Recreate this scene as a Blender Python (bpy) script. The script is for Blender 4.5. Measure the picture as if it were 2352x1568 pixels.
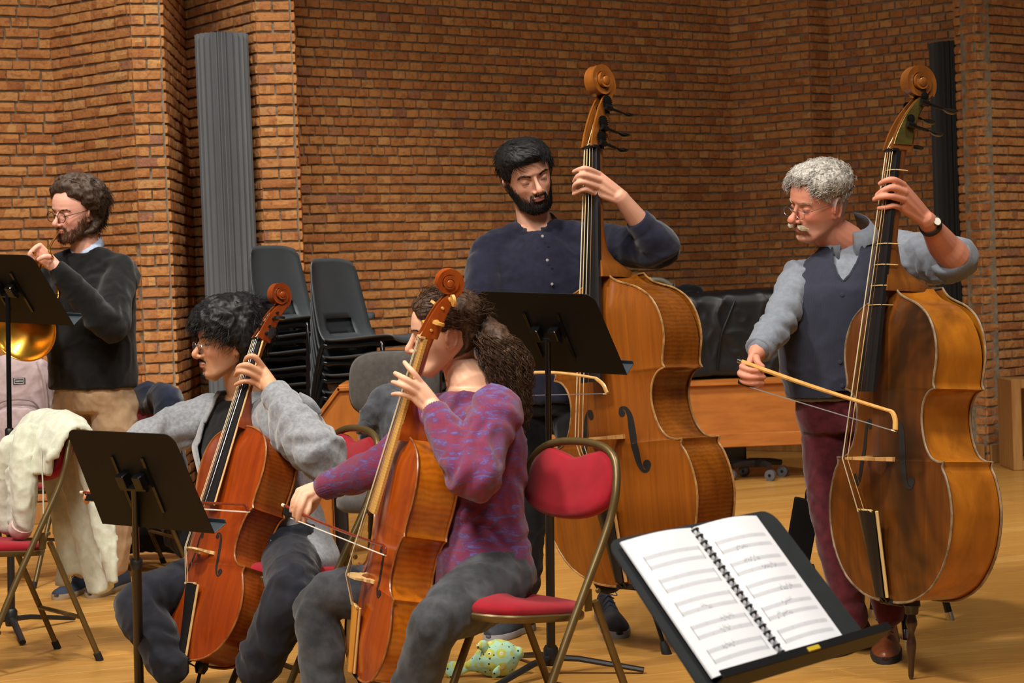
import bpy, bmesh, math, random
import numpy as np
from mathutils import Vector, Matrix, Euler

for _o in list(bpy.data.objects):
    bpy.data.objects.remove(_o, do_unlink=True)
SC = bpy.context.scene
COL = SC.collection
V = Vector
R_ = math.radians
random.seed(7)
RNG = np.random.default_rng(7)

# ---------------------------------------------------------------- camera
CAM_F, CAM_H, HORIZON, ROLL = 4573.0, 1.27, 650.0, 0.037
_p = math.atan((784 - HORIZON) / CAM_F)
FWD = V((0, math.cos(_p), -math.sin(_p)))
_up0 = V((0, math.sin(_p), math.cos(_p)))
_r0 = V((1, 0, 0))
CRX = _r0 * math.cos(ROLL) - _up0 * math.sin(ROLL)
CUP = _r0 * math.sin(ROLL) + _up0 * math.cos(ROLL)
EYE = V((0, 0, CAM_H))
cam_data = bpy.data.cameras.new('camera')
cam = bpy.data.objects.new('camera', cam_data)
COL.objects.link(cam)
cam.matrix_world = Matrix(((CRX.x, CUP.x, -FWD.x, EYE.x), (CRX.y, CUP.y, -FWD.y, EYE.y), (CRX.z, CUP.z, -FWD.z, EYE.z), (0, 0, 0, 1)))
cam_data.sensor_width = 36.0
cam_data.lens = 36.0 * CAM_F / 2352.0
cam_data.clip_end = 200
cam_data.dof.use_dof = True
cam_data.dof.focus_distance = 6.4
cam_data.dof.aperture_fstop = 9.0
SC.camera = cam

# ---------------------------------------------------------------- world, lights, exposure
world = bpy.data.worlds.new('hall_ambient')
SC.world = world
world.use_nodes = True
_bg = world.node_tree.nodes['Background']
_bg.inputs[0].default_value = (1.0, 0.95, 0.9, 1)
_bg.inputs[1].default_value = 0.055
SC.view_settings.view_transform = 'Standard'
SC.view_settings.look = 'None'
SC.view_settings.exposure = 0.0
SC.view_settings.gamma = 1.0
SC.view_settings.use_curve_mapping = False

def lamp(name, kind, loc, aim, energy, color=(1, .93, .84), **kw):
    ld = bpy.data.lights.new(name, kind)
    ld.energy = energy
    ld.color = color
    for k, v in kw.items():
        setattr(ld, k, v)
    o = bpy.data.objects.new(name, ld)
    COL.objects.link(o)
    o.location = loc
    o.rotation_euler = (V(aim) - V(loc)).to_track_quat('-Z', 'Y').to_euler()
    return o
# rows of ceiling spots over the stage
lamp('ceiling_spot', 'SPOT', (-2.4, 4.2, 6.2), (-0.8, 6.5, 0.2), 1380, spot_size=R_(82), spot_blend=.6, shadow_soft_size=.35)
lamp('ceiling_spot', 'SPOT', (2.0, 4.2, 6.2), (1.3, 6.4, 0.2), 680, spot_size=R_(82), spot_blend=.55, shadow_soft_size=.35)
lamp('ceiling_spot', 'SPOT', (-2.6, 8.0, 6.2), (-2.1, 9.9, 0.0), 500, spot_size=R_(74), spot_blend=.5, shadow_soft_size=.3)
lamp('ceiling_spot', 'SPOT', (-0.3, 8.6, 6.2), (-0.5, 10.4, 0.0), 640, spot_size=R_(70), spot_blend=.6, shadow_soft_size=.3)
lamp('ceiling_spot', 'SPOT', (3.9, 8.8, 6.2), (3.8, 11.0, 0.0), 520, spot_size=R_(64), spot_blend=.5, shadow_soft_size=.3)
lamp('ceiling_softlight', 'AREA', (-1.5, 1.0, 5.6), (0.0, 5.5, 0.6), 170, shape='DISK', size=2.4, spread=R_(120))

def P(px, py, Y):
    """point at photograph pixel (px,py) whose distance into the hall is Y"""
    d = FWD + CRX * ((px - 1176) / CAM_F) - CUP * ((py - 784) / CAM_F)
    return EYE + d * (Y / d.y)
def PZ(px, py, z=0.0):
    d = FWD + CRX * ((px - 1176) / CAM_F) - CUP * ((py - 784) / CAM_F)
    return EYE + d * ((z - CAM_H) / d.z)
# ---------------------------------------------------------------- helpers
def tag(o, label=None, cat=None, group=None, kind=None):
    if label: o['label'] = label
    if cat: o['category'] = cat
    if group: o['group'] = group
    if kind: o['kind'] = kind
    return o
def empty(name, loc=(0, 0, 0), label=None, cat=None, group=None, kind=None):
    o = bpy.data.objects.new(name, None)
    o.empty_display_size = .1
    COL.objects.link(o)
    o.location = loc
    return tag(o, label, cat, group, kind)
def frame_of(z, x):
    """3x3 with columns x,y,z: z axis given, x approx"""
    z = V(z).normalized(); x = V(x); x = (x - z * x.dot(z)).normalized(); y = z.cross(x)
    return Matrix((x, y, z)).transposed()
def catmull(pts, n):
    """resample a list of tuples with a Catmull-Rom spline"""
    a = np.array([tuple(p) for p in pts], float)
    if len(a) < 3:
        t = np.linspace(0, 1, n)[:, None]
        return a[0] * (1 - t) + a[-1] * t
    e = np.vstack([2 * a[0] - a[1], a, 2 * a[-1] - a[-2]])
    k = len(a) - 1
    u = np.linspace(0, k - 1e-9, n); i = u.astype(int); f = (u - i)[:, None]
    p0, p1, p2, p3 = e[i], e[i + 1], e[i + 2], e[i + 3]
    return .5 * (2 * p1 + (p2 - p0) * f + (2 * p0 - 5 * p1 + 4 * p2 - p3) * f ** 2 + (3 * p1 - p0 - 3 * p2 + p3) * f ** 3)
class MB:
    def __init__(s):
        s.v = []; s.f = []; s.m = []
    def add(s, verts, faces, mi=0):
        b = len(s.v)
        s.v.extend([tuple(q) for q in verts]); s.f.extend([tuple(i + b for i in q) for q in faces]); s.m.extend([mi] * len(faces))
    def box(s, c, size, M=None, mi=0, taper=None):
        x, y, z = size[0] / 2, size[1] / 2, size[2] / 2
        vs = [V((sx * x, sy * y, sz * z)) for sz in (-1, 1) for sy in (-1, 1) for sx in (-1, 1)]
        if taper:
            for q in vs[4:]: q.x *= taper[0]; q.y *= taper[1]
        if M is not None: vs = [M @ q for q in vs]
        vs = [q + V(c) for q in vs]
        s.add(vs, [(0, 2, 3, 1), (4, 5, 7, 6), (0, 1, 5, 4), (2, 6, 7, 3), (0, 4, 6, 2), (1, 3, 7, 5)], mi)
    def bbox(s, c, size, M=None, b=.004, mi=0):
        """box with chamfered vertical+horizontal edges (three stacked rings)"""
        x, y, z = size[0] / 2, size[1] / 2, size[2] / 2
        b = min(b, x * .45, y * .45, z * .45)
        def ring(zz, i):
            return [(-x + i + b, -y + i, zz), (x - i - b, -y + i, zz), (x - i, -y + i + b, zz), (x - i, y - i - b, zz), (x - i - b, y - i, zz), (-x + i + b, y - i, zz), (-x + i, y - i - b, zz), (-x + i, -y + i + b, zz)]
        vs = []
        for zz, i in ((-z, b), (-z + b, 0), (z - b, 0), (z, b)): vs += [V(q) for q in ring(zz, i)]
        if M is not None: vs = [M @ q for q in vs]
        vs = [q + V(c) for q in vs]
        fs = [tuple(range(7, -1, -1)), tuple(range(24, 32))]
        for r in range(3):
            for k in range(8): fs.append((r * 8 + k, r * 8 + (k + 1) % 8, r * 8 + 8 + (k + 1) % 8, r * 8 + 8 + k))
        s.add(vs, fs, mi)
    def loft(s, rings, caps=True, mi=0, closed=True):
        n = len(rings[0]); vs = [q for r in rings for q in r]; fs = []
        for a in range(len(rings) - 1):
            for k in range(n if closed else n - 1):
                k2 = (k + 1) % n
                fs.append((a * n + k, a * n + k2, (a + 1) * n + k2, (a + 1) * n + k))
        if caps and closed:
            fs.append(tuple(range(n - 1, -1, -1))); fs.append(tuple(range((len(rings) - 1) * n, len(rings) * n)))
        s.add(vs, fs, mi)
    def tube(s, path, rad, sides=8, caps=True, mi=0, n=None, flat=1.0, up=(0, 0, 1), dome=False):
        """round tube; rad number or list (interpolated); n resamples by spline; flat squashes along frame y"""
        k = len(path)
        rad = [rad] * k if not hasattr(rad, '__len__') else list(rad)
        if n:
            d = catmull([tuple(p) + (r,) for p, r in zip(path, rad)], n)
            path = [V(q[:3]) for q in d]; rad = [max(q[3], 1e-5) for q in d]
        else:
            path = [V(q) for q in path]
        k = len(path); rings = []; x = None
        if dome:
            t0 = (path[0] - path[1]).normalized(); t1 = (path[-1] - path[-2]).normalized()
            path = [path[0] + t0 * rad[0] * .9, path[0] + t0 * rad[0] * .6] + path + [path[-1] + t1 * rad[-1] * .6, path[-1] + t1 * rad[-1] * .9]
            rad = [rad[0] * .35, rad[0] * .8] + rad + [rad[-1] * .8, rad[-1] * .35]; k += 4
        for i in range(k):
            t = (path[min(i + 1, k - 1)] - path[max(i - 1, 0)])
            if t.length < 1e-9: t = V((0, 0, 1))
            t.normalize()
            if x is None:
                x = V(up) if abs(t.dot(V(up).normalized())) < .95 else V((1, 0, 0))
            x = (x - t * x.dot(t)).normalized(); y = t.cross(x)
            rings.append([path[i] + (x * math.cos(a) * rad[i] + y * math.sin(a) * rad[i] * flat) for a in [2 * math.pi * j / sides for j in range(sides)]])
        s.loft(rings, caps, mi)
    def ell(s, c, r, M=None, u=16, w=10, mi=0):
        rings = []
        for i in range(w + 1):
            ph = math.pi * (i + .0) / w; ph = min(max(ph, .06), math.pi - .06)
            rings.append([(lambda q: (M @ q if M is not None else q) + V(c))(V((r[0] * math.sin(ph) * math.cos(a), r[1] * math.sin(ph) * math.sin(a), -r[2] * math.cos(ph)))) for a in [2 * math.pi * j / u for j in range(u)]])
        s.loft(rings, True, mi)
    def lathe(s, prof, c=(0, 0, 0), axis=(0, 0, 1), sides=16, mi=0):
        M = frame_of(axis, (1, 0, 0) if abs(V(axis).normalized().x) < .9 else (0, 1, 0))
        rings = [[M @ V((r * math.cos(a), r * math.sin(a), z)) + V(c) for a in [2 * math.pi * j / sides for j in range(sides)]] for r, z in prof]
        s.loft(rings, True, mi)
    def prism(s, pts, d, M=None, c=(0, 0, 0), mi=0):
        """pts 2d outline (x,z), extruded along y by d (centered)"""
        vs = [V((x, -d / 2, z)) for x, z in pts] + [V((x, d / 2, z)) for x, z in pts]
        if M is not None: vs = [M @ q for q in vs]
        vs = [q + V(c) for q in vs]; n = len(pts)
        fs = [tuple(range(n)), tuple(range(2 * n - 1, n - 1, -1))] + [(k, n + k, n + (k + 1) % n, (k + 1) % n) for k in range(n)]
        s.add(vs, fs, mi)
    def xf(s, M):
        s.v = [tuple(M @ V(q)) for q in s.v]; return s
    def mesh(s, name, mats, smooth=True, angle=40):
        me = bpy.data.meshes.new(name)
        me.from_pydata(s.v, [], s.f)
        for m in (mats if isinstance(mats, (list, tuple)) else [mats]): me.materials.append(m)
        if len(set(s.m)) > 1: me.polygons.foreach_set('material_index', s.m)
        bm = bmesh.new(); bm.from_mesh(me); bmesh.ops.recalc_face_normals(bm, faces=bm.faces); bm.to_mesh(me); bm.free()
        if smooth:
            me.polygons.foreach_set('use_smooth', [True] * len(me.polygons))
            if angle < 180: me.set_sharp_from_angle(angle=R_(angle))
        me.update()
        return me
    def obj(s, name, mats, parent=None, smooth=True, angle=40, label=None):
        o = bpy.data.objects.new(name, s.mesh(name, mats, smooth, angle))
        COL.objects.link(o)
        if parent is not None:
            o.parent = parent
        if label: o['label'] = label
        return o
def copy_tree(o, parent=None):
    c = o.copy(); COL.objects.link(c); c.parent = parent
    for ch in list(o.children):
        copy_tree(ch, c)
    return c

# ---------------------------------------------------------------- procedural materials
def rgb(h):
    """sRGB 0-255 to linear"""
    return tuple(((c / 255) / 12.92 if c / 255 <= .04045 else ((c / 255 + .055) / 1.055) ** 2.4) for c in h)
class NT:
    def __init__(s, name):
        s.m = bpy.data.materials.new(name); s.m.use_nodes = True
        s.t = s.m.node_tree; s.b = s.t.nodes['Principled BSDF']
    def n(s, typ, **kw):
        x = s.t.nodes.new(typ)
        for k, v in kw.items():
            if k.startswith('_'): x.inputs[k[1:]].default_value = v
            else: setattr(x, k, v)
        return x
    def l(s, a, b): s.t.links.new(a, b)
    def coord(s, kind='Object', scale=(1, 1, 1), rot=(0, 0, 0)):
        tc = s.n('ShaderNodeTexCoord'); mp = s.n('ShaderNodeMapping')
        mp.inputs['Scale'].default_value = scale; mp.inputs['Rotation'].default_value = rot
        s.l(tc.outputs[kind], mp.inputs[0]); return mp.outputs[0]
    def noise(s, vec, scale, detail=4, rough=.55, dist=0):
        x = s.n('ShaderNodeTexNoise'); x.inputs['Scale'].default_value = scale; x.inputs['Detail'].default_value = detail
        x.inputs['Roughness'].default_value = rough; x.inputs['Distortion'].default_value = dist
        if vec is not None: s.l(vec, x.inputs['Vector'])
        return x.outputs['Fac']
    def ramp(s, fac, stops, interp='LINEAR'):
        x = s.n('ShaderNodeValToRGB'); x.color_ramp.interpolation = interp
        e = x.color_ramp.elements
        while len(e) < len(stops): e.new(.5)
        for q, (p, c) in zip(e, stops): q.position = p; q.color = tuple(c)[:3] + (1,)
        s.l(fac, x.inputs[0]); return x.outputs[0]
    def mix(s, fac, a, b, mode='MIX'):
        x = s.n('ShaderNodeMix', data_type='RGBA', blend_type=mode)
        for sock, val in ((x.inputs[0], fac), (x.inputs[6], a), (x.inputs[7], b)):
            if hasattr(val, 'is_output'): s.l(val, sock)
            elif isinstance(val, (int, float)): sock.default_value = val
            else: sock.default_value = tuple(val)[:3] + (1,)
        return x.outputs[2]
    def math(s, op, a, b=0.):
        x = s.n('ShaderNodeMath', operation=op)
        for sock, val in ((x.inputs[0], a), (x.inputs[1], b)):
            if hasattr(val, 'is_output'): s.l(val, sock)
            else: sock.default_value = val
        return x.outputs[0]
    def bump(s, h, strength=.3, dist=.01, normal=None):
        x = s.n('ShaderNodeBump'); x.inputs['Strength'].default_value = strength; x.inputs['Distance'].default_value = dist
        s.l(h, x.inputs['Height'])
        if normal is not None: s.l(normal, x.inputs['Normal'])
        s.l(x.outputs[0], s.b.inputs['Normal']); return x.outputs[0]
    def set(s, color=None, rough=None, metal=None, coat=None, sheen=None, spec=None):
        for k, val in (('Base Color', color), ('Roughness', rough), ('Metallic', metal), ('Coat Weight', coat), ('Sheen Weight', sheen), ('Specular IOR Level', spec)):
            if val is None: continue
            if hasattr(val, 'is_output'): s.l(val, s.b.inputs[k])
            elif isinstance(val, (int, float)): s.b.inputs[k].default_value = val
            else: s.b.inputs[k].default_value = tuple(val)[:3] + (1,)
        return s.m
def plain(name, col, rough=.5, metal=0, var=.12, scale=8, bump=0, bscale=60, **kw):
    """solid colour with slight mottling and optional fine relief"""
    t = NT(name); c = t.coord()
    f = t.noise(c, scale, 3)
    lo = tuple(x * (1 - var) for x in col); hi = tuple(min(1, x * (1 + var)) for x in col)
    t.set(t.ramp(f, [(.3, lo), (.7, hi)]), rough, metal, **kw)
    if bump: t.bump(t.noise(c, bscale, 3), bump, .002)
    return t.m
def wood(name, dark, light, grain=(1, 1, .06), scale=40, rough=.3, coat=.3, blotch=None, flame=None):
    """varnished wood: long grain, optional worn blotches, optional cross flame"""
    t = NT(name); c = t.coord('Object', grain)
    g = t.noise(c, scale, 5, .6, .4)
    col = t.ramp(g, [(.25, dark), (.75, light)])
    c2 = t.coord()
    if flame:
        w = t.n('ShaderNodeTexWave', bands_direction='Z'); w.inputs['Scale'].default_value = flame; w.inputs['Distortion'].default_value = 3.5; w.inputs['Detail'].default_value = 2
        w.inputs['Detail Scale'].default_value = 1.5
        t.l(c2, w.inputs[0])
        col = t.mix(.17, col, t.ramp(w.outputs['Fac'], [(0, tuple(x * .6 for x in dark)), (1, tuple(min(1, x * 1.3) for x in light))]))
    if blotch:
        b = t.noise(c2, blotch[0], 4, .65, .6)
        col = t.mix(t.ramp(b, [(blotch[1], (0, 0, 0)), (blotch[2], (1, 1, 1))]), col, blotch[3])
    t.set(col, rough, 0, coat=coat)
    t.b.inputs['Coat Roughness'].default_value = .18
    t.bump(g, .04, .001)
    return t.m
def fabric(name, a, b, scale=30, rough=.9, sheen=.3, bump=.35, bscale=500, stretch=(1, 1, 1), fold=0):
    t = NT(name); c = t.coord('Object', stretch)
    f = t.noise(c, scale, 4, .6)
    t.set(t.ramp(f, [(.35, a), (.65, b)]), rough, 0, sheen=sheen, spec=.2)
    h = t.noise(t.coord(), bscale, 2)
    if fold:
        h = t.math('ADD', t.math('MULTIPLY', h, .15), t.math('MULTIPLY', t.noise(t.coord(), fold, 3, .5, 1.2), 2.0))
        t.bump(h, bump, .006)
    else:
        t.bump(h, bump, .0015)
    return t.m
M = {}
M['black_metal'] = plain('black_powder_coat', rgb((30, 30, 31)), .42, .1, .1, 30, .05, 400)
M['black_gloss'] = plain('black_gloss_steel', rgb((18, 18, 19)), .18, .2, .05)
M['black_rubber'] = plain('black_rubber', rgb((20, 20, 20)), .75)
M['chrome'] = plain('chrome', (.7, .7, .72), .15, 1.0, .05)
M['steel'] = plain('brushed_steel', (.5, .5, .52), .3, 1.0, .05)
M['bronze'] = plain('bronze_paint_tube', rgb((100, 82, 48)), .38, .45, .12, 25, .05, 300)
M['red_velvet'] = fabric('red_velvet_upholstery', rgb((134, 11, 26)), rgb((148, 15, 32)), 14, .85, .15, .2, 700)
# ---------------------------------------------------------------- brick walls
t = NT('fired_brick'); _oi = t.n('ShaderNodeObjectInfo'); _ge = t.n('ShaderNodeNewGeometry')
_rnd = t.math('FRACT', t.math('ADD', t.math('MULTIPLY', _oi.outputs['Random'], 7.31), _ge.outputs['Random Per Island']))
_bc = t.ramp(_rnd, [(0, rgb((172, 112, 68))), (.25, rgb((196, 134, 80))), (.5, rgb((208, 150, 90))), (.75, rgb((186, 124, 76))), (.9, rgb((214, 162, 102))), (1, rgb((162, 112, 90)))])
_gp = t.n('ShaderNodeNewGeometry').outputs['Position']
_n1 = t.noise(_gp, 26, 5, .65, .8)
_bc = t.mix(t.ramp(_n1, [(.28, (.85, .85, .85)), (.52, (0, 0, 0))]), _bc, rgb((140, 82, 46)))
_bc = t.mix(t.ramp(t.noise(_gp, 90, 3), [(.62, (0, 0, 0)), (.75, (.55, .55, .55))]), _bc, rgb((216, 158, 104)))
t.set(_bc, .88, spec=.25); t.bump(t.math('ADD', t.noise(_gp, 55, 5, .6), t.math('MULTIPLY', _n1, 1.2)), .7, .006)
M['brick'] = t.m
t = NT('grey_mortar'); _gp = t.n('ShaderNodeNewGeometry').outputs['Position']
t.set(t.ramp(t.noise(_gp, 20, 4), [(.3, rgb((118, 106, 86))), (.7, rgb((158, 146, 124)))]), .95); t.bump(t.noise(_gp, 80, 4), .7, .006); M['mortar'] = t.m

COURSE, BH, BD = .06, .046, .017
def brick_mesh(seed):
    """rough brick, x 0..1 long, front face at y=-1"""
    r = random.Random(seed); mb = MB(); nx, nz = 4, 2
    vs = []; fs = []
    for k in range(nz + 1):
        for i in range(nx + 1):
            e = (i in (0, nx)) + (k in (0, nz))
            vs.append((i / nx + (0 if 0 < i < nx else r.uniform(-.012, .012)) + (r.uniform(-.05, .05) if 0 < i < nx else 0),
                       -1 + (.14 * e if e else 0) + r.uniform(-.12, .12), k / nz + (r.uniform(-.045, .045))))
    for k in range(nz):
        for i in range(nx):
            a = k * (nx + 1) + i; fs.append((a, a + 1, a + nx + 2, a + nx + 1))
    rim = [i for i in range(nx + 1)] + [(k + 1) * (nx + 1) - 1 for k in range(1, nz + 1)] + [nz * (nx + 1) + i for i in range(nx - 1, -1, -1)] + [k * (nx + 1) for k in range(nz - 1, 0, -1)]
    b0 = len(vs)
    for q in rim: vs.append((vs[q][0], .2, vs[q][2]))
    for j in range(len(rim)):
        j2 = (j + 1) % len(rim); fs.append((rim[j2], rim[j], b0 + j, b0 + j2))
    return vs, fs
_BV = [brick_mesh(s) for s in range(14)]
_BM = []
for vs, fs in _BV:
    mb = MB(); mb.add(vs, fs); _BM.append(mb.mesh('brick', M['brick'], True, 35))

def brick_wall(name, A, B, z0, z1, bond, phase=0, maxparts=300, keep=None, ext=(0, 0)):
    """wall face from plan point A to B (left to right seen from the hall); returns the base object.
    bond(z, course) -> list of lengths repeated along the course. keep(z, s) ranks the bricks (small first)"""
    A = V((A[0], A[1], 0)); B = V((B[0], B[1], 0)); L = (B - A).length; d = (B - A).normalized(); nrm = V((d.y, -d.x, 0))
    rot = math.atan2(d.y, d.x)
    mb = MB(); Mw = Matrix.Rotation(rot, 3, 'Z')
    c = (A + B) / 2 - nrm * .06; mb.box((c.x, c.y, (z0 + z1) / 2), (L + .0, .12, z1 - z0), Mw)
    base = mb.obj(name, M['mortar'], None, False); tag(base, kind='structure')
    items = []; rr = random.Random(name)
    for k in range(int((z1 - z0) / COURSE)):
        z = z0 + k * COURSE + (COURSE - BH) / 2; pat, off = bond(z, k); x = -off; i = 0
        while x < L - .005:
            ln = pat[i % len(pat)] * rr.uniform(.975, 1.025); i += 1
            x0, x1 = max(x, 0), min(x + ln - rr.uniform(.008, .013), L)
            x += ln
            if x1 - x0 < .018: continue
            items.append((keep(z, x0) if keep else 0, x0, x1, z, rr.randrange(14), rr.uniform(.8, 1.25), rr.uniform(-.0025, .0025), rr.uniform(-.012, .012)))
    items.sort(key=lambda q: q[0])
    rest = MB()
    for n, (kk, x0, x1, z, vi, dp, dz, tl) in enumerate(items):
        Mx = Matrix.Translation(A + d * x0 + V((0, 0, z + dz))) @ Matrix.Rotation(rot, 4, 'Z') @ Matrix.Rotation(tl * .6, 4, 'Y') @ Matrix.Diagonal((x1 - x0, BD * dp, BH, 1))
        if n < maxparts:
            o = bpy.data.objects.new('brick', _BM[vi]); COL.objects.link(o); o.parent = base; o.matrix_local = Mx
        else:
            vs, fs = _BV[vi]; rest.add([Mx @ V(q) for q in vs], fs)
    if rest.v:
        o = rest.obj('brick_field', M['brick'], base, True, 35); tag(o, kind='stuff')
    return base
SL, HL = .195, .0985
running = lambda z, k: ([SL], (k % 2) * SL / 2 + (k % 3) * .012)
headers = lambda z, k: ([HL], (k % 2) * HL / 2 + (k % 5) * .008)
backbond = lambda z, k: headers(z, k) if z > 2.03 else running(z, k)
flem = lambda z, k: ([SL, SL, HL], (k % 2) * .13 + (k % 4) * .03)
def pier(w):
    return lambda z, k: ([w], 0) if k % 2 else ([w / 2], 0)
W0, W1, W2, W3 = (-3.35, 11.02), (-2.565, 11.43), (-2.03, 11.0), (-1.872, 11.03)
W4, W5, W6 = (-1.93, 12.2), (-1.40, 11.47), (-1.20, 11.50)
W7, W8 = (-1.27, 12.2), (1.64, 14.38)
W9, W10, W11 = (2.163, 14.03), (2.32, 14.16), (3.40, 13.34)
W12, W13, W14 = (2.95, 12.96), (3.036, 12.80), (3.75, 13.35)
TOPZ = 3.72
brick_wall('wall_left', W0, W1, 0, TOPZ, flem)
brick_wall('wall_pier_left_side', W1, W2, 0, TOPZ, running)
brick_wall('wall_pier_left_front', W2, W3, 0, TOPZ, pier((V(W3) - V(W2)).length))
brick_wall('wall_pier_left_return', W3, W4, 0, TOPZ, running)
brick_wall('wall_niche_side', W4, W5, 0, TOPZ, running)
brick_wall('wall_niche_front', W5, W6, 0, TOPZ, pier((V(W6) - V(W5)).length))
brick_wall('wall_niche_return', W6, W7, 0, TOPZ, running)
brick_wall('wall_back', W7, W8, 0, TOPZ, backbond, keep=lambda z, s: (0 if .95 < z < 2.03 else 1) + s * .01)
brick_wall('wall_right', W8, W9, 0, TOPZ, running)
brick_wall('wall_right_return', W9, W10, 0, TOPZ, running)
brick_wall('wall_right_far', W10, W11, 0, TOPZ, headers, keep=lambda z, s: (0 if z > .9 else 1) + z * .01)
brick_wall('wall_pier_right_return', W11, W12, 0, TOPZ, running)
brick_wall('wall_pier_right_side', W12, W13, 0, TOPZ, running)
brick_wall('wall_pier_right_front', W13, W14, 0, TOPZ, running)

brick_wall('wall_right_end', W14, (5.6, 12.9), 0, TOPZ, running, maxparts=0)
brick_wall('wall_left_end', (-5.4, 10.6), W0, 0, TOPZ, flem, maxparts=0)

# ---------------------------------------------------------------- floor of long oak boards
t = NT('oak_boards'); _oi = t.n('ShaderNodeObjectInfo'); _ge = t.n('ShaderNodeNewGeometry')
_rnd = t.math('FRACT', t.math('ADD', t.math('MULTIPLY', _oi.outputs['Random'], 5.17), _ge.outputs['Random Per Island']))
FLOOR_ROT = R_(24)
_tc = t.n('ShaderNodeNewGeometry'); _mp = t.n('ShaderNodeMapping'); _mp.inputs['Rotation'].default_value = (0, 0, -FLOOR_ROT); _mp.inputs['Scale'].default_value = (.9, 9, 1)
t.l(_tc.outputs['Position'], _mp.inputs[0])
_off = t.n('ShaderNodeCombineXYZ'); t.l(t.math('MULTIPLY', _rnd, 37.), _off.inputs[0]); _va = t.n('ShaderNodeVectorMath', operation='ADD'); t.l(_mp.outputs[0], _va.inputs[0]); t.l(_off.outputs[0], _va.inputs[1])
_g = t.noise(_va.outputs[0], 5, 6, .62, .5)
_c = t.ramp(_rnd, [(0, rgb((178, 128, 60))), (.35, rgb((197, 147, 72))), (.7, rgb((187, 137, 64))), (1, rgb((205, 158, 84)))])
_c = t.mix(t.ramp(_g, [(.35, (.55, .55, .55)), (.62, (0, 0, 0))]), _c, rgb((164, 112, 54)))
t.set(_c, t.ramp(_g, [(0, (.42,) * 3), (1, (.3,) * 3)]), coat=.15, spec=.4); t.bump(_g, .05, .001)
M['oak'] = t.m
def build_floor():
    base = MB(); base.box((0, 9, -.06), (16, 22, .08)); fl = base.obj('floor', plain('subfloor_dark', rgb((60, 40, 22)), .9), None, False); tag(fl, kind='structure')
    PW = .128; ca, sa = math.cos(FLOOR_ROT), math.sin(FLOOR_ROT)
    bm_ = []
    for ln in (1.5, 1.8, 2.1):
        mb = MB(); b = .0012
        x, y = ln - .001, PW - .001
        mb.add([(0, 0, -.02), (x, 0, -.02), (x, y, -.02), (0, y, -.02), (0, 0, -b), (x, 0, -b), (x, y, -b), (0, y, -b), (b, b, 0), (x - b, b, 0), (x - b, y - b, 0), (b, y - b, 0)],
               [(0, 1, 5, 4), (1, 2, 6, 5), (2, 3, 7, 6), (3, 0, 4, 7), (4, 5, 9, 8), (5, 6, 10, 9), (6, 7, 11, 10), (7, 4, 8, 11), (8, 9, 10, 11)])
        bm_.append((ln, mb.mesh('floor_board', M['oak'], False), mb))
    items = []; rr = random.Random(3)
    for j in range(-60, 130):
        y = j * PW; x = -7 - rr.uniform(0, 1.8)
        while x < 15:
            ln, me, mb = bm_[rr.randrange(3)]
            cx, cy = x + ln / 2, y + PW / 2
            wx, wy = cx * ca - cy * sa, cx * sa + cy * ca
            if -4.6 < wx < 6 and 1.5 < wy < 15.5:
                vis = abs(wx) < .27 * wy + .9 and wy > 4.6
                items.append((0 if vis else 1, abs(wy - 6.5), x, y, ln, me, mb))
            x += ln
    items.sort(key=lambda q: q[:2])
    rest = MB()
    for n, (v_, k_, x, y, ln, me, mb) in enumerate(items):
        Mx = Matrix.Rotation(FLOOR_ROT, 4, 'Z') @ Matrix.Translation((x, y, rr.uniform(-.0006, .0004)))
        if n < 300:
            o = bpy.data.objects.new('floor_board', me); COL.objects.link(o); o.parent = fl; o.matrix_local = Mx
        else:
            rest.add([Mx @ V(q) for q in mb.v], mb.f)
    o = rest.obj('floor_board_field', M['oak'], fl, False); tag(o, kind='stuff')
build_floor()
M['pale_wood'] = wood('pale_veneer', rgb((150, 104, 56)), rgb((186, 140, 82)), (1, 1, .1), 30, .4, .1)
def baseboard(name, A, B):
    A = V((A[0], A[1], 0)); B = V((B[0], B[1], 0)); d = (B - A).normalized(); n = V((d.y, -d.x, 0)); c = (A + B) / 2 + n * .034
    mb = MB(); mb.bbox((c.x, c.y, .06), ((B - A).length + .02, .014, .12), Matrix.Rotation(math.atan2(d.y, d.x), 3, 'Z'), .003)
    tag(mb.obj(name, M['pale_wood'], None), kind='structure')
baseboard('baseboard_right_end', W14, (5.6, 12.9)); baseboard('baseboard_right_side', W12, W13); baseboard('baseboard_right_front', W13, W14); baseboard('baseboard_right_far', W10, W11)
baseboard('baseboard_back', W7, W8); baseboard('baseboard_right', W8, W9); baseboard('baseboard_left_side', W1, W2); baseboard('baseboard_left', W0, W1)
# ---------------------------------------------------------------- bowed string instruments
CELLO_OUT = [[(0, 0), (.22, .003), (.45, .018), (.72, .06), (.92, .135), (1.0, .215), (.975, .29), (.90, .345), (.855, .375), (.885, .398)],
             [(.885, .398), (.78, .400), (.66, .415), (.575, .445), (.545, .49), (.565, .55), (.62, .60), (.68, .63), (.755, .645)],
             [(.755, .645), (.722, .665), (.735, .705), (.775, .765), (.785, .83), (.735, .90), (.60, .955), (.40, .985), (.20, .998), (.0, 1.0)]]
BASS_OUT = [[(0, 0), (.22, .003), (.45, .02), (.72, .07), (.92, .16), (1.0, .265), (.98, .34), (.915, .40), (.855, .43), (.87, .449)],
            [(.87, .449), (.79, .449), (.68, .462), (.59, .50), (.535, .56), (.535, .605), (.57, .64), (.64, .665), (.73, .675)],
            [(.73, .675), (.705, .69), (.725, .725), (.755, .78), (.72, .845), (.62, .90), (.47, .935), (.33, .952), (.20, .968), (.125, .985), (.085, 1.0)]]
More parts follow.
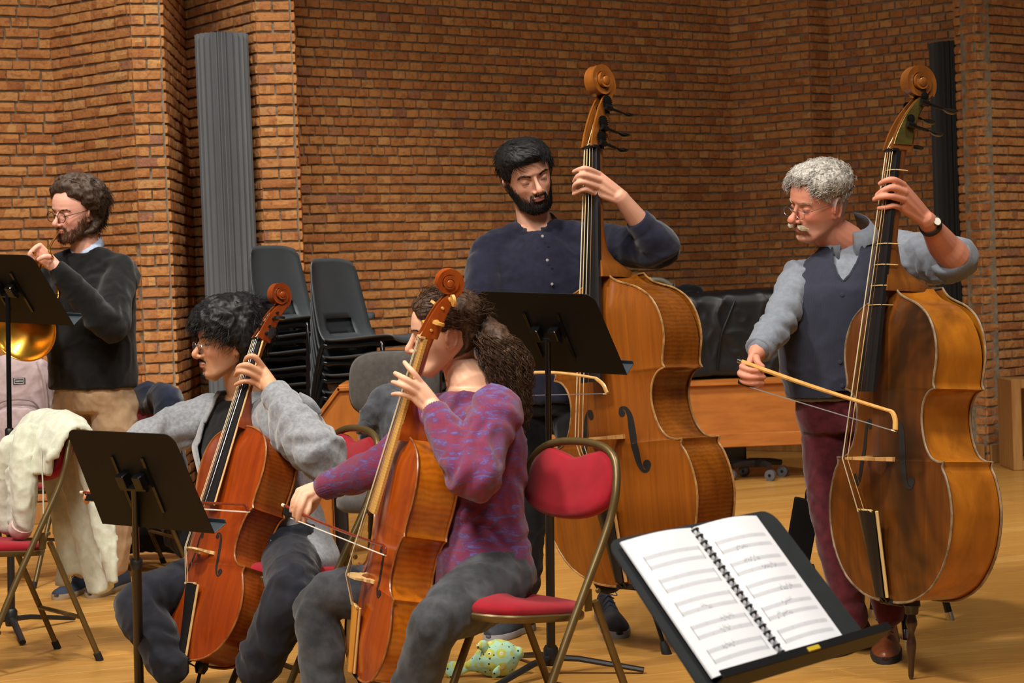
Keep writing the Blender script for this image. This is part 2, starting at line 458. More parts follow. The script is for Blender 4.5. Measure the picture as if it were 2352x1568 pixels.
def half_outline(segs, hb, L, per=26):
    pts = []
    for s in segs:
        q = catmull(s, per); pts += [(a * hb, b * L) for a, b in (q if not pts else q[1:])]
    return pts
def arch(t, A):
    t = max(0., min(1., t)); return A * (math.sin(t * math.pi / 2) ** 1.25) - .012 * A * 0
def plate(mb, half, L, A, sign, y0, over=.0, thick=.005):
    """arched plate; sign -1 bulges to the front (negative y)"""
    full = half + [(-x, z) for x, z in reversed(half)][1:]
    if abs(half[-1][0]) < 1e-6: full = half + [(-x, z) for x, z in reversed(half[:-1])]
    full = full[:-1] if abs(full[-1][0] - full[0][0]) < 1e-6 and abs(full[-1][1] - full[0][1]) < 1e-6 else full
    ts = [0, .03, .07, .13, .22, .34, .48, .64, .8, .92, .985]
    rings = [[(x, y0 - sign * thick, z) for x, z in full]]
    for t in ts:
        r = []
        for x, z in full:
            cz = min(max(z, .20 * L), .86 * L)
            r.append((x * (1 - t), y0 + sign * arch(t, A) , cz + (z - cz) * (1 - t)))
        rings.append(r)
    n = len(full); vs = [q for r in rings for q in r]; fs = []
    for a in range(len(rings) - 1):
        for k in range(n): fs.append((a * n + k, a * n + (k + 1) % n, (a + 1) * n + (k + 1) % n, (a + 1) * n + k))
    mb.add(vs, fs); last = (len(rings) - 1) * n + (len(mb.v) - len(vs))
    # close the narrow slit along the spine
    b = len(mb.v) - n
    for k in range(n // 2 - 1):
        mb.f.append((b + k, b + k + 1, b + n - 2 - k, b + n - 1 - k)); mb.m.append(0)
    return full
def hw_at(half, z):
    best = 0
    for (x0, z0), (x1, z1) in zip(half, half[1:]):
        if min(z0, z1) - 1e-9 <= z <= max(z0, z1) + 1e-9:
            f = 0 if abs(z1 - z0) < 1e-9 else (z - z0) / (z1 - z0)
            best = max(best, x0 + (x1 - x0) * f)
    return best
def string_instrument(name, label, p, pose, mats, group=None, cat='instrument'):
    Rm, tv, s = pose
    root = empty(name, (0, 0, 0), label, cat, group)
    Mw = Matrix.Translation(V(tv)) @ Matrix([list(r) + [0] for r in Rm] + [[0, 0, 0, 1]])
    root.matrix_world = Mw
    p = {k: (v * s if isinstance(v, (int, float)) and k not in ('kind',) else v) for k, v in p.items()}
    L, LB, rib = p['L'], p['LB'], p['rib']; hb = LB / 2; bass = p['kind'] == 'bass'; u = L / .755
    half = half_outline(BASS_OUT if bass else CELLO_OUT, hb, L)
    inner = [(max(0, x - .004 * u), .003 * u + z * (L - .006 * u) / L) for x, z in half]
    A = p['arch']
    # belly and back
    mb = MB(); plate(mb, half, L, A, -1, -.004); mb.obj('belly', mats['belly'], root, True, 50)
    mb = MB(); plate(mb, half, L, A * .9, 1, rib + .004); mb.obj('back_plate', mats['rib'], root, True, 50)
    # ribs
    full = inner + [(-x, z) for x, z in reversed(inner)]
    mb = MB(); n = len(full)
    ring = lambda y, f=1: [(x, y, z) for x, z in full]
    taper = []
    for x, z in full:
        taper.append((x, rib if not bass else rib * (1 - max(0, z / L - .72) * .55), z))
    mb.loft([ring(0), ring(rib * .5), taper], False); mb.obj('ribs', mats['rib'], root, True, 50)
    # worn pale edges
    ed = half + [(-x, z) for x, z in reversed(half)]
    for y, nm in ((-.004, 'belly_edge'), (rib + .004, 'back_edge')):
        mb = MB(); mb.tube([(x, y, z) for x, z in ed], .0032 * (1.0 if not bass else 1.25), 6); mb.obj(nm, mats['edge'], root)
    def surf(x, z):
        w = hw_at(half, z); return -.004 - arch(1 - abs(x) / max(w, 1e-4), A)
    # f holes
    fz0, fz1 = p['f0'], p['f1']; fx = p['fx']; rb = .0085 * (1.0 if not bass else 1.7) * s
    for sx in (1, -1):
        H = fz1 - fz0
        path = [(fx * .60, fz1 - .085 * H), (fx * .63, fz1 - .02 * H), (fx * .80, fz1 - .03 * H), (fx * .93, fz1 - .14 * H), (fx * .98, fz1 - .32 * H), (fx * 1.03, fz1 - .5 * H), (fx * 1.12, fz1 - .70 * H), (fx * 1.20, fz1 - .86 * H), (fx * 1.34, fz1 - .97 * H), (fx * 1.52, fz1 - .965 * H), (fx * 1.56, fz1 - .88 * H)]
        wid = [.5, .35, .5, .8, 1.0, 1.05, 1.0, .8, .5, .35, .5]
        q = catmull([(a, b, c) for (a, b), c in zip(path, wid)], 44)
        mb = MB(); ro, ri = [], []
        for i in range(len(q)):
            t = q[min(i + 1, len(q) - 1)][:2] - q[max(i - 1, 0)][:2]; t = t / (np.linalg.norm(t) + 1e-9); nn = np.array([-t[1], t[0]]) * rb * (.85 if bass else .55) * q[i][2]
            for lst, sg in ((ro, 1), (ri, -1)):
                x, z = q[i][0] + sg * nn[0], q[i][1] + sg * nn[1]; lst.append((sx * x, surf(x, z) - .0012, z))
        nq = len(q); mb.add(ro + ri, [(i, i + 1, nq + i + 1, nq + i) for i in range(nq - 1)])
        for (cx, cz), rr in (((fx * .66, fz1 - .095 * H), rb * .85), ((fx * 1.49, fz1 - .885 * H), rb * 1.1)):
            ringp = [(sx * (cx + rr * math.cos(a)), surf(cx + rr * math.cos(a), cz + rr * math.sin(a)) - .0014, cz + rr * math.sin(a)) for a in [2 * math.pi * k / 14 for k in range(14)]]
            mb.add(ringp, [tuple(range(14))])
        mb.obj('sound_hole', M['hole'], root, False)
    # neck, heel, fingerboard
    nutz = L + p['nut']; nv = -p['nut_v']; fv = -p['fb_v']; fbz = nutz - p['fl']
    nw, bw = p['nw'] / 2, p['bw'] / 2
    def fb_y(z): return nv + (fv - nv) * (nutz - z) / p['fl']
    mb = MB(); rings = []
    for i in range(9):
        z = fbz + (nutz - fbz) * i / 8; w = bw + (nw - bw) * i / 8; y = fb_y(z); th = p['fb_t']; sag = w * .28
        rings.append([(-w, y + th, z), (w, y + th, z), (w, y + sag * .55, z), (w * .72, y + sag * .16, z), (w * .3, y - 0, z), (-w * .3, y, z), (-w * .72, y + sag * .16, z), (-w, y + sag * .55, z)])
    mb.loft(rings); fb = mb.obj('fingerboard', mats['fingerboard'], root, True, 50)
    if mats.get('fb_edge'):
        mb = MB()
        for sx in (-1, 1): mb.tube([(sx * bw * 1.0, fb_y(fbz) + p['fb_t'] * .9, fbz), (sx * nw, fb_y(nutz) + p['fb_t'] * .9, nutz)], .0035 * (1.5 if bass else 1), 6)
        mb.obj('fingerboard_edge', mats['fb_edge'], fb)
    mb = MB(); rings = []
    heel = [(L - .012 * u, rib * .86, .034), (L + .005 * u, rib * .80, .033), (L + .018 * u, rib * .60, .028), (L + .034 * u, rib * .36, .024), (L + .055 * u, rib * .20, .021), (L + .11 * u, .036 * u + 0, .0185), (L + p['nut'] * .62, .030 * u, .0165), (L + p['nut'] * .9, .029 * u, .0160), (nutz + .012 * u, .036 * u, .017)]
    for z, dep, w in heel:
        w = w * (1.0 if not bass else 1.35) * s; y0 = fb_y(min(z, nutz)) + p['fb_t'] * .8
        y1 = max(y0 + .012, dep if z < L + .08 * u else y0 + dep * (.8 if not bass else .9))
        rings.append([(w * math.cos(a), y0 + (y1 - y0) * (max(0, math.sin(a)) ** .75), z) if math.sin(a) >= 0 else (w * math.cos(a), y0, z) for a in [2 * math.pi * k / 16 for k in range(16)]])
    mb.loft(rings); mb.obj('neck', mats['neck'], root, True, 60)
    # nut
    mb = MB(); mb.bbox((0, nv - .002, nutz + .003), (nw * 2.05, p['fb_t'] * 1.3, .008 * u), None, .0015); mb.obj('nut', mats.get('nut', M['ebony']), root)
    # pegbox: cheeks and back following an S curve, front filled by a dark strip as painted shade
    hd = p['head']; bk = p['head_back']
    side = catmull([(nutz + .004, nv + .012 * u, (.044 if not bass else .052) * u), (nutz + hd * .22, nv + .017 * u + bk * .10, (.040 if not bass else .046) * u), (nutz + hd * .45, nv + .018 * u + bk * .38, .034 * u), (nutz + hd * .62, nv + .018 * u + bk * .75, .029 * u), (nutz + hd * .74, nv + .018 * u + bk * 1.12, .025 * u)], 14)
    mb = MB(); ck = nw * .98; cth = .0055 * u
    for sx in (-1, 1):
        rings = []
        for i, (z, y, dp) in enumerate(side):
            w = ck * (1 - .28 * i / 13); x0, x1 = sx * w, sx * (w - cth)
            rings.append([(x0, y - dp * .52, z), (x0, y + dp * .62, z), (x1, y + dp * .62, z), (x1, y - dp * .52, z)])
        mb.loft(rings)
    rings = []
    for i, (z, y, dp) in enumerate(side):
        w = ck * (1 - .28 * i / 13); rings.append([(-w, y + dp * .28, z), (w, y + dp * .28, z), (w * .8, y + dp * .75, z), (-w * .8, y + dp * .75, z)])
    mb.loft(rings); pb = mb.obj('pegbox', mats['neck'], root, True, 45)
    mb = MB(); rings = []
    for i, (z, y, dp) in enumerate(side[:-1]):
        w = ck * (1 - .28 * i / 13) - cth * .9; rings.append([(-w, y + dp * .05, z + .004), (w, y + dp * .05, z + .004), (w, y + dp * .30, z + .004), (-w, y + dp * .30, z + .004)])
    mb.loft(rings); mb.obj('pegbox_shade_strip', M['hole'], root)  # dark filler strip stands in for the shade inside the pegbox
    # volute
    z1, y1, dp1 = side[-1]; r0 = p['scroll_r']
    cy, cz = y1 - r0 * .62, z1 + r0 * .52
    mb = MB(); turns = 2.2; N = 64; rings = []
    a0 = math.atan2(z1 - cz, y1 + dp1 * .1 - cy)
    for i in range(N + 1):
        f = i / N; a = a0 + f * turns * 2 * math.pi; r = r0 * (1 - .80 * f ** .8); th = r0 * (.40 - .26 * f); w = ck * (.66 + .85 * min(1, f * 1.15) ** 1.2)
        if f < .12: w = ck * .72 + (w - ck * .72) * f / .12
        c_, s_ = math.cos(a), math.sin(a); ro, rin = r + th * .5, max(.001, r - th * .6)
        rings.append([(-w, cy + c_ * ro, cz + s_ * ro), (-w * .45, cy + c_ * (ro - th * .16), cz + s_ * (ro - th * .16)), (0, cy + c_ * ro, cz + s_ * ro), (w * .45, cy + c_ * (ro - th * .16), cz + s_ * (ro - th * .16)), (w, cy + c_ * ro, cz + s_ * ro), (w * .92, cy + c_ * rin, cz + s_ * rin), (-w * .92, cy + c_ * rin, cz + s_ * rin)])
    mb.loft(rings)
    mb.lathe([(r0 * .20, -ck * 1.62), (r0 * .26, -ck * 1.5), (r0 * .26, ck * 1.5), (r0 * .20, ck * 1.62)], (0, cy, cz), (1, 0, 0), 14)
    mb.obj('scroll', mats['neck'], root, True, 50)
    # pegs or machine heads
    if not bass:
        for k, (f, sx) in enumerate(((.16, 1), (.34, -1), (.48, 1), (.63, -1))) if not p.get('pegs') else enumerate(p['pegs']):
            i = int(f * 13); z, y, dp = side[i]; w = ck; mb = MB()
            mb.tube([(-sx * w * 1.25, y, z), (sx * w * 1.3, y, z), (sx * (w + .020 * u), y, z + .002)], [.0042 * u, .0055 * u, .0050 * u], 10)
            mb.lathe([(.0055 * u, 0), (.0085 * u, .002 * u), (.0085 * u, .005 * u), (.005 * u, .007 * u)], (sx * (w + .012 * u), y, z), (sx, 0, 0), 12)
            hd_pts = [(0, -.010), (.006, -.016), (.018, -.017), (.026, -.011), (.029, 0), (.026, .011), (.018, .017), (.006, .016), (0, .010)]
            Mr = Matrix.Rotation(p['peg_rot'][k] if 'peg_rot' in p else k * .9, 3, 'X')
            mb.prism([(sx * (a * u * 1.05), b * u * 1.05) for a, b in hd_pts], .0085 * u, Mr, (sx * (w + .019 * u), y, z))
            mb.obj('tuning_peg', mats['peg'], root, True, 40)
    else:
        for k, (f, sx) in enumerate(p['pegs']):
            i = int(f * 13); z, y, dp = side[i]; w = ck; mb = MB()
            mb.tube([(-sx * w * .95, y, z), (sx * w * 1.2, y, z)], .007, 10)
            gs = p.get('gear', 1.) / (s if 'gear' in p else 1); g = MB(); g.lathe([(.006 * gs, 0), (.019 * gs, .001), (.020 * gs, .004), (.019 * gs, .007), (.006 * gs, .009)], (sx * (w + .004), y + .004, z + .012), (sx, 0, 0), 20)
            th = [((sx * (w + .004)), y + .004 + .0205 * gs * math.cos(a), z + .012 + .0205 * gs * math.sin(a)) for a in [2 * math.pi * j / 18 for j in range(18)]]
            for q in th: g.box((q[0] + sx * .004, q[1], q[2]), (.007, .004 * gs, .004 * gs))
            g.bbox((sx * (w + .002), y + .004, z - .004), (.004, .026 * gs, .05 * gs), None, .001)
            tn = mb.obj('tuning_machine', M['black_gloss'], root)
            g.obj('gear', M['machine'], tn)
            wm = MB(); a_, b_ = V((sx * (w + .012), y - .012, z - .006)), V((sx * (w + .016), y + .062, z - .022))
            wm.tube([a_, a_.lerp(b_, .35), a_.lerp(b_, .36), b_], [.0105, .0105, .0055, .005], 10); wm.obj('worm_shaft', M['machine'], tn)
            kn = MB(); dr = (b_ - a_).normalized(); c = b_ + dr * .004
            kn.tube([c, c + dr * .008, c + dr * .022, c + dr * .040, c + dr * .046], [.006, .008, .0185, .0205, .012], 12, flat=.38, up=(1, .2, 0)); kn.obj('tuning_key', M['black_gloss'], tn)
        if p.get('plate_col'):
            mb = MB(); rings = []
            for i in range(1, 12):
                z, y, dp = side[i]; w = ck * (1 - .28 * i / 13) + .0015
                rings.append([(w, y - dp * .46, z), (w + .0015, y - dp * .44, z), (w + .0015, y + dp * .56, z), (w, y + dp * .58, z)])
            mb.loft(rings); mb.obj('machine_plate', p['plate_col'], root, True, 40)
    # bridge
    bz = L - p['stop']; bh = p['bh']; fw = p['foot'] / 2; y0 = surf(0, bz); hgt = bh - (-y0)
    P2 = [(-fw, 0), (-fw * .62, 0), (-fw * .58, .10), (-fw * .40, .30), (-fw * .12, .40), (fw * .12, .40), (fw * .40, .30), (fw * .58, .10), (fw * .62, 0), (fw, 0), (fw, .09), (fw * .80, .20), (fw * .78, .36), (fw * .66, .46), (fw * .70, .62), (fw * .62, .80), (fw * .30, .985), (0, 1.0), (-fw * .30, .985), (-fw * .62, .80), (-fw * .70, .62), (-fw * .66, .46), (-fw * .78, .36), (-fw * .80, .20), (-fw, .09)]
    mb = MB(); rings = []
    for zz, tp in ((-.0055, 1), (.0055, 1)):
        rings.append([(x, y0 + .006 - (h * (hgt + .006)), bz + zz * u * (1 - .55 * h)) for x, h in P2])
    mb.loft(rings); br = mb.obj('bridge', mats['bridge'], root, True, 30)
    hm = MB()
    # tailpiece
    tz = p['tail']; tb = .012 * u; t0 = -(bh * .60); t1 = -(.028 * u)
    mb = MB(); rings = []
    for i in range(7):
        f = i / 6; z = tb + (tz - tb) * f; w = (.011 + .017 * f) * u * (p.get('tw', 1)); y = t1 + (t0 - t1) * f; th = .012 * u
        rings.append([(-w, y + th * .3, z), (-w * .55, y - th * .3, z), (0, y - th * .55, z), (w * .55, y - th * .3, z), (w, y + th * .3, z), (w * .8, y + th, z), (-w * .8, y + th, z)])
    mb.loft(rings); tp = mb.obj('tailpiece', mats['tail'], root, True, 50)
    mb = MB()
    mb.tube([(.014 * u * p.get('tw', 1), t1 + .012 * u, tb), (.0285 * u * p.get('tw', 1), t0 + .011 * u, tz)], .0042 * u, 6)
    mb.tube([(-.029 * u, t0 + .002 * u, tz), (.029 * u, t0 + .002 * u, tz)], .0036 * u, 6); mb.obj('tailpiece_edge', mats.get('tail_edge', mats['bridge']), tp)
    mb = MB()
    for sx in (-1, 1): mb.tube([(sx * .008 * u, t1 + .008 * u, tb), (sx * .007 * u, -.006 * u, -.004 * u), (0, rib * .30, -.012 * u)], .0022 * u, 6)
    mb.bbox((0, -.003 * u, .0), (.05 * u, .012 * u, .012 * u), None, .002); mb.obj('tail_gut', M['ebony'], root)
    # strings
    for k in range(4):
        f = (k - 1.5) / 1.5; mb = MB(); sr = p['sr'] * (1.25 - .22 * k)
        xn, xb, xt = f * nw * .74, f * fw * .36, f * .016 * u * p.get('tw', 1)
        pegf = (p.get('pegs') or ((.16, 1), (.34, -1), (.48, 1), (.63, -1)))[(0, 2, 3, 1)[k]][0]; zz, yy, _d = side[int(pegf * 13)]
        a = V((xn * .5, yy - .004 * u, zz)); b = V((xn, nv - .007 * u, nutz + .003)); c = V((xb, -(bh + .002) - .004 * u * (1 - f * f), bz)); d = V((xt, t0 - .003 * u, tz - .004 * u))
        mb.tube([a, b, c, d], sr, 6); mb.obj('string', mats['strings'][k], root)
    # endpin
    if p.get('pin_style') == 'turned':
        mb = MB(); pl = p['pin']; mb.lathe([(.022, .012), (.026, .0), (.028, -.014), (.022, -.022), (.021, -.038), (.018, -.042)], (0, rib * .5, 0), (0, 0, 1), 18); mb.obj('endpin_collar', mats['tail'], root)
        mb = MB(); mb.lathe([(.013, -.04), (.014, -.05), (.018, -.062), (.0185, -.072), (.013, -.088), (.009, -.10), (.015, -.125), (.0155, -.14), (.011, -.18), (.0085, -pl * .95), (.008, -pl * .96), (.004, -pl)], (0, rib * .5, 0), (0, 0, 1), 18); mb.obj('endpin', M['dark_turned'], root, True, 60)
    else:
        pl = p['pin']; off = V(p.get('pin_off', (0, 0)) + (0,)) ; c = V((0, rib * .5, 0)); e = c + V((off.x, off.y, -pl))
        mb = MB(); mb.lathe([(.020 * u, .006), (.022 * u, -.012 * u), (.014 * u, -.03 * u)], tuple(c), tuple((c - e)), 14); mb.obj('endpin_collar', M['ebony'], root)
        mb = MB(); mb.tube([c, e + (c - e).normalized() * .03], .0055 * (1.35 if bass else 1), 10); mb.obj('endpin', M['black_gloss'], root)
        mb = MB(); dd = (c - e).normalized(); mb.tube([e, e + dd * .004, e + dd * .035, e + dd * .055], [.016, .018, .015, .010], 12); mb.obj('rubber_tip', M['black_rubber'], root)
    if p.get('frets'):
        for q in p['frets']:
            z = nutz - q; f = (nutz - z) / p['fl']; w = nw + (bw - nw) * f; y = fb_y(z); sag = w * .28
            mb = MB(); mb.tube([(-w * 1.02, y + sag, z), (-w * .72, y + sag * .1 - .004, z), (0, y - .006, z), (w * .72, y + sag * .1 - .004, z), (w * 1.02, y + sag, z), (w * 1.0, y + .05, z)], .0016, 6); mb.obj('gut_fret', M['gut'], fb)
    return root
M['hole'] = plain('opening_shade', (.006, .004, .003), .9)  # near-black colour standing in for the shade inside openings
M['ebony'] = plain('ebony', rgb((26, 24, 24)), .3, 0, .1, 20)
M['machine'] = plain('dark_gunmetal', rgb((52, 50, 48)), .28, .85, .2, 30)
M['dark_turned'] = wood('dark_turned_wood', rgb((34, 18, 10)), rgb((62, 34, 18)), (1, 1, .1), 40, .3, .4)
M['gut'] = plain('gut_string', rgb((206, 176, 118)), .4)
M['white_string'] = plain('pale_gut_string', rgb((204, 190, 156)), .35)
M['wire'] = plain('steel_wire', (.62, .6, .58), .25, 1.0)
M['copper_wire'] = plain('copper_wound_string', rgb((150, 108, 66)), .3, .8)
M['bridge_maple'] = wood('bridge_maple', rgb((190, 152, 96)), rgb((224, 190, 132)), (1, 1, .3), 60, .5, .05)
c1 = dict(belly=wood('cello_red_varnish_belly', rgb((126, 47, 10)), rgb((158, 66, 15)), (1, 1, .04), 45, .22, .55, (3.2, .5, .78, rgb((94, 30, 6)))),
          rib=wood('cello_red_varnish_rib', rgb((104, 42, 10)), rgb((146, 70, 18)), (1, 1, .4), 25, .22, .55, None, 26),
          edge=wood('cello_worn_edge', rgb((96, 40, 14)), rgb((176, 112, 52)), (1, 1, 1), 30, .35, .3), fingerboard=M['ebony'],
          fb_edge=M['bridge_maple'], neck=wood('cello_neck_red', rgb((112, 44, 12)), rgb((150, 68, 20)), (1, 1, .2), 30, .28, .4),
          peg=M['ebony'], tail=M['ebony'], bridge=M['bridge_maple'], strings=[M['white_string'], M['white_string'], M['wire'], M['wire']])
c2 = dict(c1, belly=wood('cello_amber_belly', rgb((138, 56, 10)), rgb((176, 82, 16)), (1, 1, .03), 50, .2, .6, (2.5, .5, .78, rgb((108, 38, 7)))),
          rib=wood('cello_amber_rib', rgb((146, 70, 11)), rgb((196, 112, 24)), (1, 1, .4), 22, .2, .6, None, 18),
          fingerboard=wood('flamed_maple_fingerboard', rgb((170, 124, 62)), rgb((212, 166, 92)), (1, 1, .3), 40, .35, .2, None, 40), fb_edge=None,
          neck=wood('cello_neck_orange', rgb((132, 54, 14)), rgb((172, 80, 22)), (1, 1, .2), 30, .25, .5), peg=wood('boxwood_peg', rgb((196, 140, 62)), rgb((226, 176, 96)), (1, 1, 1), 40, .35, .2),
          tail=wood('boxwood_tailpiece', rgb((176, 118, 40)), rgb((208, 146, 60)), (1, 1, .1), 40, .35, .2), nut=M['bridge_maple'])
b1 = dict(belly=wood('bass_honey_belly', rgb((116, 60, 11)), rgb((148, 82, 18)), (1, 1, .025), 60, .3, .4, (2.0, .55, .85, rgb((110, 54, 12)))),
          rib=wood('bass_honey_rib', rgb((104, 53, 9)), rgb((148, 84, 20)), (1, 1, .4), 18, .25, .45, None, 22),
          edge=wood('bass_worn_edge', rgb((74, 42, 16)), rgb((186, 140, 82)), (1, 1, 1), 26, .45, .2), fingerboard=M['ebony'], neck=wood('bass_neck_gold', rgb((118, 64, 15)), rgb((154, 90, 26)), (1, 1, .2), 25, .3, .4),
          peg=M['ebony'], tail=M['ebony'], bridge=wood('old_bridge', rgb((170, 122, 66)), rgb((206, 160, 98)), (1, 1, .4), 40, .5, .05), strings=[M['white_string'], M['gut'], M['white_string'], M['copper_wire']])
b2 = dict(b1, belly=wood('bass_dark_belly', rgb((92, 46, 10)), rgb((136, 76, 20)), (1, 1, .03), 40, .3, .35, (1.5, .36, .56, rgb((50, 28, 9)))),
          rib=wood('bass_amber_rib', rgb((128, 70, 10)), rgb((180, 110, 24)), (1, 1, .35), 14, .25, .45, (2.2, .5, .72, rgb((92, 50, 12)))),
          edge=wood('bass_grey_edge', rgb((70, 52, 36)), rgb((150, 128, 98)), (1, 1, 1), 26, .5, .1), tail=M['ebony'], tail_edge=M['gut'], neck=wood('bass_neck_brown', rgb((96, 52, 14)), rgb((136, 80, 25)), (1, 1, .2), 25, .3, .4),
          strings=[M['white_string'], M['copper_wire'], M['gut'], M['copper_wire']])
CELLO = dict(kind='cello', L=.755, LB=.436, rib=.118, arch=.022, nut=.285, nut_v=.022, fb_v=.068, fl=.56, fb_t=.013, nw=.034, bw=.062, head=.20, head_back=.045, scroll_r=.041, stop=.42, bh=.092, foot=.09, tail=.23, f0=.262, f1=.402, fx=.062, sr=.0011, pin=.22)
BASS = dict(kind='bass', L=1.06, LB=.68, rib=.19, arch=.032, nut=.43, nut_v=.0, fb_v=.105, fl=.80, fb_t=.020, nw=.050, bw=.088, head=.275, head_back=.075, scroll_r=.060, stop=.56, bh=.165, foot=.15, tail=.32, f0=.375, f1=.60, fx=.105, sr=.0017, pin=.25, pegs=[(.14, 1), (.38, 1), (.66, 1), (.30, -1)])
POSE = {
    'cello1': ([[0.6956, 0.682, 0.2258], [-0.7165, 0.6356, 0.2876], [0.0526, -0.3618, 0.9308]], (-1.043, 6.138, .141), 1.0),
    'cello2': ([[0.33, 0.9111, 0.247], [-0.9296, 0.3591, -0.0829], [-0.1642, -0.2023, 0.9655]], (-.486, 5.768, .144), 1.0),
    'bass1': ([[0.7201, 0.6927, -0.0408], [-0.6867, 0.7198, 0.1017], [0.0998, -0.0452, 0.994]], (.353, 6.657, .239), 1.0),
    'bass2': ([[0.4193, 0.9064, 0.0509], [-0.9071, 0.416, 0.0636], [0.0365, -0.0729, 0.9967]], (1.129, 6.104, .248), .934)}
for _k, _f in (('cello1', .95), ('cello2', .94)):
    _R, _t, _s = POSE[_k]; POSE[_k] = (_R, tuple(EYE + (V(_t) - EYE) * _f), _f)
def loc2w(key, q):
    Rm, tv, s = POSE[key]; return Matrix([list(r) for r in Rm]) @ (V(q) * s) + V(tv)
cello_a = string_instrument('cello', 'reddish-brown cello with black fingerboard and ebony pegs held by the man in grey cardigan', CELLO, POSE['cello1'], c1, cat='cello')
cello_b = string_instrument('cello', 'orange cello with pale maple fingerboard and boxwood pegs held by the woman in purple jumper',
                            dict(CELLO, fl=.52, stop=.43, tail=.21, L=.755 * .96, LB=.436 * .96, nut=.285, pegs=[(.16, -1), (.38, 1), (.56, -1), (.80, 1)], peg_rot=[.4, 1.5, 1.1, .35]), POSE['cello2'], c2, cat='cello')
bass_a = string_instrument('double_bass', 'golden-brown double bass with scratched belly and pale worn edges, in the middle', dict(BASS, pin_off=(.05, .03)), POSE['bass1'], b1, cat='double bass')
bass_b = string_instrument('double_bass', 'dark old double bass with gut frets and turned wooden endpin, at the right', dict(BASS, pin=.26, nut=.45, L=1.04, rib=.185, tail=.30, stop=.57, tw=1.25 / .934, gear=.6, pegs=[(.42, 1), (.80, 1), (.30, -1), (.62, -1)], pin_style='turned', head_back=.10, frets=[.06, .29, .355, .42, .48], plate_col=plain('aged_brass_plate', rgb((104, 92, 44)), .4, .6, .25, 30)), POSE['bass2'], b2, cat='double bass')
def bow(name, label, tip, frog, hair_dir, stick_mat, L=None, tiph=.03, camber=.02, hairmat=None, frogmat=None, hb=.022, rad=.0042, button=None, headlen=.03):
    """bow from frog to tip; hair_dir = direction from stick to hair. tip/frog are stick ends"""
    root = empty(name, (0, 0, 0), label, 'bow')
    tip, frog = V(tip), V(frog); ax = (tip - frog).normalized(); h = V(hair_dir); h = (h - ax * h.dot(ax)).normalized(); Lb = (tip - frog).length
    pts = []; rr = []
    for i in range(15):
        f = i / 14; pts.append(frog.lerp(tip, f) + h * (-camber * math.sin(f * math.pi))); rr.append(rad * (1.15 - .35 * f))
    mb = MB(); mb.tube(pts, rr, 8)
    e = pts[-1]; fr = frame_of(h.cross(ax), ax)
    d = (pts[-1] - pts[-2]).normalized()
    mb.tube([e - d * .004, e + d * .008 + h * .004, e + d * headlen * .5 + h * tiph * .4, e + d * headlen * .72 + h * tiph * .95], [rad * .85, rad * 1.15, rad * 1.25, rad * 1.3], 8, n=10, flat=.75, up=h)
    mb.obj('stick', stick_mat, root)
    end = e + d * headlen * .5 + h * tiph
    mb = MB(); mb.box(e + d * headlen * .62 + h * (tiph + .001), (.016, .008, .003), fr @ Matrix.Rotation(math.pi / 2, 3, 'X')); mb.obj('tip_plate', M['bone'], root)
    st = frog + ax * .055 + h * hb
    mb = MB(); w = h.cross(ax) * .004; mb.add([st - w, st + w, end + w, end - w, st - w + h * .0028, st + w + h * .0028, end + w + h * .0028, end - w + h * .0028], [(0, 1, 2, 3), (4, 5, 6, 7), (0, 1, 5, 4), (1, 2, 6, 5), (2, 3, 7, 6), (3, 0, 4, 7)]); mb.obj('bow_hair', hairmat or M['bow_hair'], root, False)
    mb = MB(); fm = Matrix((ax, h.cross(ax), h)).transposed(); mb.bbox(frog + ax * .032 + h * hb * .55, (.048, .012, hb), fm, .003); mb.obj('frog', frogmat or M['ebony'], root)
    mb = MB(); mb.tube([frog - ax * .016, frog - ax * .002], rad * 1.15, 10); mb.obj('screw_button', button or M['bone'], root)
    return root
M['bone'] = plain('bone', rgb((228, 216, 190)), .35)
M['bow_hair'] = plain('horsehair', rgb((214, 206, 190)), .6)
M['dark_hair'] = plain('grey_horsehair', rgb((120, 116, 112)), .6)
M['pernambuco'] = wood('pernambuco', rgb((92, 30, 16)), rgb((132, 52, 26)), (1, 1, 1), 30, .25, .4)
M['snakewood'] = wood('pale_bow_wood', rgb((196, 146, 82)), rgb((226, 182, 116)), (1, 1, 1), 30, .3, .3)
M['honey_bow'] = wood('honey_bow_wood', rgb((186, 132, 60)), rgb((220, 170, 96)), (1, 1, 1), 30, .3, .3)
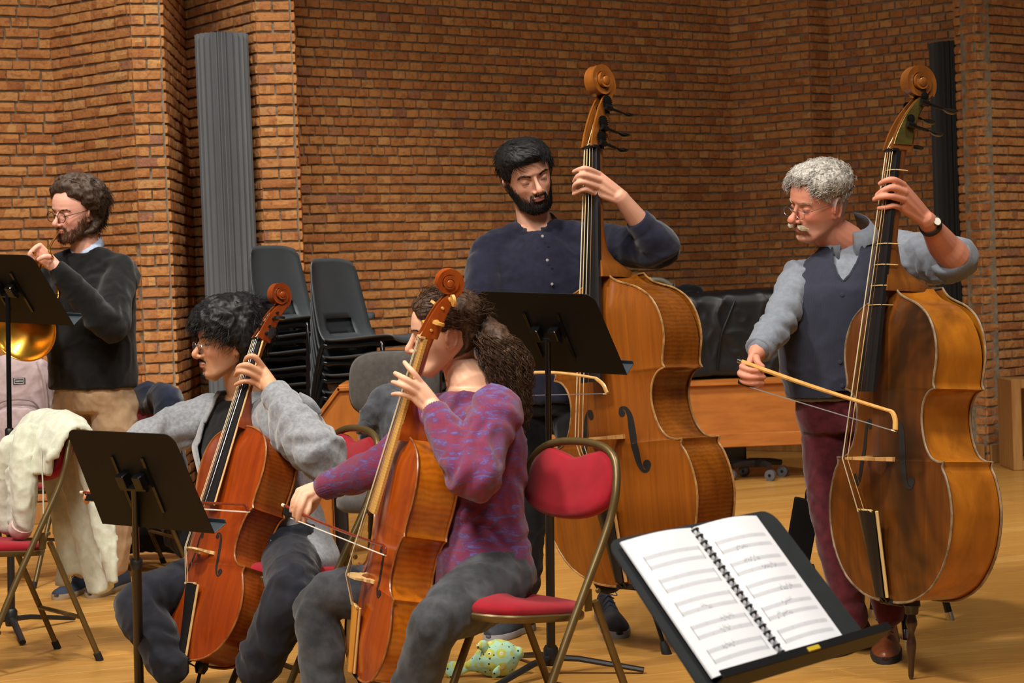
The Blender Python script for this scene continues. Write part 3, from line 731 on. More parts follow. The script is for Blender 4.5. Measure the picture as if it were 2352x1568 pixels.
# ---------------------------------------------------------------- folding red chairs
def bezier_pts(pts, n): return [V(q) for q in catmull(pts, n)]
def make_chair(name, label, loc, yaw):
    """local: faces -Y, x across; origin on the floor"""
    root = empty(name, loc, label, 'chair', 'red velvet folding chairs')
    root.rotation_euler = (0, 0, yaw); root.scale = (.95,) * 3
    w = .205; r = .0115
    front = lambda s: [(s * w, -.255, .012), (s * w, -.11, .30), (s * w, .0, .50), (s * w, .068, .62), (s * w, .102, .69)]
    hoop = front(-1) + [(-w, .125, .765), (-w * .82, .152, .845), (-w * .38, .163, .878), (w * .38, .163, .878), (w * .82, .152, .845), (w, .125, .765)] + list(reversed(front(1)))
    mb = MB(); mb.tube(hoop, r, 10, n=60); mb.obj('hoop_frame', M['bronze'], root)
    for s in (-1, 1):
        mb = MB(); mb.tube([(s * (w - .026), .055, .46), (s * (w - .026), .23, .012)], r * .95, 10); mb.obj('rear_leg', M['bronze'], root)
        mb = MB(); mb.tube([(s * w, -.266, .0), (s * w, -.256, .03)], r * 1.25, 10); mb.obj('foot_cap', M['black_rubber'], root)
        mb = MB(); mb.tube([(s * (w - .026), .234, .0), (s * (w - .026), .222, .03)], r * 1.25, 10); mb.obj('foot_cap', M['black_rubber'], root)
        mb = MB(); mb.bbox((s * (w - .012), .02, .468), (.006, .026, .06), None, .002); mb.lathe([(.006, -.004), (.008, 0), (.006, .004)], (s * (w + .013), .035, .495), (s, 0, 0), 10); mb.obj('pivot_bracket', M['bronze'], root)
    mb = MB(); mb.tube([(-w + .03, .165, .17), (w - .03, .165, .17)], r * .75, 8); mb.obj('rear_stretcher', M['bronze'], root)
    mb = MB(); mb.tube([(-w, -.165, .16), (w, -.165, .16)], r * .75, 8); mb.obj('front_stretcher', M['bronze'], root)
    # seat frame and padded seat
    def seat_ring(sc, z, dz=0):
        out = []
        for k in range(40):
            a = 2 * math.pi * k / 40; cx, sy = math.cos(a), math.sin(a)
            x = (abs(cx) ** .55) * (1 if cx >= 0 else -1) * .19; y = (abs(sy) ** .6) * (1 if sy >= 0 else -1) * .185 - .03
            x *= 1 + .06 * (-(y + .03) / .195)
            out.append((x * sc, (y + .03) * sc - .115, z + dz * 0 + (-.02) * ((y + .03) / .195)))
        return out
    mb = MB(); mb.loft([seat_ring(1.0, .425), seat_ring(1.02, .432), seat_ring(1.02, .442), seat_ring(1.0, .446)]); mb.obj('seat_pan', M['bronze'], root)
    mb = MB(); mb.loft([seat_ring(.985, .446), seat_ring(1.0, .455), seat_ring(.985, .464), seat_ring(.94, .471), seat_ring(.8, .476), seat_ring(.45, .479), seat_ring(.1, .479)]); mb.obj('seat', M['red_velvet'], root, True, 60)
    # padded back: wavy-topped panel in the hoop
    def back_pts(sc):
        up = [(-.19, .02), (-.185, .07), (-.165, .105), (-.12, .128), (-.06, .118), (0, .104), (.06, .118), (.12, .128), (.165, .105), (.185, .07), (.19, .02)]
        lo = [(.172, -.03), (.10, -.062), (0, -.072), (-.10, -.062), (-.172, -.03)]
        q = catmull(up + lo + [up[0]], 54)[:-1]
        return [(a * sc, b * sc) for a, b in q]
    c = V((0, .124, .738)); ax_up = V((0, .045, .12)).normalized(); ax_n = V((1, 0, 0)).cross(ax_up)
    mb = MB(); rings = []
    for sc, off in ((.5, -.024), (.85, -.023), (.96, -.017), (1, -.008), (1, .008), (.96, .015), (.6, .018)):
        rings.append([c + V((1, 0, 0)) * a + ax_up * b - ax_n * (-off) * -1 for a, b in back_pts(sc)])
    mb.loft(rings); mb.obj('backrest', M['red_velvet'], root, True, 60)
    return root
def chair_at(label, px, py, yaw_deg, z=.435):
    c = PZ(px, py, z); return make_chair('folding_chair', label, (c.x, c.y, 0), R_(yaw_deg))
chair_w = chair_at('red velvet folding chair with bronze frame under the woman with cello', 1236, 1372, -52)
chair_c = chair_at('red velvet folding chair behind the man in grey cardigan, next to the purple sleeve', 728, 1292, -60)
chair_l = chair_at('red velvet folding chair with a white hoodie draped over its back', 34, 1240, -52)

# ---------------------------------------------------------------- music stands
def desk_pts(w, h):
    c = .035; pts = [(-w / 2, -h / 2), (w / 2, -h / 2)]
    for cx, sg in ((w / 2, 1), (-w / 2, -1)):
        arc = [(cx - sg * .012 - sg * c + sg * c * math.cos(a), h / 2 - c + c * math.sin(a)) for a in [math.pi / 2 * k / 5 for k in range(6)]]
        pts += arc if sg == 1 else list(reversed(arc))
    return pts
def music_stand(label, Rm, tv, s=1.0, w=.49, h=.34, back_visible=True, post_foot=None, leg_rot=0, extra=''):
    """desk local: x across, y = away from the seen face, z up the desk"""
    tv = V(tv); Rm = Matrix([list(r) for r in Rm]); sgn = -1 if back_visible else 1
    root = empty('music_stand', (0, 0, 0), label, 'music stand', 'black music stands')
    T = Matrix.Translation(tv) @ Rm.to_4x4() @ Matrix.Scale(s, 4)
    mb = MB(); mb.prism(desk_pts(w, h), .003); mb.xf(T); desk = mb.obj('desk', M['stand_black'] if back_visible else M['stand_grey'], root, True, 30)
    rd = 1 if back_visible else -1    # reading side direction in local y
    mb = MB(); mb.bbox((0, rd * .028, -h / 2 + .0), (w, .056, .003), None, .001); mb.bbox((0, rd * .056, -h / 2 + .007), (w, .003, .016), None, .001); mb.xf(T); mb.obj('desk_lip', M['stand_lip'] if back_visible else M['stand_black'], root, True, 30)
    bk = -rd
    mb = MB()
    for sx in (-1, 1):
        mb.prism([(-.004, .085), (.004, .085), (.020, .0), (.022, -.06), (.0, -.105), (-.004, -.105)], .012, Matrix.Rotation(R_(-90 * bk), 3, 'Z'), (sx * .066, bk * .004, .0))
    mb.bbox((-.036, bk * .020, .012), (.034, .034, .044), None, .003); mb.bbox((.036, bk * .020, .012), (.034, .034, .044), None, .003)
    mb.tube([(-.055, bk * .022, -.014), (.055, bk * .022, -.014)], .009, 10); mb.xf(T); mb.obj('tilt_bracket', M['black_gloss'], root, True, 35)
    top = T @ V((0, bk * .022, -.014)); foot = V(post_foot) if post_foot is not None else V((top.x, top.y, 0))
    mid = top.lerp(foot, .40 if top.z > .8 else .3); mb = MB(); mb.tube([top + V((0, 0, .004)), mid], .0095, 12); mb.obj('inner_tube', M['black_gloss'], root)
    mb = MB(); mb.tube([mid + (top - foot).normalized() * .012, foot + V((0, 0, .05))], .0145, 14); mb.lathe([(.016, -.02), (.0175, -.012), (.0175, .006), (.013, .012)], tuple(mid), (0, 0, 1), 14); mb.obj('outer_tube', M['black_metal'], root)
    mb = MB(); mb.lathe([(.022, .03), (.024, .035), (.024, .085), (.018, .095)], (foot.x, foot.y, 0), (0, 0, 1), 14); mb.obj('base_hub', M['black_metal'], root)
    for k in range(3):
        a = leg_rot + k * 2 * math.pi / 3; d = V((math.cos(a), math.sin(a), 0)); mb = MB()
        c = foot + d * .01
        mb.tube([V((c.x, c.y, .055)), V((c.x, c.y, .05)) + d * .08, V((foot.x, foot.y, .012)) + d * .30], [.011, .010, .009], 8, flat=1.4); mb.obj('base_leg', M['black_metal'], root)
    return root
M['stand_black'] = plain('stand_black_enamel', rgb((15, 15, 16)), .6, 0, .08, 12, .06, 500, spec=.25)
M['stand_grey'] = plain('stand_lit_enamel', rgb((40, 43, 45)), .55, 0, .1, 20, .06, 500, spec=.3)  # the black enamel again, painted paler to look lit
M['stand_lip'] = plain('stand_lip_grey', rgb((60, 68, 74)), .4, .2, .08)
def scaled_to(tv, s):   # slide along the view ray so that a smaller desk keeps its apparent size
    return EYE + (V(tv) - EYE) * s
S1R = [[0.8008, 0.5469, -0.2443], [-0.5987, 0.7189, -0.3532], [-0.0175, 0.4291, 0.9031]]
S2R = [[0.8327, 0.4693, -0.294], [-0.5513, 0.6529, -0.5194], [-0.0518, 0.5946, 0.8024]]
S4R = [[0.6667, -0.564, -0.4871], [0.7453, 0.5041, 0.4364], [-0.0006, -0.654, 0.7565]]
f1 = PZ(322, 1640, 0); f2 = PZ(1267, 1548, 0)
st1 = music_stand('black music stand with tilted desk in front of the reddish cello', S1R, scaled_to((-1.145, 6.0, .716), .90), .90, post_foot=(f1.x - .0, f1.y, 0), leg_rot=.5)
st2 = music_stand('black music stand with wide desk between the ponytail and the golden-brown double bass', S2R, scaled_to((.126, 6.701, 1.099), .93), .93, post_foot=(f2.x, f2.y, 0), leg_rot=-.15)
_c3 = P(22, 664, 7.6)
st3 = music_stand('black music stand cut by the left edge, in front of the horn player', S2R, _c3, .98, post_foot=(P(3, 900, 7.6).x, 7.6, 0), leg_rot=.9)
S4T = scaled_to((.393, 3.639, .688), 1.0)
st4 = music_stand('black music stand in the foreground holding an open score', S4R, V(S4T) + Matrix([list(r) for r in S4R]) @ V((.028, .012, -.004)), 1.0, w=.545, h=.333, back_visible=False)

# open spiral-bound score on the foreground stand
def score():
    root = empty('open_score', (0, 0, 0), 'open spiral-bound music score with faint staves on the foreground stand', 'sheet music')
    T = Matrix.Translation(V(S4T)) @ Matrix([list(r) for r in S4R]).to_4x4()
    t = NT('printed_paper'); t.set(t.ramp(t.noise(t.coord(), 5, 2), [(.3, rgb((232, 233, 238))), (.7, rgb((242, 243, 247)))]), .85)
    ink = plain('pale_ink', rgb((158, 160, 170)), .9); ink2 = plain('dark_ink', rgb((92, 94, 104)), .9)
    pw, ph = .207, .296; rr = random.Random(5)
    for sx, nm in ((-1, 'left_page'), (1, 'right_page')):
        mb = MB(); nx = 10; rows = []
        def bend(f): return -.0015 - .012 * math.sin(f * math.pi) * (1 if sx > 0 else .8) - .002 * (1 - f)
        for z in (-ph / 2, ph / 2):
            rows.append([(sx * (.004 + f * pw), bend(f), z) for f in [i / nx for i in range(nx + 1)]])
        back = [[(x, y + .006 * (1 - .0), z) for x, y, z in r] for r in rows]
        n1 = nx + 1; vs = rows[0] + rows[1] + [(x, .0025, z) for x, y, z in rows[0]] + [(x, .0025, z) for x, y, z in rows[1]]
        fs = [(i, i + 1, n1 + i + 1, n1 + i) for i in range(nx)] + [(2 * n1 + i, 2 * n1 + i + 1, 3 * n1 + i + 1, 3 * n1 + i) for i in range(nx)]
        fs += [(i, i + 1, 2 * n1 + i + 1, 2 * n1 + i) for i in range(nx)] + [(n1 + i, n1 + i + 1, 3 * n1 + i + 1, 3 * n1 + i) for i in range(nx)] + [(nx, n1 + nx, 3 * n1 + nx, 2 * n1 + nx), (0, n1, 3 * n1, 2 * n1)]
        mb.add(vs, fs); mb.xf(T); pg = mb.obj(nm, t.m, root, True, 60)
        # staves: five systems of two staves, thin raised strips following the page
        sm = MB(); nm_ = MB()
        def strip(mbx, f0, f1, z, h):
            q = []
            k = max(2, int((f1 - f0) * 12) + 1)
            for i in range(k + 1):
                f = f0 + (f1 - f0) * i / k; q.append((sx * (.004 + f * pw), bend(f) - .0004, z))
            mbx.add([(x, y, z - h / 2) for x, y, z in q] + [(x, y, z + h / 2) for x, y, z in q], [(i, i + 1, k + 1 + i + 1, k + 1 + i) for i in range(k)])
        for sy in range(5):
            for st in range(2):
                z0 = ph / 2 - .042 - sy * .051 - st * .021
                a, b = (.12, .90) if sx > 0 else (.10, .88)
                for ln in range(5): strip(sm, a, b, z0 - ln * .0017, .00035)
                for f in [a + (b - a) * k / 4 for k in range(1, 5)]: strip(sm, f - .001, f + .001, z0 - .0034, .0068)
                if (sy, st) in ((2, 1), (3, 0), (3, 1)) or rr.random() < .35:
                    f = rr.uniform(a + .05, b - .35)
                    for k in range(rr.randrange(5, 14)):
                        zz = z0 - rr.uniform(-.002, .008); strip(nm_, f, f + .011, zz, .0014); strip(nm_, f + .009, f + .0115, zz + .003, .006); f += .025
                        if f > b - .03: break
            z0 = ph / 2 - .042 - sy * .051
            if sx > 0: strip(nm_, .115, .121, z0 - .014, .030)
            else: strip(nm_, .878, .884, z0 - .014, .030); strip(nm_, .096, .102, z0 - .014, .03)
        sm.xf(T).obj('stave_lines', ink, pg, False)['kind'] = 'stuff'; nm_.xf(T).obj('notes', ink2, pg, False)['kind'] = 'stuff'
    nl = 20; cb = plain('black_plastic_comb', rgb((14, 14, 18)), .35)
    for k in range(nl):
        mb = MB()
        z = -ph / 2 + .008 + k * (ph - .016) / (nl - 1); q = []
        for i in range(11):
            a = math.pi * (i / 10) ; q.append((-.0085 * math.cos(a), -.002 - .0095 * math.sin(a), z))
        mb.tube(q, .0024, 6, flat=1.0); mb.box((-.0075, -.003, z), (.005, .003, .006)); mb.box((.0075, -.003, z), (.005, .003, .006))
        mb.xf(T).obj('comb_ring', cb, root, True, 50)
score()
mb = MB(); _T4 = Matrix.Translation(V(S4T)) @ Matrix([list(r) for r in S4R]).to_4x4()
mb.bbox((.035, -.046, -.1655), (.036, .004, .009), None, .001); mb.xf(_T4); o = mb.obj('pencil_stub', plain('yellow_pencil', rgb((206, 176, 40)), .5)); tag(o, 'short yellow pencil lying on the lip of the foreground stand', 'pencil')

# ---------------------------------------------------------------- fluted grey sound tubes
def fluted_tube(label, c, r, z0, z1, n, col, tilt=(0, 0)):
    root = empty('fluted_tube', (c[0], c[1], 0), label, 'acoustic tube', 'fluted acoustic tubes in the wall niches')
    mat = plain(col[0], col[1], .65, .1, .06, 4)
    mb = MB(); rings = []
    for z in (z0, z0 + .01, z1 - .01, z1):
        rings.append([(rr * math.cos(a) + tilt[0] * (z - z0), rr * math.sin(a) + tilt[1] * (z - z0), z) for k in range(n) for a, rr in (((k) * 2 * math.pi / n, r), ((k + .07) * 2 * math.pi / n, r), ((k + .5) * 2 * math.pi / n, r * .83), ((k + .60) * 2 * math.pi / n, r * .83))])
    mb.loft(rings); mb.obj('fluted_shell', mat, root, True, 20)
    mb = MB(); mb.lathe([(r * .80, z0 - .05), (r * .82, z0 + .002), (r * .82, z0 + .01)], (0, 0, 0), (0, 0, 1), 40); mb.lathe([(r * .83, z1 - .012), (r * .83, z1 - .006), (.02, z1 - .004)], (tilt[0] * (z1 - z0), tilt[1] * (z1 - z0), 0), (0, 0, 1), 40); mb.obj('end_cap', mat, root)
    return root
_t = P(508, 80, 11.40); _b = P(540, 690, 11.40)
fluted_tube('tall light-grey fluted tube standing in the brick niche at the left', (_t.x, 11.40), .152, .05, _t.z, 24, ('grey_fluted_metal', rgb((104, 108, 112))))
_t = P(2184, 98, 13.36)
fluted_tube('tall dark-grey fluted tube standing behind the scroll of the dark bass', (_t.x, 13.36), .145, .05, _t.z, 26, ('dark_fluted_metal', rgb((62, 64, 66))))

# ---------------------------------------------------------------- stacks of grey shell chairs
M['grey_plastic'] = plain('grey_moulded_plastic', rgb((56, 60, 64)), .45, 0, .06, 10, .12, 900)
def make_shell_chair():
    root = empty('stacking_chair', (0, 0, 0)); nu, nv = 16, 26
    prof = catmull([(.225, .415), (.205, .44), (.10, .436), (-.06, .424), (-.16, .428), (-.205, .47), (-.225, .54), (-.245, .64), (-.262, .74), (-.27, .80)], nv + 1)
    wid = catmull([(.19,), (.205,), (.212,), (.212,), (.205,), (.195,), (.19,), (.182,), (.168,), (.150,)], nv + 1)[:, 0]
    vs = []; fs = []
    for j in range(nv + 1):
        for i in range(nu + 1):
            f = i / nu * 2 - 1; y, z = prof[j]; k = abs(f) ** 4
            # sides curl: back edges forward, seat edges up a little
            bz = j / nv
            yy = y + k * (.028 if bz > .45 else 0) ; zz = z + k * (.018 if bz < .45 else 0) - (k * .02 if bz > .93 else 0)
            vs.append((f * wid[j], yy, zz))
    hole = lambda i, j: 14 <= j <= 16 and 4 <= i <= 11
    n1 = nu + 1
    for j in range(nv):
        for i in range(nu):
            if not hole(i, j): fs.append((j * n1 + i, j * n1 + i + 1, (j + 1) * n1 + i + 1, (j + 1) * n1 + i))
    mb = MB(); mb.add(vs, fs); o = mb.obj('shell', M['grey_plastic'], root, True, 60)
    md = o.modifiers.new('thickness', 'SOLIDIFY'); md.thickness = .007; md.offset = 0
    for s in (-1, 1):
        mb = MB(); mb.tube([(s * .235, .21, .0), (s * .205, .165, .38), (s * .19, .13, .418), (s * .185, .0, .412), (s * .19, -.13, .41), (s * .205, -.175, .375), (s * .235, -.24, .0)], .011, 10, n=26); mb.obj('leg_loop', M['black_gloss'], root)
    mb = MB(); mb.tube([(-.185, .06, .408), (.185, .06, .408)], .008, 8); mb.tube([(-.185, -.09, .408), (.185, -.09, .408)], .008, 8); mb.obj('under_bar', M['black_gloss'], root)
    return root
_proto = make_shell_chair(); _used = False
ORD = ['first', 'second', 'third', 'fourth', 'fifth', 'sixth', 'seventh', 'eighth', 'ninth', 'tenth', 'eleventh', 'twelfth', 'thirteenth']
def stack(px, py_top, Y, n, yaw, label_top, label_rest, group, step=.072):
    global _used
    c = P(px, py_top, Y)
    for k in range(n):
        if not _used: r = _proto; _used = True
        else: r = copy_tree(_proto)
        r.location = (c.x + .004 * k * math.cos(yaw + math.pi / 2), Y + .004 * k * math.sin(yaw + math.pi / 2), k * step); r.rotation_euler = (0, 0, yaw)
        tag(r, label_top if k == n - 1 else 'grey plastic shell chair, %s from the top of the %s' % (ORD[n - 1 - k], label_rest), 'chair', group)
_zt = P(672, 560, 9.5).z; _nA = max(5, round((_zt - .80) / .078) + 1)
stack(700, 600, 9.5, _nA, R_(-128), 'topmost grey plastic shell chair of the taller stack beside the light-grey tube', 'taller stack beside the light-grey tube', 'taller stack of grey shell chairs', step=(_zt - .80) / (_nA - 1))
_zt = P(802, 590, 8.8).z; _nB = max(5, round((_zt - .80) / .078) + 1)
stack(852, 640, 8.8, _nB, R_(-122), 'topmost grey plastic shell chair of the lower stack, its seat above the office chair', 'stack above the office chair', 'lower stack of grey shell chairs', step=(_zt - .80) / (_nB - 1))
# ---------------------------------------------------------------- figure toolkit
def pnoise(Pt, scale, seed=0):
    """vectorised gradient noise, about -1..1"""
    rs = np.random.RandomState(seed + 11); perm = rs.permutation(256); perm = np.concatenate([perm, perm, perm]); gr = rs.randn(256, 3); gr /= np.linalg.norm(gr, axis=1)[:, None]
    q = np.asarray(Pt) * scale; i = np.floor(q).astype(int); f = q - i; i &= 255; w = f * f * f * (f * (f * 6 - 15) + 10); out = 0
    for dx in (0, 1):
        for dy in (0, 1):
            for dz in (0, 1):
                h = perm[perm[perm[i[:, 0] + dx] + i[:, 1] + dy] + i[:, 2] + dz] & 255
                g = gr[h]; d = f - np.array([dx, dy, dz]); wt = (w[:, 0] if dx else 1 - w[:, 0]) * (w[:, 1] if dy else 1 - w[:, 1]) * (w[:, 2] if dz else 1 - w[:, 2])
                out = out + wt * (g * d).sum(1)
    return out * 1.5
def get_co(me):
    a = np.empty(len(me.vertices) * 3, np.float32); me.vertices.foreach_get('co', a); return a.reshape(-1, 3).astype(float)
def get_no(me):
    a = np.empty(len(me.vertices) * 3, np.float32); me.vertices.foreach_get('normal', a); return a.reshape(-1, 3).astype(float)
def set_co(me, c):
    me.vertices.foreach_set('co', np.asarray(c, np.float32).ravel()); me.update()
def remeshed(name, mb, voxel, mat, parent, smooth=3, disp=None, color=None, label=None, sf=.5):
    """fuse overlapping closed shapes into one skin, smooth it, then displace / colour vertices"""
    src = mb.obj(name + '_src', mat, None, True, 180)
    md = src.modifiers.new('r', 'REMESH'); md.mode = 'VOXEL'; md.voxel_size = voxel; md.use_smooth_shade = True
    if smooth:
        sm = src.modifiers.new('s', 'SMOOTH'); sm.factor = sf; sm.iterations = smooth
    dg = bpy.context.evaluated_depsgraph_get(); ev = src.evaluated_get(dg)
    me = bpy.data.meshes.new_from_object(ev, depsgraph=dg)
    old = src.data; bpy.data.objects.remove(src); bpy.data.meshes.remove(old)
    me.name = name
    if disp is not None:
        co, no = get_co(me), get_no(me); set_co(me, co + no * disp(co, no)[:, None])
    if color is not None:
        c = color(get_co(me)); at = me.color_attributes.new('Col', 'FLOAT_COLOR', 'POINT'); at.data.foreach_set('color', np.concatenate([c, np.ones((len(c), 1))], 1).astype(np.float32).ravel())
    me.materials.clear(); me.materials.append(mat)
    me.polygons.foreach_set('use_smooth', [True] * len(me.polygons))
    o = bpy.data.objects.new(name, me); COL.objects.link(o); o.parent = parent
    if label: o['label'] = label
    return o
def folds(amp=.004, s=9, seed=1, stretch=(1, 1, 1), fine=.0):
    def f(co, no):
        q = co * np.array(stretch); w = np.stack([pnoise(q, s * .6, seed + 5), pnoise(q, s * .6, seed + 6), pnoise(q, s * .6, seed + 7)], 1) * .06
        a = 1 - 2 * np.abs(pnoise(q + w, s, seed)); b = pnoise(q + w, s * .45, seed + 2)
        a2 = 1 - 2 * np.abs(pnoise(q + w * 1.5, s * 1.9, seed + 9)); d = amp * (np.clip(a, -.4, 1) ** 3 * .9 + b * 1.0 + np.clip(a2, 0, 1) ** 3 * .45)
        if fine: d = d + fine * pnoise(co, 160, seed + 3)
        return d
    return f
def limb_folds(segs, amp=.005, seed=3, freq=26, base=None):
    """wrinkles ringing the joints: segs = [(point, axis, radius_of_effect)]"""
    def f(co, no):
        d = base(co, no) if base else np.zeros(len(co))
        for pt, ax, rr in segs:
            ax = np.array(V(ax).normalized()); r = co - np.array(pt); t = r @ ax; w = np.exp(-(np.linalg.norm(r, axis=1) / rr) ** 2)
            ph = pnoise(co, 9, seed) * 3.0
            d = d + amp * w * np.sin(t * freq * 6.283 / 1.0 * .35 + ph * 2.2)
        return d
    return f
def sect(c, rt, fw, w, d, e=.8, n=28, dback=None):
    """superellipse ring"""
    out = []
    for k in range(n):
        a = 2 * math.pi * k / n; cx, sy = math.cos(a), math.sin(a)
        dd = d if sy >= 0 or dback is None else dback
        out.append(V(c) + V(rt) * (w * abs(cx) ** e * (1 if cx >= 0 else -1)) + V(fw) * (dd * abs(sy) ** e * (1 if sy >= 0 else -1)))
    return out
def torso(mb, secs):
    """secs: (centre, right, forward, halfwidth, halfdepth); resampled"""
    rows = catmull([tuple(c) + tuple(V(r).normalized()) + tuple(V(f).normalized()) + (w, d) for c, r, f, w, d in secs], len(secs) * 5)
    mb.loft([sect(q[0:3], V(q[3:6]).normalized(), V(q[6:9]).normalized(), q[9], q[10]) for q in rows])
def limb(mb, pts, rad, n=20, flat=1.0, sides=18, up=(0, 0, 1)):
    mb.tube(pts, rad, sides, n=n, flat=flat, up=up, dome=True)
# ---- head: local frame face toward -y, x = viewer's right when facing, z up, origin at eye level between the ears
_HZ = [-.118, -.112, -.104, -.094, -.082, -.068, -.052, -.034, -.014, .006, .026, .046, .064, .080, .094, .105, .112, .1155]
_HF = [.052, .070, .079, .083, .0815, .0805, .0815, .083, .083, .083, .088, .0875, .083, .074, .060, .043, .026, .010]
_HW = [.016, .030, .041, .050, .057, .062, .067, .0715, .0745, .0765, .0775, .0765, .073, .066, .055, .041, .026, .010]
_YZ, _YC = [-.118, -.104, -.094, -.082, -.068, -.050], [-.056, -.052, -.044, -.030, -.012, .0]
_HB = [-.045, -.038, -.028, -.014, .004, .026, .058, .082, .094, .101, .105, .105, .101, .092, .077, .057, .036, .014]
def head_prof(z):
    return np.interp(z, _HZ, _HF), np.interp(z, _HZ, _HW), np.interp(z, _HZ, _HB)
def head_pt(a, z, off=0.):
    """a=0 front, +a toward +x"""
    F, W, B = head_prof(z); s, c = math.sin(a), math.cos(a); yc = float(np.interp(z, _YZ, _YC)); sg = 1 if s >= 0 else -1
    if c >= 0: x, y = W * (abs(s) ** .88) * sg, yc - (F + yc) * (c ** .88)
    else: x, y = W * (abs(s) ** .95) * sg, yc + (B - yc) * (abs(c) ** .95)
    nrm = V((s * 1.0, -c, max(-.6, (z / .115) ** 3 if z > 0 else z * 2))).normalized()
    return V((x, y, z)) + nrm * off
def gauss(x, z, cx, cz, sx, sz): return math.exp(-((x - cx) / sx) ** 2 - ((z - cz) / sz) ** 2)
def head_mb(mb, T, nose=1.0, lips=1.0, lid=.5, brow=1.0, chin=1.0, ear=1.0, cheek=1.0):
    rings = []
    zz = np.linspace(-.118, .1155, 58)
    for z in zz:
        r = []
        for k in range(72):
            a = 2 * math.pi * k / 72; q = head_pt(a, z)
            if math.cos(a) > .15:
                x = q.x; ax = abs(x); d = 0
                d -= .0105 * gauss(ax, z, .0315, .004, .0155, .0115)
                d += .0042 * brow * gauss(ax, z, .030, .023, .020, .008) + .003 * gauss(ax, z, 0, .028, .014, .012)
                d += .0055 * cheek * gauss(ax, z, .047, -.026, .016, .016)
                d -= .004 * gauss(ax, z, .048, -.066, .014, .02)
                d += .0045 * gauss(ax, z, 0, -.062, .024, .016) + .006 * chin * gauss(ax, z, 0, -.100, .018, .012) - .004 * gauss(ax, z, 0, -.083, .022, .006)
                q.y -= d * min(1, (math.cos(a) - .15) * 2.5)
            r.append(T @ q)
        rings.append(r)
    mb.loft(rings)
    tp = lambda *q: T @ V(q)
    n = nose
    mb.tube([tp(0, -.080, .020), tp(0, -.0865, .006), tp(0, -.094 - .003 * n, -.014), tp(0, -.100 - .008 * n, -.031), tp(0, -.096 - .004 * n, -.040)], [.007, .0068, .0085, .0115 * n, .007], 12, n=14, dome=True)
    R3 = T.to_3x3()
    for s in (-1, 1):
        mb.ell(tp(s * .0125, -.0915, -.0375), (.0078, .011, .0068), R3)
        # ear
        c = V((s * .0755, .012, -.006)); E = R3 @ (Matrix.Rotation(R_(-12), 3, 'X') @ Matrix.Rotation(s * R_(22), 3, 'Z'))
        mb.ell(T @ c, (.0062, .0165 * ear, .0295 * ear), E)
        rim = [T @ (c + (Matrix.Rotation(R_(-12), 3, 'X') @ Matrix.Rotation(s * R_(22), 3, 'Z')) @ V((s * .006, .0175 * ear * math.cos(a), .031 * ear * math.sin(a)))) for a in [R_(q) for q in range(-60, 225, 19)]]
        mb.tube(rim, .0042, 8)
        mb.ell(tp(s * .0775, .004, -.032), (.005, .0075, .008), R3)
        # eyelids: upper lid drops with lid (0 open .. 1 closed)
        mb.ell(tp(s * .0318, -.0688, .0085 - .0045 * lid), (.0155, .0130, .0086), R3 @ Matrix.Rotation(R_(8), 3, 'X'))
        mb.ell(tp(s * .0318, -.0690, -.0085), (.0145, .0120, .0065), R3)
    l = lips
    mb.ell(tp(0, -.0855, -.0595), (.0225 * l, .0085, .0050), R3); mb.ell(tp(0, -.0850, -.0690), (.019 * l, .0092, .0056), R3)
def skin_color(T, base, lip=(150, 80, 74), beard=None, brow=None, blush=(205, 120, 100), hairline=None, ext=None):
    Ti = np.array(T.inverted()); base = np.array(rgb(base)); lipc = np.array(rgb(lip)); bl = np.array(rgb(blush))
    def f(co):
        h = co @ Ti[:3, :3].T + Ti[:3, 3]; x, y, z = np.abs(h[:, 0]), h[:, 1], h[:, 2]
        inh = (np.linalg.norm(h * np.array([1, .85, .8]), axis=1) < .17)
        c = np.tile(base, (len(co), 1)) * (1 + .06 * pnoise(co, 40, 4))[:, None]
        def mixin(col, w):
            w = np.clip(w, 0, 1)[:, None]; return c * (1 - w) + np.array(col) * w
        fr = inh & (y < -.02)
        c = mixin(bl, fr * (.45 * np.exp(-((x - .045) / .02) ** 2 - ((z + .028) / .022) ** 2) + .45 * np.exp(-(x / .013) ** 2 - ((z + .032) / .013) ** 2)))
        c = mixin(bl, inh * .5 * np.exp(-((x - .079) / .012) ** 2 - ((y - .012) / .03) ** 2 - ((z + .006) / .04) ** 2))
        c = mixin(lipc, fr * (y < -.076) * .85 * np.clip(1.25 - (x / .024) ** 2 - ((z + .0642) / .0105) ** 2, 0, 1))
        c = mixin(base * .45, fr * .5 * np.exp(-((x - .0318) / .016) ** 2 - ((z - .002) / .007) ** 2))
        if beard is not None: c = mixin(rgb(beard[0]), inh * np.clip((z + .124) / .016, 0, 1) * np.clip((.03 + .4 * (z + .06) - y) / .012, 0, 1) * beard[1](x, y, z))
        if hairline is not None: c = mixin(rgb(hairline[0]), inh * hairline[1](h[:, 0], y, z))
        return c
    return f
def skin_mat(name, rough=.55):
    t = NT(name); a = t.n('ShaderNodeVertexColor', layer_name='Col')
    t.set(a.outputs[0], rough, spec=.35); t.b.inputs['Subsurface Weight'].default_value = .12; t.b.inputs['Subsurface Radius'].default_value = (.012, .005, .003); t.b.inputs['Subsurface Scale'].default_value = 1
    t.bump(t.noise(t.coord(), 420, 2), .08, .001); return t.m
M['skin'] = skin_mat('skin')
def beard_line(x): return np.interp(x, [0, .02, .03, .045, .06, .070, .076], [-.078, -.076, -.067, -.058, -.044, -.022, .0])
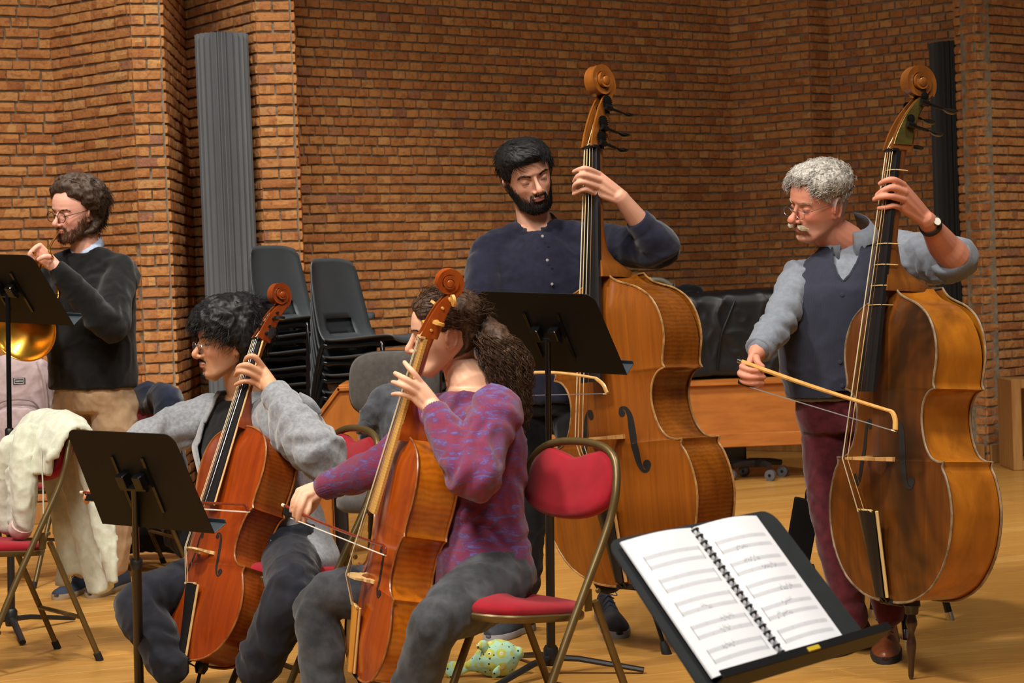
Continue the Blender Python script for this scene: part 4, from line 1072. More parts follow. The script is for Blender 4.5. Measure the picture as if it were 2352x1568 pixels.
def beard_mask(full=.9, soft=.004):
    def f(x, y, z):
        lips = np.exp(-(x / .022) ** 4 - ((z + .0645) / .0085) ** 4)
        m = 1 / (1 + np.exp((z - beard_line(x)) / soft)); mo = (y < -.065) * (x < .030) / (1 + np.exp((z + .0475) / .0015)) * (z > -.085)
        return np.clip(np.maximum(m, mo) * (1 - lips), 0, 1) * full
    return f
def beard_hairs(T, n, seed, lo=.006, hi=.012):
    rr = random.Random(seed); pa = []; bm = beard_mask(1)
    while len(pa) < n:
        z = rr.uniform(-.117, -.005); a = rr.uniform(-1.75, 1.75); q = head_pt(a, z, .001)
        if rr.random() > float(bm(np.array([abs(q.x)]), np.array([q.y]), np.array([z]))[0]): continue
        if abs(a) < .7: q.y -= .005 * math.cos(a * 2)
        d = V((q.x * 3, -.35, -1)).normalized() * rr.uniform(lo, hi)
        pa.append(np.array([tuple(T @ (q + d * t)) for t in (0, .5, 1)]))
    return pa
def head_T(center, yaw, pitch, roll, s=1.0):
    """yaw>0 turns the face to the picture's left, pitch>0 looks down, roll>0 tilts the crown to the picture's left"""
    Rm = Matrix.Rotation(-R_(yaw), 4, 'Z') @ Matrix.Rotation(R_(-roll), 4, 'Y') @ Matrix.Rotation(R_(pitch), 4, 'X')
    return Matrix.Translation(V(center)) @ Rm @ Matrix.Scale(s, 4)
M['lash'] = plain('dark_lash', rgb((34, 24, 20)), .7)
def eyes(T, parent, iris=(60, 42, 30), look=(0, 0), lid=.5):
    t = NT('eye'); c = t.n('ShaderNodeVertexColor', layer_name='Col'); t.set(c.outputs[0], .12, spec=.5)
    for s in (-1, 1):
        ctr = V((s * .0318, -.0682, .0)); mb = MB(); mb.ell((0, 0, 0), (.0120, .0120, .0120), None, 24, 18)
        o = mb.obj('eyeball', t.m, parent, True, 180); me = o.data; co = get_co(me)
        d = V((look[0], -1, look[1])).normalized(); dt = co @ np.array(d) / .0120
        col = np.where(dt[:, None] > .965, np.array([[.01, .008, .008]]), np.where(dt[:, None] > .87, np.array([rgb(iris)]), np.array([[.42, .39, .36]])))
        at = me.color_attributes.new('Col', 'FLOAT_COLOR', 'POINT'); at.data.foreach_set('color', np.concatenate([col, np.ones((len(col), 1))], 1).astype(np.float32).ravel())
        o.matrix_local = T @ Matrix.Translation(ctr)
        lz = .0012 - .0045 * lid; mb = MB(); mb.tube([T @ V((s * .0318 + .0145 * f, -.0688 - .0128 * math.sqrt(max(0, 1 - (f * .93) ** 2)), lz - .0015 * f * f)) for f in np.linspace(-1, 1, 11)], .0008, 6); mb.obj('eyelashes', M['lash'], parent)
def strands(paths, rad, sides=3):
    """many tapered hairs in one mesh; paths: list of Nx3 arrays"""
    mb = MB()
    for p in paths:
        k = len(p); p = np.asarray(p); t = np.gradient(p, axis=0); t /= np.linalg.norm(t, axis=1)[:, None] + 1e-9
        r = np.cross(t, [.3, .2, .93]); r /= np.linalg.norm(r, axis=1)[:, None] + 1e-9; b = np.cross(t, r); vs = []
        for i in range(k):
            w = rad * (1 - .75 * (i / (k - 1)) ** 2)
            for j in range(sides):
                a = 2 * math.pi * j / sides; vs.append(p[i] + (r[i] * math.cos(a) + b[i] * math.sin(a)) * w)
        fs = [(i * sides + j, i * sides + (j + 1) % sides, (i + 1) * sides + (j + 1) % sides, (i + 1) * sides + j) for i in range(k - 1) for j in range(sides)]
        mb.add(vs, fs)
    return mb
def hair_cap(mb, T, thick, na=64, nz=30, z0=-.09):
    """closed shell over the skull, thick(a,z) in metres (negative sinks into the skin)"""
    rings = []
    for z in np.linspace(z0, .1155, nz):
        rings.append([T @ head_pt(a, z, thick(a, z)) for a in [2 * math.pi * k / na - math.pi for k in range(na)]])
    top = T @ V((0, .0, .1155 + max(0, thick(math.pi, .1155)))) ; mb.loft(rings)
def hair_mat(name, a, b, rough=.42):
    t = NT(name); f = t.noise(t.coord('Object', (1, 1, .25)), 160, 3); t.set(t.ramp(f, [(.3, a), (.7, b)]), rough + .12, spec=.28); t.bump(t.noise(t.coord('Object', (1, 1, .3)), 300, 2), .3, .002); return t.m
def grow(T, n, mask, thick, flow, length, seed, steps=8, jitter=.25, curl=0., curlf=60., lift=.06, minr=.98):
    """hairs rooted in the cap, following flow(local point)->local direction"""
    rr = random.Random(seed); out = []; tries = 0
    while len(out) < n and tries < n * 30:
        tries += 1
        z = rr.uniform(-.09, .1150); a = rr.uniform(-math.pi, math.pi)
        if rr.random() > head_prof(z)[1] / .078 * .7 + .3 or rr.random() > mask(a, z): continue
        th = thick(a, z); q = head_pt(a, z, th * rr.uniform(.55, 1.0)); p = q.copy(); pts = [p.copy()]
        L = length(a, z) * rr.uniform(.7, 1.15); st = L / steps; j = V((rr.uniform(-1, 1), rr.uniform(-1, 1), rr.uniform(-1, 1))) * jitter; ph = rr.uniform(0, 6.28)
        u1 = V((rr.uniform(-1, 1), rr.uniform(-1, 1), rr.uniform(-1, 1))).normalized()
        for i in range(steps):
            nz_ = V((p.x / .078, p.y / .1, p.z / .115)).normalized(); d = flow(p, a, z, i / steps) + j; d = d - nz_ * (d.dot(nz_) - lift); d.normalize(); u = (u1 - d * u1.dot(d)).normalized(); v = d.cross(u); s_ = (i + 1) * st
            p = p + d * st; 
            # keep outside the skull
            zz = min(max(p.z, -.117), .115); aa = math.atan2(p.x, -p.y); surf = head_pt(aa, zz, .002)
            rad, rs = math.hypot(p.x, p.y), math.hypot(surf.x, surf.y)
            if p.z < .1155 and rad < rs * minr + .002: 
                k = (rs * minr + .004) / max(rad, 1e-4); p.x *= k; p.y *= k
            w = p + (u * math.cos(s_ * curlf + ph) + v * math.sin(s_ * curlf + ph)) * curl * min(1, (i + 1) / 3)
            pts.append(w.copy())
        out.append(np.array([tuple(T @ q) for q in pts]))
    return out
def brows(T, parent, mat, thick=1.0, ln=.010, n=60, seed=1, lower=.003):
    rr = random.Random(seed); pa = []
    for s in (-1, 1):
        for k in range(n):
            f = rr.random(); x = .014 + .036 * f; z = .0205 + .007 * math.sin(f * 2.4) - .004 * (f > .8) * (f - .8) * 5 + rr.uniform(-.0028, .0028) * thick - lower
            a = math.asin(min(.99, x / .077)); q = head_pt(a, z); y = q.y - .0062 + .004 * f
            d = V((s * 1, .15 + .3 * f, .35 - .6 * f)).normalized() * ln
            p0 = V((s * x, y, z)); pa.append(np.array([tuple(T @ (p0 + d * t)) for t in (0, .5, 1)]))
    strands(pa, .00055).obj('eyebrows', mat, parent)
def hand(mb, wrist, mcps, fingers, thumb, r=.0086, wr=.025, back=None):
    """wrist point, four knuckles, per finger the points after the knuckle, thumb points"""
    W = V(wrist); k = [V(q) for q in mcps]
    ax = ((k[1] + k[2]) / 2 - W).normalized(); side = (k[3] - k[0]); side = (side - ax * side.dot(ax)).normalized()
    for i, q in enumerate(k):
        base = W + side * (i - 1.5) * .0095
        mb.tube([base - ax * .015, base.lerp(q, .5), q], [.0125, .0125, .0105], 10, n=8, dome=True)
    for i in range(3):
        base = W + side * (i - 1.0) * .0095
        mb.tube([base, (k[i] + k[i + 1]) / 2 - ax * .010], [.0125, .0095], 10, dome=True)
    for i, f in enumerate(fingers):
        rr = r * (1.0, 1.05, 1.0, .86)[i]; pts = [k[i]] + [V(q) for q in f]
        rad = [rr * 1.18] + [rr * (1.06 - .11 * j) for j in range(len(f))]
        rad[-1] = rr * .80
        mb.tube(pts, rad, 10, n=14, dome=True)
    if thumb:
        t = [V(q) for q in thumb]; mb.tube(t, [.0135] + [.0108] * (len(t) - 2) + [.0088], 10, n=12, dome=True)
def pxs(lst, Y):
    """pixel triples (x,y,dY) to points"""
    return [P(x, y, Y + d) for x, y, d in lst]
def shoe(parent, heel, toe, mat, sole_mat, w=.046, h=.085, name='shoe', laces=None, z0=None):
    heel = V((heel[0], heel[1], 0)); toe = V((toe[0], toe[1], 0)); ax = (toe - heel).normalized(); L = (toe - heel).length; rt = V((ax.y, -ax.x, 0))
    mb = MB(); rings = []
    prof = [(-.04, .55, .72, .75), (0, .72, .95, .95), (.12, .78, 1.0, 1.15), (.28, .76, .90, 1.18), (.42, .82, .62, 1.0), (.58, .98, .50, .8), (.74, 1.0, .42, .62), (.88, .85, .36, .5), (.97, .55, .28, .4), (1.0, .25, .2, .3)]
    for f, ww, hh, _ in prof:
        c = heel + ax * (L * f); ring = []
        for k in range(16):
            a = 2 * math.pi * k / 16; x = math.cos(a) * w * ww; z = math.sin(a); zz = .018 + (h * hh * (z if z > 0 else 0)) + (z * .006 if z < 0 else 0); ring.append(c + rt * x * (1 if z < 0 else (1 - .32 * max(0, z) ** 2)) + V((0, 0, zz)))
        rings.append(ring)
    mb.loft(rings); o = mb.obj(name, mat, parent, True, 180)
    mb = MB(); rings = []
    for zz, e in ((0.0, .97), (.006, 1.03), (.018, 1.03), (.024, 1.0)):
        rings.append([heel + ax * (L * f) + rt * (s * w * ww * e) + V((0, 0, zz)) for s, lst in ((1, prof), (-1, list(reversed(prof)))) for f, ww, hh, _ in lst])
    mb.loft(rings); mb.obj('sole', sole_mat, o, True, 50)
    if laces:
        mb = MB()
        for k in range(4):
            f = .30 + k * .065; c = heel + ax * (L * f); hz = .018 + h * (.90 - (f - .28) * 2.0) + .002
            mb.tube([c - rt * w * .45 + V((0, 0, hz - .012)), c + V((0, 0, hz + .002)), c + ax * .012 + rt * w * .45 + V((0, 0, hz - .014))], .0022, 6)
        c = heel + ax * (L * .29); hz = .018 + h * .93
        for s in (-1, 1): mb.tube([c + V((0, 0, hz)), c + rt * s * .022 + V((0, 0, hz + .012)), c + rt * s * .034 + ax * .012 + V((0, 0, hz - .004)), c + rt * s * .01 + ax * .01 + V((0, 0, hz))], .002, 6, n=12)
        mb.obj('laces', laces, o)
    return o
def cuff(mb, p, ax, r, ln=.03, flat=1.0, up=(0, 0, 1)):
    ax = V(ax).normalized(); mb.tube([V(p) - ax * ln / 2, V(p) + ax * ln / 2], r, 18, flat=flat, up=up)
def glasses(T, parent, mat, r=.021, sq=1.0, rim=.0012, arms=True, drop=.004, half=False, lens=True):
    root = MB(); g = None
    cs = [(s * .0335) for s in (-1, 1)]
    y = -.0985
    for s, cx in zip((-1, 1), cs):
        pts = [V((cx + r * 1.08 * math.cos(a), y + .10 * abs(abs(cx) + (r * math.cos(a) * (1 if cx > 0 else -1)) - .0335) * .5, -drop + r * sq * math.sin(a))) for a in [2 * math.pi * k / 24 for k in range(25)]]
        if half: pts = [q for q in pts if q.z < -drop + .002 * 0 - r * sq * .15] if False else pts
        root.tube([T @ q for q in pts], rim, 6)
        if arms: root.tube([T @ V((s * (.0335 + r * 1.05), y + .002, -drop + .006)), T @ V((s * .076, -.045, .008)), T @ V((s * .081, .008, .010)), T @ V((s * .080, .020, -.010))], rim * .9, 6, n=12)
    root.tube([T @ V((-.0335 + r * .95, y, -drop + .005)), T @ V((0, y - .004, -drop + .009)), T @ V((.0335 - r * .95, y, -drop + .005))], rim, 6, n=8)
    o = root.obj('glasses', mat, parent)
    if lens:
        for cx in cs:
            mb = MB(); ring = [T @ V((cx + r * 1.05 * math.cos(a), y, -drop + r * sq * math.sin(a))) for a in [2 * math.pi * k / 24 for k in range(24)]]
            mb.add(ring, [tuple(range(24))]); mb.obj('lens', M['lens'], o, False)
    return o
t = NT('spectacle_lens'); t.set((1, 1, 1), .02); t.b.inputs['Transmission Weight'].default_value = 1; t.b.inputs['IOR'].default_value = 1.02; t.b.inputs['Alpha'].default_value = .25; M['lens'] = t.m
M['sole_black'] = plain('black_rubber_sole', rgb((28, 26, 24)), .7)
# ---------------------------------------------------------------- people
def pxw(lst, Y): return [P(x, y, (Y + d) * .95) for x, y, d in lst]
def person(label, base):
    return empty('person', base, label, 'person')
def keep_world(root):
    """children were modelled in world space: compensate the root's offset"""
    for ch in root.children: ch.matrix_parent_inverse = Matrix.Translation(-V(root.location))
def trousers(parent, mat, pelvis, hips, knees, ankles, rt, fw, w=.165, d=.115, r=(.088, .066, .056), waist=None, amp=.004, seed=2, vox=.008, hem=None, top=.10, seat=None):
    mb = MB(); pelvis = V(pelvis)
    up = V((0, 0, 1)) if waist is None else (V(waist) - pelvis).normalized()
    torso(mb, [(pelvis - up * .07, rt, fw, w * .92, d * .92), (pelvis, rt, fw, w, d), (pelvis + up * top, rt, fw, w * .90, d * .92)])
    for h, k, a in zip(hips, knees, ankles):
        h, k, a = V(h), V(k), V(a)
        limb(mb, [h, h.lerp(k, .5), k, k.lerp(a, .5), a], [r[0] * 1.02, r[0] * .93, r[1], r[1] * .97 if hem is None else (r[1] + r[2]) / 2, r[2]], 26)
    segs = [(tuple(k), tuple((V(k) - V(h))), .10) for h, k in zip(hips, knees)] + [(tuple(V(a) + V((0, 0, .05))), (0, 0, 1), .09) for a in ankles] + [(tuple(h), (0, 0, 1), .10) for h in hips]
    return remeshed('trousers', mb, vox, mat, parent, 3, limb_folds(segs, amp, seed, 34, folds(amp * 1.1, 10, seed, (1, 1, .5))))
# ============ the bassist in the navy shirt
def man_navy():
    root = person('bearded black-haired man in navy shirt and black trousers playing the middle double bass', (P(1290, 1450, 7.1).x, 7.1, 0))
    T = head_T(P(1210, 404, 7.08), -16, 15, 15, 1.04)
    N = P(1230, 518, 7.15); SL, SR = P(1122, 580, 7.13), P(1378, 566, 7.08)
    rt = (SR - SL).normalized(); fw = V((rt.y, -rt.x, 0)).normalized()
    chest, waist, pel = P(1246, 660, 7.12), P(1255, 810, 7.12), P(1262, 890, 7.12)
    EL, WL = P(1512, 566, 6.90), P(1424, 452, 6.79); ER, WR = P(1100, 742, 7.0), P(1150, 862, 6.88)
    # skin
    mb = MB(); head_mb(mb, T, 1.05, 1.0, 1.15, 1.2)
    limb(mb, [T @ V((0, .028, -.03)), T @ V((0, .026, -.09)), N], [.058, .056, .064], 10)
    torso(mb, [(N - V((0, 0, .0)), rt, fw, .07, .06), (chest, rt, fw, .12, .07), (waist, rt, fw, .08, .06)])
    for S, E_, W_ in ((SR, EL, WL), (SL, ER, WR)):
        limb(mb, [chest.lerp(S, .6), S, E_, E_.lerp(W_, .45), W_], [.05, .045, .040, .038, .027], 24)
    Y = 6.79
    hand(mb, WL, pxs([(1377, 400, -.02), (1379, 414, -.028), (1374, 429, -.028), (1366, 444, -.02)], Y),
         [pxs([(1347, 387, -.055), (1331, 389, -.05), (1318, 394, -.03)], Y), pxs([(1342, 402, -.062), (1327, 405, -.055), (1319, 417, -.03)], Y), pxs([(1337, 418, -.062), (1321, 424, -.055), (1318, 437, -.03)], Y), pxs([(1343, 435, -.052), (1329, 440, -.045), (1317, 446, -.028)], Y)],
         pxs([(1405, 437, .01), (1385, 425, .04), (1362, 415, .05)], Y), r=.0092)
    Y = 6.86
    hand(mb, WR, pxs([(1160, 885, -.03), (1150, 890, -.02), (1140, 893, 0), (1130, 893, .02)], Y), [pxs([(1152, 905, -.05), (1140, 900, -.04)], Y), pxs([(1140, 912, -.04), (1128, 904, -.03)], Y), pxs([(1128, 912, -.01), (1118, 902, 0)], Y), pxs([(1120, 908, .02), (1112, 898, .02)], Y)], pxs([(1160, 870, -.02), (1150, 872, -.05)], Y))
    bd = beard_mask(.94)
    remeshed('body', mb, .0034, M['skin'], root, 2, None, skin_color(T, (214, 160, 134), (160, 84, 78), ((44, 32, 28), bd), blush=(206, 128, 108), hairline=((30, 26, 26), lambda x, y, z: ((z > .06) | ((y > .03) & (z > -.03))) * .9)))
    eyes(T, root, (48, 32, 24), (.0, -.4), 1.15)
    hm = hair_mat('black_hair', rgb((16, 15, 16)), rgb((34, 32, 33)))
    fr = lambda a: .058 + .006 * math.cos(3 * a)      # hairline height at the front
    def thick(a, z):
        c = math.cos(a)
        if c > .2: e = (z - (fr(a) - (0 if abs(a) < .9 else (abs(a) - .9) * .16)))
        elif c > -.25: e = z - (.012 - (.2 - c) * .05)
        else: e = z + .055
        k = max(-1, min(1, e / .012)); base = .006 + .015 * max(0, min(1, (z + .03) / .12)) + (.004 if c > 0 and z > .06 else 0)
        return base * k if k > 0 else .028 * k
    mb = MB(); hair_cap(mb, T, thick); cap = remeshed('hair', mb, .004, hm, root, 2, lambda co, no: .0018 * pnoise(co, 90, 2))
    pa = grow(T, 2400, lambda a, z: 1 if thick(a, z) > .006 else 0, thick, lambda p, a, z, f: V((.9 * max(0, 1 - abs(p.x) / .05) if z > .05 and math.cos(a) > -.2 else .2 * (1 if a > 0 else -1), -.55 if math.cos(a) > .1 and z > .03 else .35, .0 if z > .06 else -.85)), lambda a, z: .040 if z > .05 else .014, 4, 5, .18)
    strands(pa, .0008).obj('hair_strands', hm, cap)
    # beard
    strands(beard_hairs(T, 1500, 9, .007, .013), .0009).obj('beard', hm, root)
    brows(T, root, hm, 1.4, .011, 80, 2)
    # shirt
    shirt = fabric('navy_cotton', rgb((17, 18, 36)), rgb((24, 26, 47)), 40, .85, .25, .3, 900)
    mb = MB()
    torso(mb, [(N + V((0, 0, -.022)), rt, fw, .074, .066), (N.lerp(chest, .18), rt, fw, .104, .082), (N.lerp(chest, .32), rt, fw, .150, .100), (chest.lerp(N, .45), rt, fw, .192, .118), (chest, rt, fw, .195, .128), (waist, rt, fw, .178, .128), (pel, rt, fw, .182, .130), (pel - V((0, 0, .05)), rt, fw, .180, .128)])
    limb(mb, [chest.lerp(SR, .66) + V((0, 0, .02)), SR, SR.lerp(EL, .5), EL + V((.01, 0, -.005)), EL.lerp(WL, .42)], [.070, .076, .072, .066, .050], 26)
    limb(mb, [chest.lerp(SL, .62) + V((0, 0, .03)), SL + V((.01, 0, -.012)), SL.lerp(ER, .5), ER, ER.lerp(WR, .5), ER.lerp(WR, .85)], [.066, .074, .072, .064, .054, .046], 26)
    for S in (SL, SR): limb(mb, [N + V((0, 0, -.035)), N.lerp(S, .5) + V((0, 0, .0)), S + V((0, 0, .004))], [.048, .058, .066], 12)
    sh = remeshed('shirt', mb, .0075, shirt, root, 3, limb_folds([(tuple(EL), tuple(WL - EL), .13), (tuple(SR), tuple(EL - SR), .12), (tuple(SL), (.3, 0, 1), .12), (tuple(ER), tuple(WR - ER), .12)], .006, 3, 30, folds(.0045, 7, 4)))
    mb = MB(); d = (WL - EL).normalized(); p = EL.lerp(WL, .46); mb.tube([p - d * .035, p + d * .02, p + d * .026], [.051, .046, .040], 20); mb.obj('shirt_cuff', shirt, sh, True, 50)
    # collar stand with two points
    for s in (-1, 1):
        mb = MB(); row0, row1 = [], []
        for k in range(9):
            a = s * (R_(20) + R_(140) * k / 8); c = N + V((0, 0, .0)) + fw * .0 ; w = rt * math.sin(a) * .070 + fw * math.cos(a) * .064
            row0.append(c + w * 1.02 + V((0, 0, .022 - .034 * math.cos(a)))); row1.append(c + w * 1.60 + V((0, 0, -.020 - .034 * math.cos(a) - (.030 if k == 0 else 0))) )
        n = 9; mb.add(row0 + row1, [(i, i + 1, n + i + 1, n + i) for i in range(n - 1)]); o = mb.obj('collar', shirt, sh, True, 60); md = o.modifiers.new('t', 'SOLIDIFY'); md.thickness = .003
    mb = MB()
    btn = plain('shell_button', rgb((150, 146, 140)), .3)
    for x, y in ((1246, 542), (1257, 597), (1268, 652)):
        mb = MB(); mb.lathe([(.001, -.002), (.005, -.001), (.005, .0015), (.001, .002)], tuple(P(x, y, 7.12 - .142 if y > 550 else 7.12 - .115)), tuple(fw), 12); mb.obj('button', btn, sh)
    ring_mb = MB(); rp = P(1344, 418, 6.745); ring_mb.lathe([(.0112, -.002), (.0120, -.002), (.0120, .002), (.0112, .002)], tuple(rp), (1, 0, .25), 16); ring_mb.obj('finger_ring', plain('silver_ring', (.8, .78, .74), .2, 1), root)
    blk = fabric('black_trouser_cloth', rgb((14, 14, 16)), rgb((24, 24, 27)), 30, .9, .15, .2)
    trousers(root, blk, P(1262, 905, 7.12), [P(1212, 925, 7.14), P(1312, 925, 7.1)], [P(1216, 1130, 7.08), P(1352, 1130, 7.02)], [P(1204, 1345, 7.12), P(1396, 1330, 6.98)], rt, fw, .165, .115, (.085, .066, .055))
    sn = plain('dark_sneaker', rgb((36, 38, 44)), .7, 0, .3, 30, .3, 120); ss = plain('sneaker_sole_grey', rgb((150, 152, 156)), .7)
    lc = fabric('blue_laces', rgb((36, 52, 92)), rgb((60, 80, 120)), 60)
    h, t_ = PZ(1212, 1446), PZ(1122, 1474); shoe(root, h, t_, sn, ss, .05, .095, 'sneaker', lc)
    h, t_ = PZ(1388, 1416), PZ(1424, 1466); shoe(root, h, t_, sn, ss, .052, .095, 'sneaker', lc)
    keep_world(root)
    bow('double_bass_bow', 'pale wooden arched bow crossing the strings of the golden-brown bass', P(1368, 868, 6.50), P(1122, 872, 6.88), P(1300, 905, 6.5) - P(1300, 860, 6.5), M['snakewood'], tiph=.045, camber=.022, hairmat=M['dark_hair'], hb=.055, rad=.0058, headlen=.07)
    return root
man_navy()
# ============ the bassist in waistcoat
def man_vest():
    root = person('grey-haired man with moustache in navy waistcoat and burgundy trousers bowing the dark bass', (P(1990, 1480, 6.55).x, 6.55, 0))
    T = head_T(P(1881, 468, 6.58), 62, 11, -12, 1.04)
    N = P(1946, 560, 6.66); SL, SR = P(1842, 632, 6.63), P(2048, 580, 6.66)
    rt = V((1, -.16, 0)).normalized(); fw = V((rt.y, -rt.x, 0)).normalized()
    chest, waist, pel = P(1930, 690, 6.60), P(1926, 840, 6.60), P(1936, 915, 6.60)
    EL, WL = P(2190, 600, 6.42), P(2128, 504, 6.24); ER, WR = P(1790, 738, 6.46), P(1737, 812, 6.32)
    mb = MB(); head_mb(mb, T, 1.25, 1.0, 1.0, 1.0, 1.1, 1.12)
    limb(mb, [T @ V((0, .028, -.03)), T @ V((0, .024, -.085)), N], [.062, .060, .066], 10)
    torso(mb, [(N, rt, fw, .07, .06), (chest, rt, fw, .12, .07), (waist, rt, fw, .08, .06)])
    limb(mb, [chest.lerp(SR, .6), SR, EL, EL.lerp(WL, .4), EL.lerp(WL, .8), WL], [.05, .045, .052, .049, .034, .029], 26)
    limb(mb, [chest.lerp(SL, .6), SL, ER, ER.lerp(WR, .45), WR], [.05, .045, .042, .038, .028], 24)
    Y = 6.20
    hand(mb, WL, pxs([(2076, 425, -.02), (2079, 442, -.03), (2076, 458, -.03), (2069, 477, -.02)], Y),
         [pxs([(2054, 413, -.05), (2036, 414, -.05), (2021, 422, -.03)], Y), pxs([(2050, 431, -.058), (2030, 437, -.055), (2015, 447, -.03)], Y), pxs([(2046, 451, -.058), (2024, 452, -.055), (2008, 458, -.03)], Y), pxs([(2051, 473, -.048), (2035, 476, -.045), (2018, 478, -.028)], Y)],
         pxs([(2105, 480, .01), (2085, 462, .04), (2064, 450, .05)], Y), r=.0098)
    Y = 6.29
    hand(mb, WR, pxs([(1719, 838, -.012), (1712, 850, -.006), (1712, 863, 0), (1720, 876, .0)], Y),
         [pxs([(1704, 842, -.045), (1725, 850, -.066), (1752, 853, -.05)], Y), pxs([(1700, 858, -.045), (1722, 866, -.066), (1755, 866, -.05)], Y), pxs([(1706, 874, -.04), (1728, 880, -.06), (1752, 879, -.045)], Y), pxs([(1718, 886, -.035), (1736, 888, -.05), (1750, 885, -.04)], Y)],
         pxs([(1737, 822, -.03), (1742, 834, -.045), (1752, 842, -.05)], Y), r=.0098)
    gb = lambda x, y, z: np.clip((-.025 - z) / .03, 0, 1) * .26
    remeshed('body', mb, .0034, M['skin'], root, 2, None, skin_color(T, (206, 138, 112), (168, 92, 80), ((170, 150, 135), gb), blush=(206, 104, 84), hairline=((150, 140, 132), lambda x, y, z: ((y > -.012) & (z > -.045 + (y < .03) * .05)) * .75)))
    eyes(T, root, (70, 84, 96), (.1, -.35), 1.0)
    hm = hair_mat('grey_hair', rgb((118, 112, 106)), rgb((206, 200, 190)), .5)
    def thick(a, z):
        c = math.cos(a)
        if c > .15: e = z - (.080 - (0 if abs(a) < .7 else (abs(a) - .7) * .10))
        elif c > -.3: e = z - .034
        else: e = z - .01
        k = max(-1, min(1, e / .014)); base = .003 + .024 * max(0, min(1, (z - .03) / .05))
        return base * k if k > 0 else .028 * k
    mb = MB(); hair_cap(mb, T, thick); cap = remeshed('hair', mb, .004, hm, root, 2, lambda co, no: .004 * (1 - 2 * np.abs(pnoise(co, 30, 2))) + .002 * pnoise(co, 80, 3))
    pa = grow(T, 2400, lambda a, z: 1 if thick(a, z) > .004 else 0, thick, lambda p, a, z, f: V((.35 * math.sin(6 * f + 9 * a), -.75 if z > .04 else .4, .35 - .9 * f if z > .04 else -.8)), lambda a, z: (.028 if math.cos(a) > .5 else .042) if z > .05 else .014, 5, 8, .35, .005, 150)
    strands(pa, .0011).obj('hair_strands', hm, cap)
    mm = hair_mat('pale_moustache', rgb((170, 150, 122)), rgb((222, 208, 186)), .5); rr = random.Random(3); pa = []
    for k in range(620):
        s = rr.choice((-1, 1)); f = rr.random(); x = s * (.003 + .024 * f); z = -.0495 - .006 * f + rr.uniform(-.004, .004); q = V((x, -.0905 + .010 * f, z)); d = V((s * 1.0, .15 * f - .25, -.55 + .3 * f)).normalized() * rr.uniform(.016, .034)
        pa.append(np.array([tuple(T @ (q + d * t + V((0, -.004 * math.sin(t * 3), .006 * t * t)))) for t in (0, .35, .7, 1)]))
    strands(pa, .0011).obj('moustache', mm, root)
    brows(T, root, mm, 1.2, .010, 60, 3)
    glasses(T, root, M['steel'], .020, .72, .0010, True, .010)
    # grey shirt: sleeves, collar
    shirt = fabric('grey_blue_shirt', rgb((116, 122, 132)), rgb((128, 134, 144)), 60, .8, .2, .25, 900)
    mb = MB()
    torso(mb, [(N + V((0, 0, .0)), rt, fw, .074, .064), (N.lerp(chest, .16), rt, fw, .098, .076), (N.lerp(chest, .34), rt, fw, .145, .096), (chest.lerp(N, .4), rt, fw, .176, .112), (chest, rt, fw, .180, .118), (waist, rt, fw, .168, .122), (pel, rt, fw, .170, .124)])
    limb(mb, [chest.lerp(SR, .66) + V((0, 0, .01)), SR, SR.lerp(EL, .45), SR.lerp(EL, .85), EL + V((.012, 0, .01))], [.070, .076, .076, .080, .070], 26)
    limb(mb, [chest.lerp(SL, .40) + V((0, 0, -.02)), SL, SL.lerp(ER, .5), ER, ER.lerp(WR, .55), ER.lerp(WR, .80)], [.056, .058, .057, .054, .049, .044], 26)
    sh = remeshed('shirt', mb, .0075, shirt, root, 3, limb_folds([(tuple(SR.lerp(EL, .6)), tuple(EL - SR), .16), (tuple(ER), tuple(WR - SL), .16), (tuple(SL), (.3, 0, 1), .14), (tuple(WR), tuple(WR - ER), .10)], .006, 3, 36, folds(.0042, 13, 8)))
    mb = MB(); d = (WL - EL).normalized(); p = EL + (WL - EL) * .10; mb.tube([p - d * .045, p - d * .01, p + d * .018, p + d * .024], [.070, .074, .070, .058], 22, n=10); mb.obj('rolled_cuff', shirt, sh, True, 60)
    mb = MB(); d = (WR - ER).normalized(); p = ER.lerp(WR, .78); mb.tube([p - d * .05, p, p + d * .02, p + d * .026], [.047, .047, .047, .038], 22, n=10); mb.obj('shirt_cuff', shirt, sh, True, 60)
    for s in (-1, 1):
        mb = MB(); row0, row1 = [], []
        for k in range(9):
            a = s * (R_(14) + R_(146) * k / 8); w = rt * math.sin(a) * .072 + fw * math.cos(a) * .066
            row0.append(N + w * 1.08 + V((0, 0, .072 - .036 * math.cos(a)))); row1.append(N + w * 1.62 + V((0, 0, .022 - .036 * math.cos(a) - (.045 if k == 0 else 0))))
        mb.add(row0 + row1, [(i, i + 1, 9 + i + 1, 9 + i) for i in range(8)]); o = mb.obj('collar', shirt, sh, True, 60); md = o.modifiers.new('t', 'SOLIDIFY'); md.thickness = .003
    # waistcoat: shell around the torso with a V neck, cut by faces
    t = NT('navy_pinstripe'); c = t.coord(); f = t.noise(c, 40, 3); w = t.n('ShaderNodeTexWave', bands_direction='X'); w.inputs['Scale'].default_value = 60; w.inputs['Distortion'].default_value = .6; t.l(c, w.inputs[0])
    t.set(t.mix(t.math('MULTIPLY', w.outputs['Fac'], .35), t.ramp(f, [(.3, rgb((17, 20, 37))), (.7, rgb((24, 28, 47)))]), rgb((38, 44, 68))), .85, sheen=.2); t.bump(t.noise(c, 800, 2), .2, .001)
    rows = catmull([tuple(a) + (w_, d_) for a, w_, d_ in ((N + V((0, 0, -.005)), .088, .080), (N.lerp(chest, .16), .108, .090), (N.lerp(chest, .34), .150, .108), (chest.lerp(N, .35), .180, .128), (chest, .203, .136), (waist, .188, .137), (waist.lerp(pel, .55), .183, .139), (pel + V((0, 0, .012)), .182, .140))], 100)
    vs = []; fs = []; n = 220
